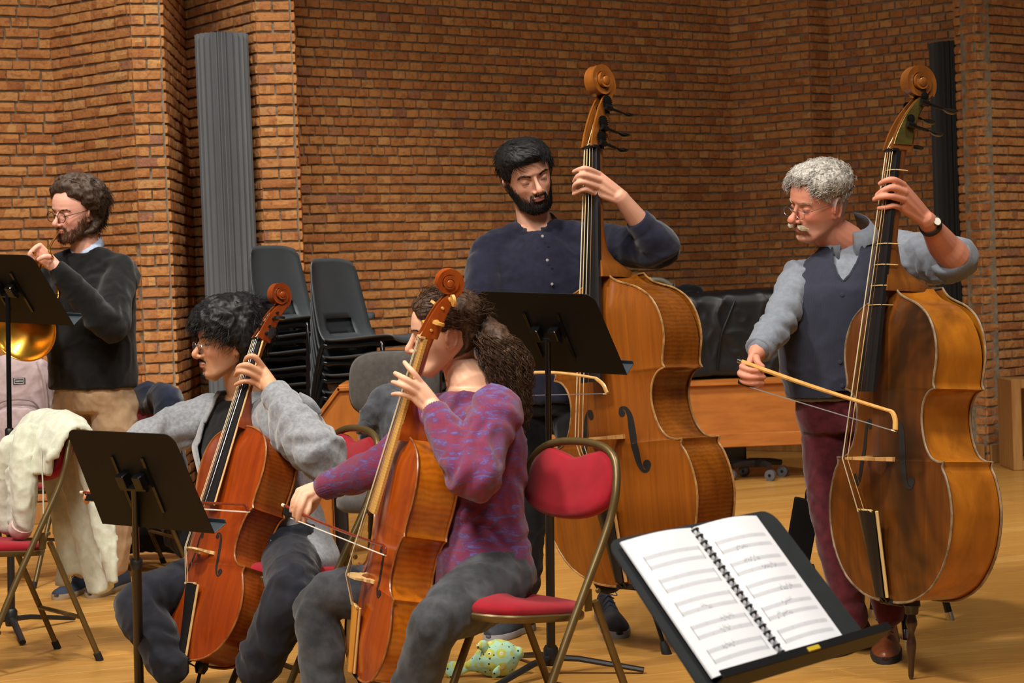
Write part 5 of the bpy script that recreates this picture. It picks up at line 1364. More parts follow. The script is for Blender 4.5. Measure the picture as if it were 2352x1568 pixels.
    for i, q in enumerate(rows):
        vs += sect(q[:3], rt, fw, q[3], q[4], .8, n)
    for i in range(len(rows) - 1):
        v_ = i / (len(rows) - 1)
        for k in range(n):
            a = 2 * math.pi * (k + .5) / n; cx, sy = math.cos(a), math.sin(a)
            if sy > 0 and abs(cx + .0) < .50 * max(0, 1 - v_ / .44) ** .9: continue             # V neck
            if v_ < .36 and abs(cx) > .88 - .03 * v_: continue   # arm holes
            if v_ > .90 and sy > 0 and abs(cx) < .12: continue
            k2 = (k + 1) % n; fs.append((i * n + k, i * n + k2, (i + 1) * n + k2, (i + 1) * n + k))
    mb = MB(); mb.add(vs, fs); ws = mb.obj('waistcoat', t.m, root, True, 180); co, no = get_co(ws.data), get_no(ws.data); ws.data.update()
    set_co(ws.data, co + np.array([fw.x, fw.y, 0])[None] * 0 + no * (folds(.004, 7, 6)(co, no))[:, None]); md = ws.modifiers.new('t', 'SOLIDIFY'); md.thickness = .006; md.offset = 1
    mb = MB()
    for k, f_ in enumerate((.55, .70, .85)):
        mb = MB(); q = rows[int(f_ * 99)]; c_ = V(q[:3]) + fw * (q[4] + .008) + rt * .004; mb.lathe([(.001, -.002), (.007, -.001), (.007, .002), (.001, .003)], tuple(c_), tuple(fw), 12); mb.obj('button', plain('dark_button', rgb((50, 54, 66)), .25), ws)
    mb = MB()
    def vp(v_, sgn):
        q = rows[int(v_ * 99)]; cxx = .50 * max(0, 1 - v_ / .44) ** .9 * sgn; sy = math.sqrt(max(0, 1 - cxx * cxx))
        return V(q[:3]) + rt * (q[3] * abs(cxx) ** .8 * sgn) + fw * (q[4] * sy ** .8 + .006)
    mb.tube([vp(v_, -1) for v_ in np.linspace(.02, .44, 24)] + [vp(v_, 1) for v_ in np.linspace(.43, .02, 24)], .0055, 8); mb.obj('waistcoat_facing', t.m, ws)
    # watch
    mb = MB(); d = (WL - EL).normalized(); p = EL.lerp(WL, .86); mb.tube([p - d * .010, p + d * .010], .036, 20, caps=False); wt = mb.obj('watch_strap', plain('dark_leather_strap', rgb((34, 26, 24)), .5), root, True, 60); md = wt.modifiers.new('t', 'SOLIDIFY'); md.thickness = .003
    mb = MB(); c_ = p + V((.012, -.034, .010)); mb.lathe([(.0135, -.003), (.015, 0), (.015, .005), (.0125, .006)], tuple(c_), (.30, -.9, .30), 20); mb.obj('watch_case', plain('gold_case', rgb((190, 160, 90)), .25, .9), wt); mb = MB(); mb.lathe([(.0122, .0055), (.0122, .0065), (.0005, .0066)], tuple(c_), (.30, -.9, .30), 20); mb.obj('watch_dial', plain('white_dial', rgb((225, 222, 212)), .3), wt)
    bur = fabric('burgundy_chino', rgb((66, 18, 26)), rgb((88, 28, 38)), 30, .85, .2, .25, 900)
    trousers(root, bur, P(1936, 940, 6.60), [P(1896, 960, 6.62), P(1982, 960, 6.60)], [P(1905, 1180, 6.58), P(2010, 1180, 6.55)], [P(1958, 1420, 6.56), P(2045, 1405, 6.50)], rt, fw, .155, .115, (.082, .062, .053), amp=.004)
    mb = MB(); rows = [sect(P(1936, 898, 6.60) + V((0, 0, dz)), rt, fw, .171, .126, .8, 40) for dz in (-.018, .018)]; mb.loft(rows, False); o = mb.obj('belt', plain('brown_belt', rgb((52, 30, 20)), .5), root, True, 60); md = o.modifiers.new('t', 'SOLIDIFY'); md.thickness = .004; md.offset = 1
    lea = plain('tan_leather', rgb((112, 58, 30)), .38, 0, .25, 20); ls = plain('dark_laces', rgb((30, 20, 16)), .7)
    shoe(root, PZ(2040, 1470), PZ(2034, 1526), lea, M['sole_black'], .05, .085, 'leather_shoe', ls)
    shoe(root, PZ(1985, 1478), PZ(1882, 1512), lea, M['sole_black'], .05, .085, 'leather_shoe', ls)
    keep_world(root)
    bow('double_bass_bow', 'honey-coloured bow held underhand by the man in the waistcoat', P(2046, 944, 5.92), P(1705, 831, 6.27), P(1900, 950, 6.1) - P(1912, 905, 6.1), M['honey_bow'], tiph=.052, camber=-.004, hairmat=M['dark_hair'], frogmat=M['ebony'], hb=.066, rad=.0068, button=M['chrome'], headlen=.045)
    return root
man_vest()
# ============ the seated woman
def woman():
    P = lambda px, py, Y: globals()['P'](px, py, Y * .94); pxw = lambda l, Y: [P(x, y, Y + d) for x, y, d in l]
    root = person('seated woman with curly dark ponytail in purple jumper and grey jeans playing the orange cello', (P(1130, 1400, 5.68).x, 5.68, 0))
    T = head_T(P(1020, 766, 5.86), 84, 6, -4, .98)
    N = P(1082, 888, 5.83); SL, SR = P(1140, 948, 5.62), P(1010, 955, 5.99)      # SL = her left, near the camera
    lf = (SL - SR); lf.z = 0; lf.normalize(); rt = lf; fw = V((lf.y, -lf.x, 0)) * 1.0
    if fw.x > 0: fw = -fw
    chest, waist, pel = P(1094, 1030, 5.79), P(1098, 1190, 5.75), P(1106, 1300, 5.72)
    EL, WL = P(1078, 1092, 5.42), P(992, 934, 5.62); ER, WR = P(880, 1066, 5.92), P(738, 1121, 6.03)
    mb = MB(); head_mb(mb, T, .9, .95, .7, .5, .85, .95, 1.0)
    limb(mb, [T @ V((0, .030, -.03)), T @ V((0, .030, -.09)), N], [.050, .048, .058], 10)
    torso(mb, [(N, rt, fw, .08, .06), (N.lerp(chest, .5), rt, fw, .13, .08), (chest, rt, fw, .11, .08), (waist, rt, fw, .07, .06)])
    limb(mb, [chest.lerp(SL, .6), SL, EL, EL.lerp(WL, .45), WL], [.05, .04, .038, .036, .025], 24)
    limb(mb, [chest.lerp(SR, .6), SR, ER, ER.lerp(WR, .45), WR], [.05, .04, .038, .036, .026], 24)
    Y = 5.64
    hand(mb, WL, pxw([(969, 882, -.01), (966, 893, -.022), (960, 904, -.024), (952, 915, -.018)], Y),
         [pxw([(950, 856, -.02), (938, 843, -.01), (929, 832, .01)], Y), pxw([(936, 873, -.035), (920, 864, -.025), (908, 857, .0)], Y), pxw([(931, 888, -.038), (915, 881, -.028), (902, 877, .0)], Y), pxw([(926, 906, -.028), (912, 904, -.02), (901, 905, .0)], Y)],
         pxw([(985, 912, .02), (975, 893, .05), (962, 878, .07)], Y), r=.0082, wr=.022)
    Y = 6.02
    hand(mb, WR, pxw([(712, 1150, -.015), (702, 1138, -.022), (692, 1131, -.016), (686, 1127, -.004)], Y),
         [pxw([(708, 1172, -.03), (703, 1186, -.028), (699, 1198, -.02)], Y), pxw([(693, 1162, -.036), (688, 1180, -.032), (684, 1196, -.022)], Y), pxw([(682, 1154, -.03), (678, 1170, -.028), (675, 1185, -.02)], Y), pxw([(675, 1146, -.015), (671, 1160, -.014), (668, 1174, -.01)], Y)],
         pxw([(728, 1145, .01), (718, 1165, .02), (704, 1182, .01)], Y), r=.0084, wr=.023)
    remeshed('body', mb, .0034, M['skin'], root, 2, None, skin_color(T, (222, 172, 142), (176, 104, 94), None, blush=(212, 134, 110), hairline=((52, 40, 34), lambda x, y, z: np.clip((z - .045) * 30 + (y + .02) * 14, 0, 1) * (z > -.03) * .85)))
    eyes(T, root, (52, 36, 26), (0, -.3), .7)
    hm = hair_mat('dark_brown_curls', rgb((34, 23, 17)), rgb((92, 66, 47)), .45)
    def thick(a, z):
        c = math.cos(a)
        e = (z - (.074 - max(0, abs(a) - .35) * .055)) if c > .0 else (z + .02 - (0 if c < -.4 else .03)) if c > -.55 else z + .07
        k = max(-1, min(1, e / .014)); return (.010 + .008 * max(0, z) / .115 + (.006 if c < -.3 else 0)) * k if k > 0 else .028 * k
    mb = MB(); hair_cap(mb, T, thick); bun = T @ V((0, .135, -.012))
    limb(mb, [T @ V((0, .085, .01)), bun], [.050, .034], 8)
    cap = remeshed('hair', mb, .004, hm, root, 3, lambda co, no: .002 * pnoise(co, 60, 2))
    tgt = V((0, .14, -.012))
    pa = grow(T, 1500, lambda a, z: 1 if thick(a, z) > .005 else 0, thick, lambda p, a, z, f: (tgt - p).normalized(), lambda a, z: .07 if math.cos(a) > 0 else .05, 6, 7, .16, .0012, 120, .05)
    # flyaway frizz at the hairline
    pa += grow(T, 160, lambda a, z: 1 if thick(a, z) > .004 else 0, thick, lambda p, a, z, f: (tgt - p).normalized() + V((0, 0, .5)), lambda a, z: .05, 7, 7, .5, .004, 140, .45)
    strands(pa, .0010).obj('hair_strands', hm, cap)
    # curly ponytail: a thick bunch of corkscrew locks hanging down the back
    rr = random.Random(12); pa = []; spine = [P(1108, 752, 5.84), P(1150, 800, 5.82), P(1172, 870, 5.80), P(1180, 940, 5.79), P(1180, 1012, 5.79)]
    sp = catmull([tuple(q) for q in spine], 40)
    wid = np.interp(np.linspace(0, 1, 40), [0, .12, .35, .65, 1], [.022, .060, .068, .052, .034])
    core = MB(); core.tube([V(q) for q in sp[1:38]], list(wid[1:38] * .62), 14, dome=True)
    tail = remeshed('ponytail', core, .007, hm, root, 2, lambda co, no: .012 * (1 - 2 * np.abs(pnoise(co, 26, 5))) + .006 * pnoise(co, 60, 6))
    for k in range(820):
        a = rr.uniform(0, 6.283); rad = math.sqrt(rr.random()) ; n = 34; e = rr.uniform(.55, 1.0); cr = rr.uniform(.004, .010); cf = rr.uniform(80, 150); ph = rr.uniform(0, 6.28); st = rr.uniform(0, .25); pts = []
        for i in range(n):
            f = st + (e - st) * i / (n - 1); g = f * 39; i0 = min(38, int(g)); c = sp[i0] + (sp[i0 + 1] - sp[i0]) * (g - i0); w = np.interp(f, np.linspace(0, 1, 40), wid)
            s_ = f * .36; drift = .008 * math.sin(f * 7 + ph)
            o_ = np.array([math.cos(a) * rad * w + drift, math.sin(a) * rad * w * .9, 0.]) + cr * min(1, i / 5) * np.array([math.cos(s_ * cf + ph), math.sin(s_ * cf + ph), .3 * math.sin(s_ * cf * 1.3)])
            pts.append(c + o_)
        pa.append(np.array(pts))
    strands(pa, .0011).obj('curls', hm, tail)
    mb = MB(); c = P(1106, 752, 5.85); mb.tube([c + V((-.008, 0, .004)), c + V((.010, 0, -.010))], .030, 16); mb.obj('hair_tie', plain('black_band', rgb((18, 18, 18)), .6), root)
    brows(T, root, hm, 1.0, .010, 70, 4)
    # jumper: space-dyed knit
    t = NT('space_dyed_knit'); c = t.coord('Object', (1, 1, 3.2)); n1 = t.noise(c, 16, 6, .72, 1.6)
    col = t.ramp(n1, [(.30, rgb((74, 24, 56))), (.42, rgb((122, 32, 60))), (.52, rgb((98, 34, 80))), (.58, rgb((86, 62, 118))), (.66, rgb((96, 88, 146))), (.76, rgb((112, 28, 56)))])
    w = t.n('ShaderNodeTexWave', bands_direction='Z'); w.inputs['Scale'].default_value = 240; w.inputs['Distortion'].default_value = 1.0; t.l(t.coord(), w.inputs[0])
    t.set(col, .95, sheen=.25); t.bump(t.math('ADD', t.math('MULTIPLY', w.outputs['Fac'], .5), t.noise(t.coord(), 500, 2)), .4, .002); knit = t.m
    mb = MB()
    torso(mb, [(N + V((0, 0, -.012)), rt, fw, .086, .072), (N.lerp(chest, .22), rt, fw, .118, .084), (N.lerp(chest, .45), rt, fw, .152, .098), (chest.lerp(N, .25), rt, fw, .168, .115), (chest, rt, fw, .165, .122), (waist, rt, fw, .156, .108), (pel + V((0, 0, .02)), rt, fw, .172, .126), (pel - V((0, 0, .045)), rt, fw, .176, .13)])
    limb(mb, [chest.lerp(SL, .6) + V((0, 0, .02)), SL, SL.lerp(EL, .5), EL + V((.012, 0, -.012)), EL.lerp(WL, .45), EL.lerp(WL, .80)], [.062, .068, .066, .062, .052, .040], 28)
    limb(mb, [chest.lerp(SR, .6) + V((0, 0, .02)), SR, SR.lerp(ER, .5), ER, ER.lerp(WR, .5), ER.lerp(WR, .92)], [.062, .066, .060, .056, .048, .038], 28)
    sw = remeshed('jumper', mb, .0072, knit, root, 3, limb_folds([(tuple(EL + V((0, 0, .05))), tuple(WL - SL), .13), (tuple(SL), (.3, 0, 1), .12), (tuple(waist), (0, 0, 1), .2)], .007, 4, 26, folds(.005, 7, 14)))
    def ribs(p0, p1, r0, r1, nm):
        p0, p1 = V(p0), V(p1); ax = (p1 - p0).normalized(); fr = frame_of(ax, (0, 0, 1)); mb = MB(); rings = []
        for i in range(6):
            f = i / 5; r = r0 + (r1 - r0) * f; rings.append([p0.lerp(p1, f) + fr @ V(((r + .0014 * (1 if k % 2 else -1)) * math.cos(a), (r + .0014 * (1 if k % 2 else -1)) * math.sin(a), 0)) for k, a in enumerate([2 * math.pi * j / 64 for j in range(64)])])
        mb.loft(rings, True); mb.obj(nm, knit, sw, True, 180)
    ribs(EL.lerp(WL, .66), EL.lerp(WL, .93), .0435, .037, 'ribbed_cuff'); ribs(ER.lerp(WR, .72), ER.lerp(WR, .96), .042, .037, 'ribbed_cuff')
    mb = MB(); ring = [N + V((0, 0, -.014)) + rt * math.cos(a) * .084 + fw * (math.sin(a) * .074 + .006) + V((0, 0, -.030 * math.sin(a) + .006)) for a in [2 * math.pi * k / 40 for k in range(41)]]; mb.tube(ring, .0065, 8); mb.obj('ribbed_neckline', knit, sw)
    jean = fabric('charcoal_denim', rgb((44, 46, 50)), rgb((74, 76, 80)), 12, .85, .15, .35, 1100)
    hips = [P(1150, 1325, 5.64), P(1075, 1330, 5.88)]; knees = [P(1002, 1432, 5.33), P(738, 1378, 5.88)]; ank = [P(928, 1640, 5.36), P(742, 1625, 5.84)]
    tr = trousers(root, jean, P(1110, 1325, 5.73), hips, knees, ank, rt, fw, .150, .108, (.092, .063, .060), amp=.005, seed=9, vox=.0075)
    sho = plain('dark_suede', rgb((50, 44, 42)), .8)
    for a_, dx, dy in ((ank[0], -.12, -.20), (ank[1], -.22, -.06)):
        h = V((a_.x + .03, a_.y + .03, 0)); shoe(root, h, h + V((dx, dy, 0)), sho, M['sole_black'], .042, .08, 'shoe')
    keep_world(root)
    bow('cello_bow', 'dark red cello bow with white hair held by the woman in purple jumper', P(880, 1252, 5.62), P(655, 1162, 6.08), P(760, 1230, 5.8) - P(770, 1208, 5.8), M['pernambuco'], tiph=.022, camber=-.006, hb=.024, rad=.0046, headlen=.028)
woman()
# ============ the seated man in the grey cardigan
def man_cardigan():
    P = lambda px, py, Y: globals()['P'](px, py, Y * .95)
    root = person('seated man with black tousled hair and glasses in grey cardigan playing the reddish cello', (P(610, 1400, 6.4).x, 6.4, 0))
    T = head_T(P(523, 785, 6.52), 66, 2, -3, 1.0)
    N = P(566, 905, 6.58); SL, SR = P(648, 962, 6.36), P(482, 958, 6.66)
    lf = (SL - SR); lf.z = 0; lf.normalize(); rt = lf; fw = V((lf.y, -lf.x, 0))
    if fw.x > 0: fw = -fw
    chest, waist, pel = P(572, 1040, 6.54), P(610, 1180, 6.48), P(632, 1262, 6.42)
    EL, WL = P(733, 1040, 6.16), P(618, 884, 6.34); ER, WR = P(345, 1005, 6.58), P(232, 1112, 6.52)
    mb = MB(); head_mb(mb, T, .95, 1.0, .3, .9, .9, 1.0)
    limb(mb, [T @ V((0, .028, -.03)), T @ V((0, .028, -.09)), N], [.054, .052, .060], 10)
    torso(mb, [(N, rt, fw, .07, .06), (chest, rt, fw, .12, .08), (waist, rt, fw, .08, .06)])
    limb(mb, [chest.lerp(SL, .6), SL, EL, EL.lerp(WL, .45), WL], [.05, .04, .038, .036, .026], 24)
    limb(mb, [chest.lerp(SR, .6), SR, ER, ER.lerp(WR, .45), WR], [.05, .04, .038, .036, .026], 24)
    Y = 6.37
    hand(mb, WL, pxw([(606, 846, -.01), (604, 858, -.018), (598, 870, -.018), (591, 882, -.012)], Y),
         [pxw([(586, 820, -.035), (570, 819, -.035), (562, 831, -.02)], Y), pxw([(570, 839, -.045), (551, 841, -.04), (545, 848, -.02)], Y), pxw([(567, 855, -.045), (548, 853, -.04), (541, 862, -.02)], Y), pxw([(567, 875, -.038), (552, 878, -.035), (540, 884, -.02)], Y)],
         pxw([(612, 868, .02), (600, 855, .045), (588, 845, .05)], Y), r=.0088)
    Y = 6.5
    hand(mb, WR, pxw([(215, 1120, -.02), (210, 1126, -.015), (207, 1133, -.005), (206, 1140, .005)], Y), [pxw([(203, 1136, -.04), (207, 1142, -.04)], Y), pxw([(198, 1140, -.035), (203, 1148, -.035)], Y), pxw([(196, 1144, -.02), (201, 1152, -.02)], Y), pxw([(196, 1148, 0), (200, 1155, 0)], Y)], pxw([(222, 1128, -.01), (212, 1136, -.03)], Y))
    gt = lambda x, y, z: np.clip(.75 * np.exp(-((x - .008) / .018) ** 2 - ((z + .0525) / .0035) ** 2) * (y < -.07) + .45 * np.exp(-(x / .02) ** 2 - ((z + .094) / .016) ** 2) * (y < -.05) + .20 * np.clip((-.035 - z) / .03, 0, 1) * np.clip((x - .02) / .02, 0, 1), 0, .8)
    remeshed('body', mb, .0034, M['skin'], root, 2, None, skin_color(T, (206, 152, 116), (160, 96, 82), ((46, 34, 28), gt), blush=(196, 124, 96), hairline=((26, 22, 22), lambda x, y, z: np.clip((z - .05) * 30 + (y - .0) * 14, 0, 1) * (z > -.04) * .85)))
    eyes(T, root, (36, 24, 18), (.2, .05), .3)
    hm = hair_mat('black_tousled_hair', rgb((12, 12, 13)), rgb((34, 33, 34)), .38)
    def thick(a, z):
        c = math.cos(a)
        e = (z - (  .050 - max(0, abs(a) - .6) * .06)) if c > .1 else z - (.0 - (.1 - c) * .12) if c > -.5 else z + .075
        k = max(-1, min(1, e / .016)); return (.020 + .016 * max(0, z) / .115 + (.010 if c < -.1 else 0)) * k if k > 0 else .028 * k
    mb = MB(); hair_cap(mb, T, thick); cap = remeshed('hair', mb, .004, hm, root, 2, lambda co, no: .008 * (1 - 2 * np.abs(pnoise(co, 24, 2))) + .003 * pnoise(co, 70, 3))
    pa = grow(T, 2600, lambda a, z: 1 if thick(a, z) > .006 else 0, thick, lambda p, a, z, f: V((.5 * math.sin(9 * a + 4 * f), -.7 if math.cos(a) > -.1 else .3, -.35 - .5 * f if z < .09 else -.1)), lambda a, z: (.045 if math.cos(a) > .3 else .07) if z > .03 else .05, 8, 8, .3, .004, 70, .12)
    strands(pa, .0009).obj('hair_strands', hm, cap)
    brows(T, root, hm, 1.2, .010, 70, 5)
    glasses(T, root, M['steel'], .019, .72, .0010, True, .008)
    rr = random.Random(4); pa = []
    for k in range(180):
        s = rr.choice((-1, 1)); x = s * rr.uniform(.003, .023); q = V((x, -.0895 + abs(x) * .35, -.050 - abs(x) * .12 + rr.uniform(-.002, .002))); d = V((s * .8, -.1, -.6)).normalized() * .006; pa.append(np.array([tuple(T @ (q + d * u)) for u in (0, .5, 1)]))
    for k in range(140):
        x = rr.uniform(-.018, .018); q = head_pt(x / .06, rr.uniform(-.108, -.088), .004); d = V((0, -.3, -1)).normalized() * .006; pa.append(np.array([tuple(T @ (q + d * u)) for u in (0, .5, 1)]))
    strands(pa, .0005).obj('thin_moustache', hm, root)
    # black T-shirt core and open grey cardigan
    blk = fabric('black_jersey', rgb((16, 16, 17)), rgb((24, 24, 26)), 30, .9, .1, .2)
    mb = MB(); torso(mb, [(N + V((0, 0, -.016)), rt, fw, .078, .066), (N.lerp(chest, .22), rt, fw, .115, .085), (N.lerp(chest, .6), rt, fw, .165, .108), (chest, rt, fw, .168, .122), (waist, rt, fw, .160, .118), (pel, rt, fw, .165, .12)]); remeshed('t_shirt', mb, .009, blk, root, 3, folds(.003, 8, 3))
    car = fabric('grey_fleece', rgb((122, 125, 130)), rgb((148, 151, 156)), 90, .95, .5, .5, 700)
    rows = catmull([tuple(a) + (w_, d_) for a, w_, d_ in ((N + V((0, 0, .010)), .092, .078), (N.lerp(chest, .18), .122, .098), (N.lerp(chest, .45), .165, .120), (N.lerp(chest, .75), .190, .132), (chest, .192, .140), (waist, .195, .142), (pel, .215, .155), (pel - V((0, 0, .05)), .215, .16))], 60)
    vs = []; fs = []; n = 120
    for q in rows: vs += sect(q[:3], rt, fw, q[3], q[4], .82, n)
    for i in range(len(rows) - 1):
        v_ = i / (len(rows) - 1)
        for k in range(n):
            a = 2 * math.pi * (k + .5) / n; cx, sy = math.cos(a), math.sin(a)
            if sy > 0 and -(.30 + .12 * v_) < cx < (.50 + .25 * v_): continue
            k2 = (k + 1) % n; fs.append((i * n + k, i * n + k2, (i + 1) * n + k2, (i + 1) * n + k))
    mb = MB(); mb.add(vs, fs); cd = mb.obj('cardigan', car, root, True, 180); co, no = get_co(cd.data), get_no(cd.data); set_co(cd.data, co + no * folds(.006, 6, 21)(co, no)[:, None]); md = cd.modifiers.new('t', 'SOLIDIFY'); md.thickness = .007; md.offset = 0
    mb = MB(); limb(mb, [chest.lerp(SL, .62) + V((0, 0, .03)), SL, SL.lerp(EL, .5), EL + V((.014, 0, -.014)), EL.lerp(WL, .45), EL.lerp(WL, .84)], [.074, .080, .078, .074, .060, .047], 28)
    remeshed('cardigan_sleeve', mb, .0075, car, cd, 3, limb_folds([(tuple(EL), tuple(WL - EL), .13), (tuple(SL.lerp(EL, .4)), tuple(EL - SL), .13)], .008, 5, 24, folds(.005, 7, 23)))
    mb = MB(); limb(mb, [chest.lerp(SR, .62) + V((0, 0, .03)), SR, SR.lerp(ER, .5), ER, ER.lerp(WR, .5), ER.lerp(WR, .9)], [.072, .076, .070, .064, .054, .044], 28)
    remeshed('cardigan_sleeve', mb, .0075, car, cd, 3, limb_folds([(tuple(SR.lerp(ER, .6)), tuple(ER - SR), .16)], .007, 6, 24, folds(.005, 7, 25)))
    mb = MB(); d = (WL - EL).normalized(); p = EL.lerp(WL, .84); mb.tube([p - d * .06, p - d * .02, p + d * .018, p + d * .022], [.050, .049, .046, .038], 22); mb.obj('cuff', car, cd, True, 50)
    mb = MB(); q0 = P(690, 905, 6.24); mb.tube([q0, P(712, 925, 6.22), P(733, 945, 6.22)], [.006, .016, .009], 10, flat=.35, n=10, dome=True); mb.obj('hood_flap', car, cd)
    nav = fabric('navy_twill', rgb((24, 26, 34)), rgb((36, 38, 47)), 14, .88, .15, .3, 1000)
    hips = [P(664, 1282, 6.32), P(575, 1285, 6.46)]; knees = [P(672, 1352, 5.94), P(322, 1390, 6.24)]; ank = [P(592, 1530, 5.98), P(388, 1528, 6.14)]
    trousers(root, nav, P(628, 1275, 6.40), hips, knees, ank, rt, fw, .165, .12, (.088, .070, .060), amp=.006, seed=12)
    lea = plain('brown_suede_shoe', rgb((96, 66, 44)), .7, 0, .2, 20)
    h = V((ank[1].x + .02, ank[1].y + .05, 0)); shoe(root, h, h + V((-.03, -.27, 0)), lea, M['sole_black'], .048, .085, 'shoe', plain('dark_lace', rgb((44, 36, 32)), .7))
    h = V((ank[0].x + .03, ank[0].y + .05, 0)); shoe(root, h, h + V((-.10, -.25, 0)), lea, M['sole_black'], .048, .085, 'shoe', plain('dark_lace', rgb((44, 36, 32)), .7))
    keep_world(root)
    bow('cello_bow', 'dark cello bow crossing the reddish cello below its fingerboard', P(560, 1158, 5.98), P(193, 1131, 6.47), P(500, 1180, 6.1) - P(500, 1150, 6.1), M['pernambuco'], tiph=.020, camber=-.006, hb=.024, rad=.0046, headlen=.022)
man_cardigan()
# ============ the standing horn player
def man_horn():
    root = person('standing bearded man with round glasses in black jumper and beige trousers playing a horn', (P(215, 1340, 8.42).x, 8.42, 0))
    T = head_T(P(172, 487, 8.44), 38, 10, -6, 1.04)
    N = P(198, 578, 8.50); SL, SR = P(278, 628, 8.42), P(128, 628, 8.52)
    rt = V((.90, -.44, 0)).normalized(); fw = V((rt.y, -rt.x, 0)).normalized()
    chest, waist, pel = P(208, 690, 8.46), P(212, 820, 8.46), P(214, 880, 8.46)
    EL, WL = P(246, 742, 8.18), P(124, 610, 8.06); ER, WR = P(72, 745, 8.52), P(40, 760, 8.36)
    mb = MB(); head_mb(mb, T, 1.1, 1.0, 1.0, 1.0)
    limb(mb, [T @ V((0, .028, -.03)), T @ V((0, .028, -.09)), N], [.058, .056, .064], 10)
    torso(mb, [(N, rt, fw, .07, .06), (chest, rt, fw, .12, .08), (waist, rt, fw, .08, .06)])
    limb(mb, [chest.lerp(SL, .6), SL, EL, EL.lerp(WL, .45), WL], [.05, .04, .038, .036, .027], 24)
    limb(mb, [chest.lerp(SR, .6), SR, ER, WR], [.05, .04, .038, .030], 20)
    Y = 8.04
    hand(mb, WL, pxs([(92, 563, -.01), (84, 570, -.02), (80, 578, -.02), (80, 587, -.01)], Y), [pxs([(80, 570, -.04), (74, 580, -.045), (82, 590, -.03)], Y), pxs([(72, 578, -.045), (68, 588, -.045), (78, 596, -.03)], Y), pxs([(69, 587, -.04), (66, 597, -.04), (76, 603, -.03)], Y), pxs([(72, 594, -.02), (68, 602, -.02), (76, 608, -.02)], Y)], pxs([(112, 590, -.03), (100, 590, -.05), (88, 596, -.05)], Y), r=.0092)
    Y = 8.34
    hand(mb, WR, pxs([(30, 775, -.02), (28, 782, -.01), (27, 789, 0), (27, 796, .01)], Y), [pxs([(20, 785, -.02), (14, 792, -.02)], Y), pxs([(18, 792, -.01), (12, 799, -.01)], Y), pxs([(18, 799, 0), (12, 806, 0)], Y), pxs([(20, 804, .01), (15, 811, .01)], Y)], None)
    bd = beard_mask(.78)
    remeshed('body', mb, .0036, M['skin'], root, 2, None, skin_color(T, (226, 168, 146), (170, 92, 86), ((86, 58, 42), bd), blush=(218, 128, 110), hairline=((54, 42, 34), lambda x, y, z: np.clip((y - .0) * 20, 0, 1) * (z > -.04) * .8)))
    eyes(T, root, (60, 50, 40), (.1, -.3), 1.0)
    hm = hair_mat('brown_wavy_hair', rgb((40, 30, 24)), rgb((82, 64, 50)), .45)
    def thick(a, z):
        c = math.cos(a)
        e = (z - (.091 - max(0, abs(a) - .5) * .045)) if c > .1 else z - (.02 + (c) * .12) if c > -.3 else z + .085
        k = max(-1, min(1, e / .016)); return (.010 + .015 * max(0, min(1, z / .08)) + (.020 if c < .1 else 0)) * k if k > 0 else .028 * k
    mb = MB(); hair_cap(mb, T, thick); cap = remeshed('hair', mb, .0045, hm, root, 2, lambda co, no: .010 * (1 - 2 * np.abs(pnoise(co, 24, 2))) + .003 * pnoise(co, 70, 3))
    pa = grow(T, 2000, lambda a, z: 1 if thick(a, z) > .006 else 0, thick, lambda p, a, z, f: V((.5 * (1 if a > 0 else -1) + .3 * math.sin(8 * a + 8 * f), .9, .1 - 1.0 * f if z > .03 else -.8)), lambda a, z: .06, 10, 9, .28, .005, 80, .18)
    strands(pa, .0014).obj('hair_strands', hm, cap)
    bm_ = hair_mat('brown_beard', rgb((60, 40, 28)), rgb((104, 74, 52)), .5); 
    strands(beard_hairs(T, 1000, 9, .006, .012), .0010).obj('beard', bm_, root); brows(T, root, hm, 1.2, .010, 50, 5)
    glasses(T, root, plain('dark_brown_frame', rgb((50, 30, 28)), .35), .022, .95, .0016, True, .004)
    jm = fabric('black_knit', rgb((10, 10, 11)), rgb((18, 18, 19)), 40, .95, .15, .35, 900)
    mb = MB(); torso(mb, [(N + V((0, 0, -.01)), rt, fw, .082, .072), (N.lerp(chest, .16), rt, fw, .104, .084), (N.lerp(chest, .35), rt, fw, .150, .102), (N.lerp(chest, .6), rt, fw, .188, .125), (chest, rt, fw, .195, .140), (waist, rt, fw, .190, .150), (pel, rt, fw, .192, .145), (pel - V((0, 0, .02)), rt, fw, .186, .14)])
    limb(mb, [chest.lerp(SL, .62) + V((0, 0, .03)), SL, SL.lerp(EL, .5), EL + V((.01, 0, -.01)), EL.lerp(WL, .5), EL.lerp(WL, .90)], [.072, .078, .074, .070, .056, .043], 28)
    limb(mb, [chest.lerp(SR, .62) + V((0, 0, .03)), SR, SR.lerp(ER, .5), ER, ER.lerp(WR, .8)], [.072, .078, .072, .064, .05], 24)
    for S in (SL, SR): limb(mb, [N + V((0, 0, -.03)), N.lerp(S, .5), S + V((0, 0, .004))], [.05, .060, .066], 12)
    remeshed('jumper', mb, .008, jm, root, 3, limb_folds([(tuple(EL), tuple(WL - EL), .14), (tuple(SL), (.3, 0, 1), .13)], .007, 4, 26, folds(.005, 7, 31)))
    lb = fabric('pale_blue_shirt', rgb((168, 186, 212)), rgb((190, 204, 226)), 60, .8, .2, .2)
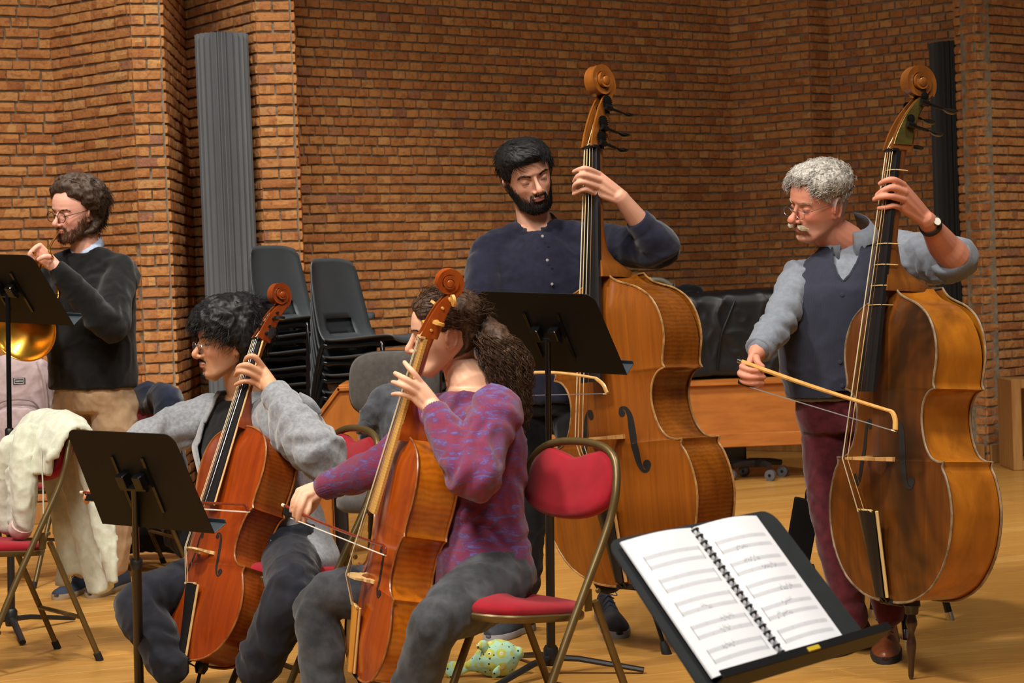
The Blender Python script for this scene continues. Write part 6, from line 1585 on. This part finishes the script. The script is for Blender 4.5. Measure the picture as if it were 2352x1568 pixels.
    for s in (-1, 1):
        mb = MB(); row0, row1 = [], []
        for k in range(9):
            a = s * (R_(18) + R_(142) * k / 8); w = rt * math.sin(a) * .066 + fw * math.cos(a) * .060
            row0.append(N + w + V((0, 0, .046 - .034 * math.cos(a)))); row1.append(N + w * 1.22 + V((0, 0, .010 - .034 * math.cos(a) - (.016 if k == 0 else 0))))
        mb.add(row0 + row1, [(i, i + 1, 9 + i + 1, 9 + i) for i in range(8)]); o = mb.obj('shirt_collar', lb, root, True, 60); md = o.modifiers.new('t', 'SOLIDIFY'); md.thickness = .003
    bei = fabric('beige_chino', rgb((150, 122, 92)), rgb((172, 144, 112)), 16, .88, .2, .3, 1000)
    trousers(root, bei, P(215, 905, 8.46), [P(170, 930, 8.48), P(262, 930, 8.42)], [P(178, 1110, 8.44), P(266, 1110, 8.38)], [P(190, 1290, 8.46), P(262, 1290, 8.40)], rt, fw, .175, .125, (.092, .076, .066), amp=.006, seed=14)
    su = plain('blue_suede', rgb((44, 56, 76)), .85, 0, .15, 20); shoe(root, PZ(286, 1348), PZ(206, 1374), su, plain('tan_sole', rgb((150, 130, 104)), .8), .05, .085, 'suede_shoe', plain('blue_lace', rgb((30, 40, 60)), .8))
    shoe(root, PZ(205, 1352), PZ(130, 1378), su, plain('tan_sole', rgb((150, 130, 104)), .8), .05, .085, 'suede_shoe', plain('blue_lace', rgb((30, 40, 60)), .8))
    rg = MB(); rg.lathe([(.0100, -.002), (.0108, -.002), (.0108, .002), (.0100, .002)], tuple(P(79, 580, 7.995)), (.6, -.2, .5), 16); rg.obj('gold_ring', plain('gold', rgb((206, 170, 80)), .25, 1), root)
    keep_world(root)
    # ---- the horn
    hr = empty('horn', (P(60, 745, 8.25).x, 8.25, 0), 'brass horn with a wide flared bell held by the man in black jumper', 'horn')
    br = plain('aged_brass', rgb((190, 140, 50)), .25, .9, .18, 12)
    mouth = T @ V((0, -.094, -.064)); d = (P(113, 570, 8.02) - mouth).normalized()
    mb = MB(); mb.tube([mouth, mouth + d * .012, mouth + d * .05, mouth + d * .055, mouth + d * .09], [.009, .0075, .0045, .006, .005], 12); mb.obj('mouthpiece', plain('gold_plate', rgb((214, 176, 96)), .22, .95), hr)
    c = P(88, 668, 8.14); loop = [mouth + d * .08, P(113, 572, 8.03), P(124, 600, 8.06), P(128, 640, 8.1)] + [c + V((.085 * math.cos(a), .03 * math.sin(a), .11 * math.sin(a))) for a in [R_(q) for q in range(20, -380, -30)]]
    mb = MB(); mb.tube(loop, [.005] * 4 + [.006 + .0005 * k for k in range(len(loop) - 4)], 12, n=90); mb.obj('tubing', br, hr)
    for k in range(3):
        mb = MB(); q = P(86 - k * 9, 612 + k * 8, 8.06); mb.lathe([(.014, -.03), (.016, -.028), (.016, .028), (.013, .03)], tuple(q), (.3, -.2, .9), 16); mb.obj('valve', br, hr)
    bc = P(50, 746, 8.16); ax = V((-.30, -.92, -.25)).normalized()
    mb = MB(); prof = [(.155, .0), (.1545, -.004), (.135, -.022), (.105, -.055), (.075, -.10), (.052, -.15), (.036, -.21), (.024, -.28)]
    fr = frame_of(ax, (1, 0, 0)); rings = [[bc + fr @ V((r * math.cos(a), r * math.sin(a), z)) for a in [2 * math.pi * j / 48 for j in range(48)]] for r, z in prof]
    mb.loft(rings, False); o = mb.obj('bell', br, hr, True, 180); md = o.modifiers.new('t', 'SOLIDIFY'); md.thickness = .0015
    mb = MB(); mb.tube([bc + fr @ V((.155 * math.cos(a), .155 * math.sin(a), -.001)) for a in [2 * math.pi * j / 48 for j in range(49)]], .0028, 8); mb.obj('bell_rim', br, hr)
    keep_world(hr)
man_horn()
# ---------------------------------------------------------------- things around the players
def place_on(mb, T): mb.xf(T); return mb
def chair_T(ch): return Matrix.Translation(ch.location) @ ch.rotation_euler.to_matrix().to_4x4() @ Matrix.Diagonal(tuple(ch.scale) + (1,))
# ---- white hoodie over the left chair
def hoodie():
    T = chair_T(chair_l); root = empty('hoodie', tuple(chair_l.location), 'off-white hooded sweatshirt hanging over the back of the leftmost red chair', 'hoodie')
    mt = fabric('off_white_fleece', rgb((186, 188, 168)), rgb((204, 206, 188)), 30, .95, .3, .3, 600, fold=7)
    mb = MB(); rows = []
    prof = [(.055, .70, .200), (.066, .78, .218), (.092, .855, .228), (.140, .908, .230), (.178, .918, .228), (.218, .892, .232), (.240, .78, .236), (.252, .66, .242), (.262, .52, .250), (.275, .38, .262), (.285, .26, .262)]
    pr = catmull(prof, 44); th = .011
    def row(y, z, w, o):
        return [(f * w, y + .016 * math.sin(f * 9 + z * 10) * (1 if z < .78 else .2), z - (.05 * abs(f) ** 3 if z > .80 else 0) - (.03 * math.sin(f * 5) if z < .35 else 0)) for f in np.linspace(-1, 1, 26)]
    n = 26; vs = []; k = len(pr)
    for sgn in (0, 1):
        for i, (y, z, w) in enumerate(pr):
            t = pr[min(i + 1, k - 1)][:2] - pr[max(i - 1, 0)][:2]; nn = np.array([t[1], -t[0]]); nn /= np.linalg.norm(nn) + 1e-9
            for q in row(y, z, w, 0): vs.append((q[0], q[1] + (sgn - .5) * 2 * th * nn[0], q[2] + (sgn - .5) * 2 * th * nn[1]))
    fs = []
    for sgn in (0, 1):
        b = sgn * k * n
        for i in range(k - 1):
            for j in range(n - 1): fs.append((b + i * n + j, b + i * n + j + 1, b + (i + 1) * n + j + 1, b + (i + 1) * n + j))
    m = k * n
    for i in range(k - 1): fs += [(i * n, (i + 1) * n, m + (i + 1) * n, m + i * n), (i * n + n - 1, (i + 1) * n + n - 1, m + (i + 1) * n + n - 1, m + i * n + n - 1)]
    for j in range(n - 1): fs += [(j, j + 1, m + j + 1, m + j), ((k - 1) * n + j, (k - 1) * n + j + 1, m + (k - 1) * n + j + 1, m + (k - 1) * n + j)]
    mb.add(vs, fs); place_on(mb, T)
    body = remeshed('hoodie_body', mb, .008, mt, root, 3, folds(.006, 6, 41))
    mb = MB()
    mb.tube([(.02, .06, .84), (.045, .03, .74), (.06, .02, .62), (.05, .015, .53), (.02, .015, .505), (-.005, .02, .53), (-.02, .03, .60), (-.03, .05, .70)], [.05, .052, .046, .040, .037, .036, .036, .05], 14, n=26, dome=True); place_on(mb, T)
    sl = remeshed('sleeve', mb, .007, mt, root, 3, folds(.006, 10, 42))
    mb = MB(); mb.tube([(.046, .012, .515), (.03, .012, .498), (.006, .014, .505)], .041, 16, n=8); place_on(mb, T); mb.obj('pink_cuff', fabric('pinkish_rib', rgb((190, 160, 150)), rgb((206, 182, 170)), 40), sl)
    mb = MB(); mb.tube([(-.10, .05, .79), (-.13, .035, .68), (-.14, .03, .56), (-.13, .03, .50)], [.05, .05, .042, .038], 14, n=18, dome=True); place_on(mb, T); remeshed('sleeve', mb, .007, mt, root, 3, folds(.006, 10, 43))
    mb = MB(); mb.tube([(.14, .055, .80), (.15, .052, .66), (.148, .05, .56)], .0028, 6); place_on(mb, T); mb.obj('drawstring', mt, root)
    keep_world(root)
hoodie()
# ---- chairs behind the horn player with backpack and coat
ch_b = chair_at('red folding chair under the pink backpack behind the left music stand', 55, 1112, -20)
ch_d = chair_at('red folding chair hidden under the navy coat behind the beige trousers', 292, 1098, -60)
def backpack():
    T = Matrix.Translation((ch_b.location.x + .01, ch_b.location.y - .06, .488)) @ Matrix.Rotation(R_(6), 4, 'Z') @ Matrix.Rotation(R_(-6), 4, 'X')
    root = empty('backpack', tuple(T.translation), 'pale pink backpack with a dark label patch standing on a chair behind the stand', 'backpack')
    mt = fabric('dusty_pink_nylon', rgb((166, 146, 148)), rgb((182, 163, 164)), 20, .75, .1, .25, 500, fold=10)
    def rb(w, d, z0, z1, y, e=.55):
        mb = MB(); rings = []
        for f, sc in ((0, .82), (.05, .95), (.15, 1), (.6, 1), (.82, .96), (.93, .82), (.985, .55), (1, .3)):
            rings.append([(w * sc * abs(math.cos(a)) ** e * (1 if math.cos(a) >= 0 else -1), y + d * (sc ** .5) * abs(math.sin(a)) ** e * (1 if math.sin(a) >= 0 else -1), z0 + (z1 - z0) * f) for a in [2 * math.pi * k / 36 for k in range(36)]])
        mb.loft(rings); return mb
    mb = rb(.15, .10, 0, .54, 0); place_on(mb, T); remeshed('main_bag', mb, .008, mt, root, 3, folds(.005, 8, 51))
    mb = rb(.115, .05, .03, .30, -.085); place_on(mb, T); remeshed('front_pocket', mb, .007, mt, root, 3, folds(.004, 9, 52))
    mb = MB(); mb.tube([(-.11, -.112, .27), (-.06, -.125, .325), (.06, -.125, .325), (.11, -.112, .27)], .004, 6, n=24); place_on(mb, T); mb.obj('zip', plain('zip_grey', rgb((120, 104, 104)), .5), root)
    mb = MB(); mb.bbox((.012, -.102, .415), (.055, .004, .030), None, .001); place_on(mb, T); lb = mb.obj('label_patch', plain('black_patch', rgb((22, 20, 22)), .6), root)
    mb = MB()
    for x, z, w, h in ((.012, .4255, .044, .0022), (.012, .4045, .044, .0022), (-.009, .415, .0022, .022), (.033, .415, .0022, .022)): mb.box((x, -.1046, z), (w, .001, h))
    for k in range(6): mb.box((-.002 + k * .0056, -.1046, .415), (.0036, .001, .0052))
    place_on(mb, T); mb.obj('label_print', plain('white_print', rgb((200, 196, 194)), .6), lb)
    for s in (-1, 1):
        mb = MB(); mb.tube([(s * .09, -.085, .50), (s * .118, -.105, .42), (s * .128, -.09, .28), (s * .12, -.05, .10)], .010, 8, n=16, flat=.4); place_on(mb, T); mb.obj('strap', mt, root)
    mb = MB(); mb.tube([(-.04, .0, .53), (-.03, -.0, .575), (.03, 0, .575), (.04, 0, .53)], .007, 8, n=14); place_on(mb, T); mb.obj('top_loop', mt, root)
    keep_world(root)
backpack()
def lump(name, label, cat, pts, mat, vox=.01, amp=.008, s=7, seed=1, parts=None):
    root = empty(name, tuple((V(pts[0][0]).x, V(pts[0][0]).y, 0)), label, cat); mb = MB()
    for path, rad, flat in [(p[0:1] + p[3:] if False else p[3], p[1], p[2]) for p in pts]: mb.tube(path, rad, 16, n=20, flat=flat, dome=True)
    remeshed('cloth', mb, vox, mat, root, 3, folds(amp, s, seed)); keep_world(root); return root
def coat():
    T = chair_T(ch_d); root = empty('coat', tuple(ch_d.location), 'dark navy coat hung over the chair back behind the beige trousers', 'coat')
    mt = fabric('navy_wool', rgb((20, 26, 44)), rgb((30, 38, 60)), 24, .9, .3, .3, 500); mb = MB()
    for s in (-1, 1): mb.tube([(s * .02, .16, .80), (s * .13, .16, .845), (s * .205, .15, .78), (s * .225, .12, .60), (s * .235, .10, .42), (s * .22, .1, .26)], [.07, .075, .072, .070, .06, .05], 16, n=24, dome=True)
    mb.tube([(0, .19, .83), (0, .21, .60), (0, .23, .40), (0, .25, .22)], [.10, .17, .19, .19], 20, n=20, flat=.32, up=(1, 0, 0), dome=True); place_on(mb, T)
    remeshed('coat_body', mb, .01, mt, root, 3, folds(.010, 6, 61))
    mb = MB(); mb.tube([(.11, .09, .70), (.15, .07, .52), (.16, .06, .36)], [.05, .045, .04], 14, n=16, dome=True); place_on(mb, T); remeshed('quilted_lining', mb, .008, plain('navy_nylon', rgb((36, 42, 56)), .35), root, 3, folds(.010, 12, 63)); keep_world(root)
coat()
def floor_bag():
    c = PZ(372, 1282); root = empty('bag', (c.x, c.y, 0), 'black soft bag lying on the floor behind the left music stand', 'bag'); mt = fabric('black_nylon', rgb((16, 17, 22)), rgb((28, 30, 38)), 20, .7, .1, .2)
    mb = MB(); mb.tube([c + V((-.22, .05, .10)), c + V((-.05, .04, .13)), c + V((.09, .03, .09)), c + V((.13, .03, .05))], [.08, .10, .075, .035], 16, n=18, dome=True); remeshed('bag_body', mb, .009, mt, root, 3, folds(.008, 8, 66))
    mb = MB(); mb.tube([c + V((-.15, -.03, .16)), c + V((-.08, -.05, .22)), c + V((.0, -.04, .15))], .008, 8, n=14, flat=.5); mb.obj('handle', mt, root); keep_world(root)
floor_bag()
# ---- wooden console with slanted end behind the cellists
def console():
    Y = 8.25; o = P(778, 892, Y); root = empty('wooden_desk', (o.x, Y, 0), 'orange wooden desk with a slanted side panel behind the cellists', 'desk')
    wd = wood('orange_veneer', rgb((150, 84, 28)), rgb((182, 110, 42)), (1, 1, .25), 26, .35, .3)
    a, b, c_, e = P(731, 956, Y), P(778, 893, Y), P(815, 889, Y), P(990, 886, Y)
    zb = P(740, 1140, Y).z
    pts = [(a.x, zb + .04), (a.x, a.z), (b.x, b.z), (e.x, b.z), (e.x, zb + .04)]
    mb = MB(); mb.prism(pts, .022, None, (0, Y, 0)); mb.obj('side_panel', wd, root, True, 30)
    mb = MB(); w = (a - b)
    for p, q in (((a.x, a.z), (b.x, b.z)), ((b.x, b.z), (e.x, b.z))):
        A, B = V((p[0], Y - .012, p[1])), V((q[0], Y - .012, q[1])); d = (B - A); mb.bbox((A + B) / 2, (d.length + .01, .03, .016), Matrix.Rotation(-math.atan2(d.z, d.x), 3, 'Y'), .002)
    mb.obj('edge_trim', wd, root, True, 30)
    mb = MB(); mb.bbox(((b.x + e.x) / 2, Y + .30, b.z + .006), (e.x - b.x, .62, .022), None, .003); mb.obj('top_board', wd, root)
    for x, dk in ((P(752, 1200, Y).x, 0), (e.x - .05, 0)):
        mb = MB(); mb.bbox((x, Y, (zb + .04) / 2), (.052, .05, zb + .04), None, .004); mb.obj('leg', wd, root)
    mb = MB(); mb.bbox((P(780, 1200, Y).x, Y + .10, (zb + .05) / 2), (.055, .05, zb + .05), None, .004); mb.obj('leg', plain('dark_stained_leg', rgb((30, 24, 22)), .5), root)
    for x in (P(752, 1200, Y).x, e.x - .05):
        mb = MB(); mb.bbox((x, Y + .55, b.z / 2), (.052, .05, b.z), None, .004); mb.obj('leg', wd, root)
    keep_world(root)
console()
# ---- grey office chair with jackets
def office_chair():
    Y = 7.85; c = P(905, 868, Y); root = empty('office_chair', (c.x, Y, 0), 'grey upholstered office swivel chair behind the orange cello', 'office chair'); up = fabric('taupe_upholstery', rgb((66, 62, 59)), rgb((76, 72, 68)), 40, .92, .2, .3, 900)
    def pad(w, h, d, sc):
        q = []
        for k in range(44):
            a = 2 * math.pi * k / 44; q.append((w * sc * abs(math.cos(a)) ** .55 * (1 if math.cos(a) >= 0 else -1), h * sc * abs(math.sin(a)) ** .6 * (1 if math.sin(a) >= 0 else -1)))
        return q
    Mb = Matrix.Rotation(R_(-12), 3, 'Z') @ Matrix.Rotation(R_(-8), 3, 'X')
    mb = MB(); mb.loft([[c + Mb @ V((x, dy + .25 * x * x, z - .02)) for x, z in pad(.185, .128, 0, sc)] for sc, dy in ((.6, -.034), (.9, -.030), (.98, -.018), (1, 0))]); mb.obj('backrest_cushion', up, root, True, 60)
    mb = MB(); mb.loft([[c + Mb @ V((x, dy + .25 * x * x, z - .02)) for x, z in pad(.185, .128, 0, sc)] for sc, dy in ((1.0, -.004), (1.03, .006), (1.02, .022), (.9, .034), (.4, .036))]); mb.obj('backrest_shell', M['black_metal'], root, True, 60)
    mb = MB(); mb.loft([[V((c.x + x, Y - .24 + y, zz)) for x, y in pad(.22, .21, 0, sc)] for sc, zz in ((.9, .43), (1, .445), (1, .475), (.93, .492), (.5, .50))]); mb.obj('seat_cushion', up, root, True, 60)
    mb = MB(); mb.tube([c + V((0, .03, -.06)), c + V((0, .06, -.25)), V((c.x, Y - .02, .42)), V((c.x, Y - .16, .41))], .018, 8, n=16, flat=.6); mb.obj('back_support', M['black_metal'], root)
    mb = MB(); mb.lathe([(.028, .07), (.030, .10), (.030, .25), (.018, .26), (.018, .43)], (c.x, Y - .24, 0), (0, 0, 1), 16); mb.obj('gas_column', M['black_metal'], root)
    for k in range(5):
        a = k * 2 * math.pi / 5 + .5; d = V((math.cos(a), math.sin(a), 0)); p = V((c.x, Y - .24, .085))
        mb = MB(); mb.tube([p, p + d * .15 + V((0, 0, -.005)), p + d * .28 + V((0, 0, -.02))], [.022, .019, .014], 8); arm = mb.obj('base_arm', M['black_metal'], root)
        mb = MB(); mb.lathe([(.012, -.022), (.026, -.018), (.026, .018), (.012, .022)], tuple(p + d * .285 + V((0, 0, -.059))), tuple(V((-d.y, d.x, 0))), 16); mb.obj('caster', M['black_rubber'], arm)
    keep_world(root)
    r2 = empty('jacket', (c.x, Y - .3, 0), 'crumpled dark grey jacket with ribbed cuff lying on the office chair', 'jacket'); mt = fabric('charcoal_jersey', rgb((52, 54, 58)), rgb((72, 74, 80)), 20, .9, .2, .3)
    mb = MB(); mb.tube([P(838, 985, 7.45), P(862, 945, 7.44), P(890, 918, 7.48), P(915, 905, 7.55)], [.028, .042, .05, .045], 16, n=20, dome=True, flat=.8); mb.tube([P(905, 930, 7.52), P(925, 985, 7.45), P(930, 1060, 7.48)], [.07, .09, .10], 16, n=18, dome=True); mb.tube([P(880, 985, 7.5), P(900, 1040, 7.48), P(905, 1075, 7.5)], [.06, .08, .09], 16, n=14, dome=True)
    remeshed('jacket_body', mb, .008, mt, r2, 3, folds(.010, 10, 71)); mb = MB(); mb.tube([P(832, 990, 7.445), P(848, 968, 7.44)], [.030, .034], 20); mb.obj('ribbed_cuff', mt, r2)
    mb = MB(); mb.tube([P(848, 1000, 7.54), P(880, 1010, 7.54), P(905, 1020, 7.56)], [.04, .05, .05], 16, n=14, dome=True); remeshed('navy_lining', mb, .008, fabric('navy_lining', rgb((24, 26, 38)), rgb((34, 36, 50)), 20), r2, 3, folds(.006, 10, 72)); keep_world(r2)
office_chair()
# ---- covered keyboard instrument on a dolly
def covered_piano():
    Y = 12.2; root = empty('keyboard_cabinet', (P(1580, 1000, Y).x, Y, 0), 'long orange wooden keyboard cabinet on a wheeled dolly against the back wall', 'piano')
    wd = wood('orange_cabinet_veneer', rgb((160, 92, 34)), rgb((196, 122, 52)), (.2, 1, 1), 18, .35, .3)
    x0, x1 = P(1250, 940, Y).x, P(1905, 940, Y).x; zt, zb = P(1720, 868, Y).z, P(1720, 1026, Y).z
    mb = MB(); mb.bbox(((x0 + x1) / 2, Y + .28, (zt + zb) / 2), (x1 - x0, .55, zt - zb), None, .006); mb.obj('case', wd, root)
    mb = MB(); mb.bbox(((x0 + x1) / 2, Y + .27, zt - .030), (x1 - x0 + .02, .60, .016), None, .004); mb.obj('top_moulding', wd, root)
    mb = MB(); mb.bbox(((x0 + x1) / 2, Y + .0, zb + .045), (x1 - x0 + .01, .03, .085), None, .004); mb.obj('plinth_rail', wd, root)
    mb = MB(); mb.bbox(((x0 + x1) / 2 + .3, Y + .28, zb - .06), (.16, .16, .12), None, .01); mb.obj('dolly_post', M['black_metal'], root)
    c = P(1738, 1062, Y + .15)
    for k in range(4):
        a = R_(20 + 90 * k); d = V((math.cos(a), math.sin(a), 0)); mb = MB(); p = V((c.x, Y + .15, .10)); mb.tube([p, p + d * .10, p + d * .17 + V((0, 0, -.01))], [.03, .022, .018], 8); ar = mb.obj('dolly_arm', M['black_metal'], root)
        mb = MB(); mb.lathe([(.014, -.016), (.034, -.014), (.034, .014), (.014, .016)], tuple(p + d * .18 + V((0, 0, -.066))), (.5, .85, 0), 18); w = mb.obj('caster', plain('grey_caster', rgb((84, 84, 88)), .5), ar)
        mb = MB(); mb.lathe([(.010, -.018), (.012, 0), (.010, .018)], tuple(p + d * .18 + V((0, 0, -.066))), (.5, .85, 0), 12); mb.obj('caster_hub', M['black_gloss'], w)
    for x in (x0 + .12, x1 - .06):
        mb = MB(); mb.bbox((x, Y + .28, zb / 2), (.07, .4, zb), None, .006); mb.obj('foot', M['black_metal'], root)
    keep_world(root)
    cv = empty('dust_cover', (P(1700, 760, Y).x, Y, 0), 'black leatherette dust cover with a stitched seam over the wooden cabinet', 'dust cover')
    t = NT('black_leatherette'); t.set(rgb((22, 22, 24)), .38, spec=.4); t.bump(t.noise(t.coord(), 240, 3), .15, .002); lm = t.m
    cx0, cx1 = P(1430, 760, Y).x, P(1862, 760, Y).x; z1 = P(1720, 668, Y).z; z0 = zt - .02
    mb = MB(); rings = []
    for f, ins in ((0, 0), (.5, 0), (.88, .01), (.96, .03), (1, .07)):
        z = z0 + .045 + (z1 - z0 - .045) * f; rings.append([(x, y, z) for x, y in ((cx0 + ins, Y + .0 + ins), ((cx0 + cx1) / 2, Y - .015 + ins), (cx1 - ins, Y + .0 + ins), (cx1 - ins, Y + .54 - ins), (cx0 + ins, Y + .54 - ins))])
    mb.loft(rings); remeshed('cover_body', mb, .012, lm, cv, 4, folds(.010, 4.5, 81))
    mb = MB(); s0, s1 = P(1648, 848, Y - .02), P(1688, 690, Y - .02); mid = P(1656, 775, Y - .035); mb.tube([s0, mid, P(1672, 730, Y - .03), s1], .007, 8, n=20); mb.obj('seam', lm, cv)
    mb = MB(); mb.box(((cx0 + cx1) / 2, Y + .30, z0 + .022), (cx1 - cx0 - .06, .44, .05)); mb.obj('under_shade_block', M['black_rubber'], cv, False); keep_world(cv)  # black block added as the shade line between cover and case
    bl = empty('folded_cloth', (P(1575, 672, Y + .2).x, Y + .2, 0), 'small black folded cloth lying on the dust cover', 'cloth'); mb = MB(); mb.tube([P(1552, 672, Y + .2), P(1580, 664, Y + .2), P(1608, 668, Y + .2)], [.03, .036, .022], 12, n=12, dome=True, flat=.6); mb.tube([P(1560, 680, Y + .16), P(1600, 679, Y + .16), P(1616, 684, Y + .16)], [.022, .02, .012], 12, n=12, dome=True); remeshed('cloth', mb, .008, fabric('black_felt', rgb((14, 14, 15)), rgb((22, 22, 24)), 20), bl, 2, folds(.005, 10, 83)); keep_world(bl)
    tr = empty('hand_trolley', (P(1515, 640, 12.05).x, 12.05, 0), 'grey tubular trolley handle with yellow tape above the shoulder of the golden-brown bass', 'trolley'); gm = plain('grey_tube_paint', rgb((104, 106, 98)), .4, .2)
    q = [P(1440, 1060, 12.05), P(1446, 760, 12.05), P(1450, 668, 12.05), P(1468, 648, 12.05), P(1500, 642, 12.05), P(1525, 645, 12.05), P(1543, 660, 12.05), P(1547, 690, 12.05), P(1552, 1060, 12.05)]
    for e in (q[0], q[-1]): e.z = .06
    mb = MB(); mb.tube(q, .0145, 10, n=60); mb.obj('handle_tube', gm, tr)
    mb = MB(); mb.tube([P(1487, 644, 12.05), P(1495, 643, 12.05)], .0165, 12); mb.obj('yellow_tape', plain('yellow_tape', rgb((206, 206, 60)), .5), tr)
    mb = MB(); mb.bbox(((q[0].x + q[-1].x) / 2, 11.98, .045), (.36, .22, .02), None, .004); mb.obj('toe_plate', gm, tr)
    for e in (q[0], q[-1]):
        mb = MB(); mb.lathe([(.02, -.015), (.05, -.012), (.05, .012), (.02, .015)], (e.x, 12.08, .05), (1, 0, 0), 18); mb.obj('wheel', M['black_rubber'], tr)
    keep_world(tr)
covered_piano()
# ---- open wooden box at the right edge
def wooden_box():
    Y = 12.25; x0 = P(2325, 960, Y).x; z1 = P(2330, 872, Y).z; root = empty('wooden_cubby', (x0 + .25, Y, 0), 'pale wooden open box standing by the brick pier at the right edge', 'box')
    for nm, c, s in (('side_board', (x0 + .03, Y + .18, z1 / 2), (.06, .36, z1)), ('side_board', (x0 + .50, Y + .18, z1 / 2), (.06, .36, z1)), ('top_board', (x0 + .265, Y + .18, z1 - .028), (.41, .36, .056)), ('bottom_board', (x0 + .265, Y + .18, .03), (.41, .36, .06)), ('back_board', (x0 + .265, Y + .35, z1 / 2), (.41, .016, z1 - .12))):
        mb = MB(); mb.bbox(c, s, None, .004); mb.obj(nm, M['pale_wood'], root)
    keep_world(root)
wooden_box()
# ---- black stool frame behind the dark bass
def black_stool():
    a, b = PZ(2082, 1468), PZ(2184, 1424); Y = 7.15; root = empty('black_stool', (P(1990, 1200, Y).x, Y, 0), 'black metal stool with a hanging flat panel and chrome-tipped legs behind the burgundy trousers', 'stool')
    p = [P(x, y, Y) for x, y in ((1826, 1140), (1886, 1153), (1858, 1308), (1800, 1292))]; n = (p[1] - p[0]).cross(p[2] - p[0]).normalized(); n = n if n.y > 0 else -n
    mb = MB(); vs = p + [q + n * .018 for q in p]; mb.add(vs, [(0, 1, 2, 3), (4, 5, 6, 7), (0, 1, 5, 4), (1, 2, 6, 5), (2, 3, 7, 6), (3, 0, 4, 7)]); o = mb.obj('hanging_panel', M['stand_black'], root, False); md = o.modifiers.new('b', 'BEVEL'); md.width = .006; md.segments = 2
    mb = MB(); mb.lathe([(.008, -.012), (.014, -.01), (.014, .01), (.008, .012)], tuple(P(1863, 1304, Y + .01)), (1, .2, .1), 12); mb.obj('knob', M['black_rubber'], root)
    mb = MB(); mb.tube([P(1856, 1150, Y + .02), P(1858, 1128, Y + .02), P(1868, 1112, Y + .02), P(1890, 1104, Y + .02), P(1960, 1100, Y + .04), P(2110, 1095, Y + .06)], .0125, 10, n=30); mb.obj('bent_tube', M['black_gloss'], root)
    sc = V((P(2050, 1150, Y).x, Y + .02, .47)); mb = MB(); mb.lathe([(.02, -.02), (.15, -.018), (.165, 0), (.16, .025), (.10, .035), (.01, .036)], tuple(sc), (0, 0, 1), 28); mb.obj('seat', M['black_rubber'], root)
    for e in (a, b, V((a.x - .28, a.y + .10, 0)), V((b.x - .26, b.y + .12, 0))):
        e = V((e.x, e.y, 0)); t_ = V((sc.x + (e.x - sc.x) * .45, sc.y + (e.y - sc.y) * .45, .46)); d = (t_ - e).normalized()
        mb = MB(); mb.tube([e + d * .03, t_], .0135, 10); lg = mb.obj('leg', M['black_gloss'], root); mb = MB(); mb.tube([e, e + d * .032], .015, 12); mb.obj('chrome_tip', M['chrome'], lg)
    keep_world(root)
black_stool()
# ---- plush fish
def plush_fish():
    Y = 6.42; root = empty('plush_fish', (P(1120, 1515, Y).x, Y, 0), 'green patterned fabric toy fish lying on the floor by the black music stand base', 'toy fish')
    t = NT('printed_fish_cotton'); c = t.coord(); v = t.n('ShaderNodeTexVoronoi', feature='F1'); v.inputs['Scale'].default_value = 27; v.inputs['Randomness'].default_value = .25; t.l(c, v.inputs['Vector'])
    col = t.ramp(v.outputs['Distance'], [(0, rgb((90, 70, 40))), (.10, rgb((236, 236, 214))), (.17, rgb((196, 200, 92))), (.40, rgb((186, 192, 84))), (.46, rgb((168, 210, 180))), (1, rgb((160, 204, 178)))])
    v2 = t.n('ShaderNodeTexVoronoi', feature='F1'); v2.inputs['Scale'].default_value = 52; v2.inputs['Randomness'].default_value = .6; t.l(c, v2.inputs['Vector'])
    col = t.mix(t.ramp(v2.outputs['Distance'], [(.16, (1, 1, 1)), (.2, (0, 0, 0))]), col, rgb((36, 52, 62))); t.set(col, .9, sheen=.2); fm = t.m
    h, tl = P(1188, 1500, Y), P(1082, 1528, Y); h.z = max(h.z, .055)
    mb = MB(); ax = (h - tl); pts = [tl + ax * f for f in (0, .12, .35, .65, .88, 1)]; rad = [.020, .030, .055, .062, .046, .024]
    for q, r in zip(pts, rad): q.z = max(q.z, r * .92)
    mb.tube(pts, rad, 18, n=24, dome=True, flat=.82); remeshed('fish_body', mb, .004, fm, root, 2, folds(.001, 22, 91))
    mb = MB(); mb.tube([tl + V((.01, 0, .0)), P(1062, 1533, Y), P(1042, 1538, Y)], [.014, .020, .030], 12, n=10, flat=.35, up=(0, .3, 1), dome=True); mb.obj('tail_fin', fm, root)
    mb = MB(); mb.tube([P(1118, 1496, Y - .03), P(1110, 1482, Y - .035), P(1100, 1484, Y - .04)], [.012, .018, .010], 12, n=10, flat=.4, dome=True); mb.obj('dorsal_fin', fm, root)
    mb = MB(); mb.tube([P(1146, 1534, Y - .05), P(1140, 1545, Y - .06), P(1136, 1551, Y - .06)], [.010, .017, .010], 12, n=10, flat=.4, dome=True); mb.obj('belly_fin', fm, root)
    keep_world(root)
plush_fish()
# hair and other uncountable fibres
for _o in bpy.data.objects:
    if _o.name.split('.')[0] in ('hair_strands', 'beard', 'eyebrows', 'moustache', 'thin_moustache', 'curls', 'laces', 'string_ends'):
        _o['kind'] = 'stuff'
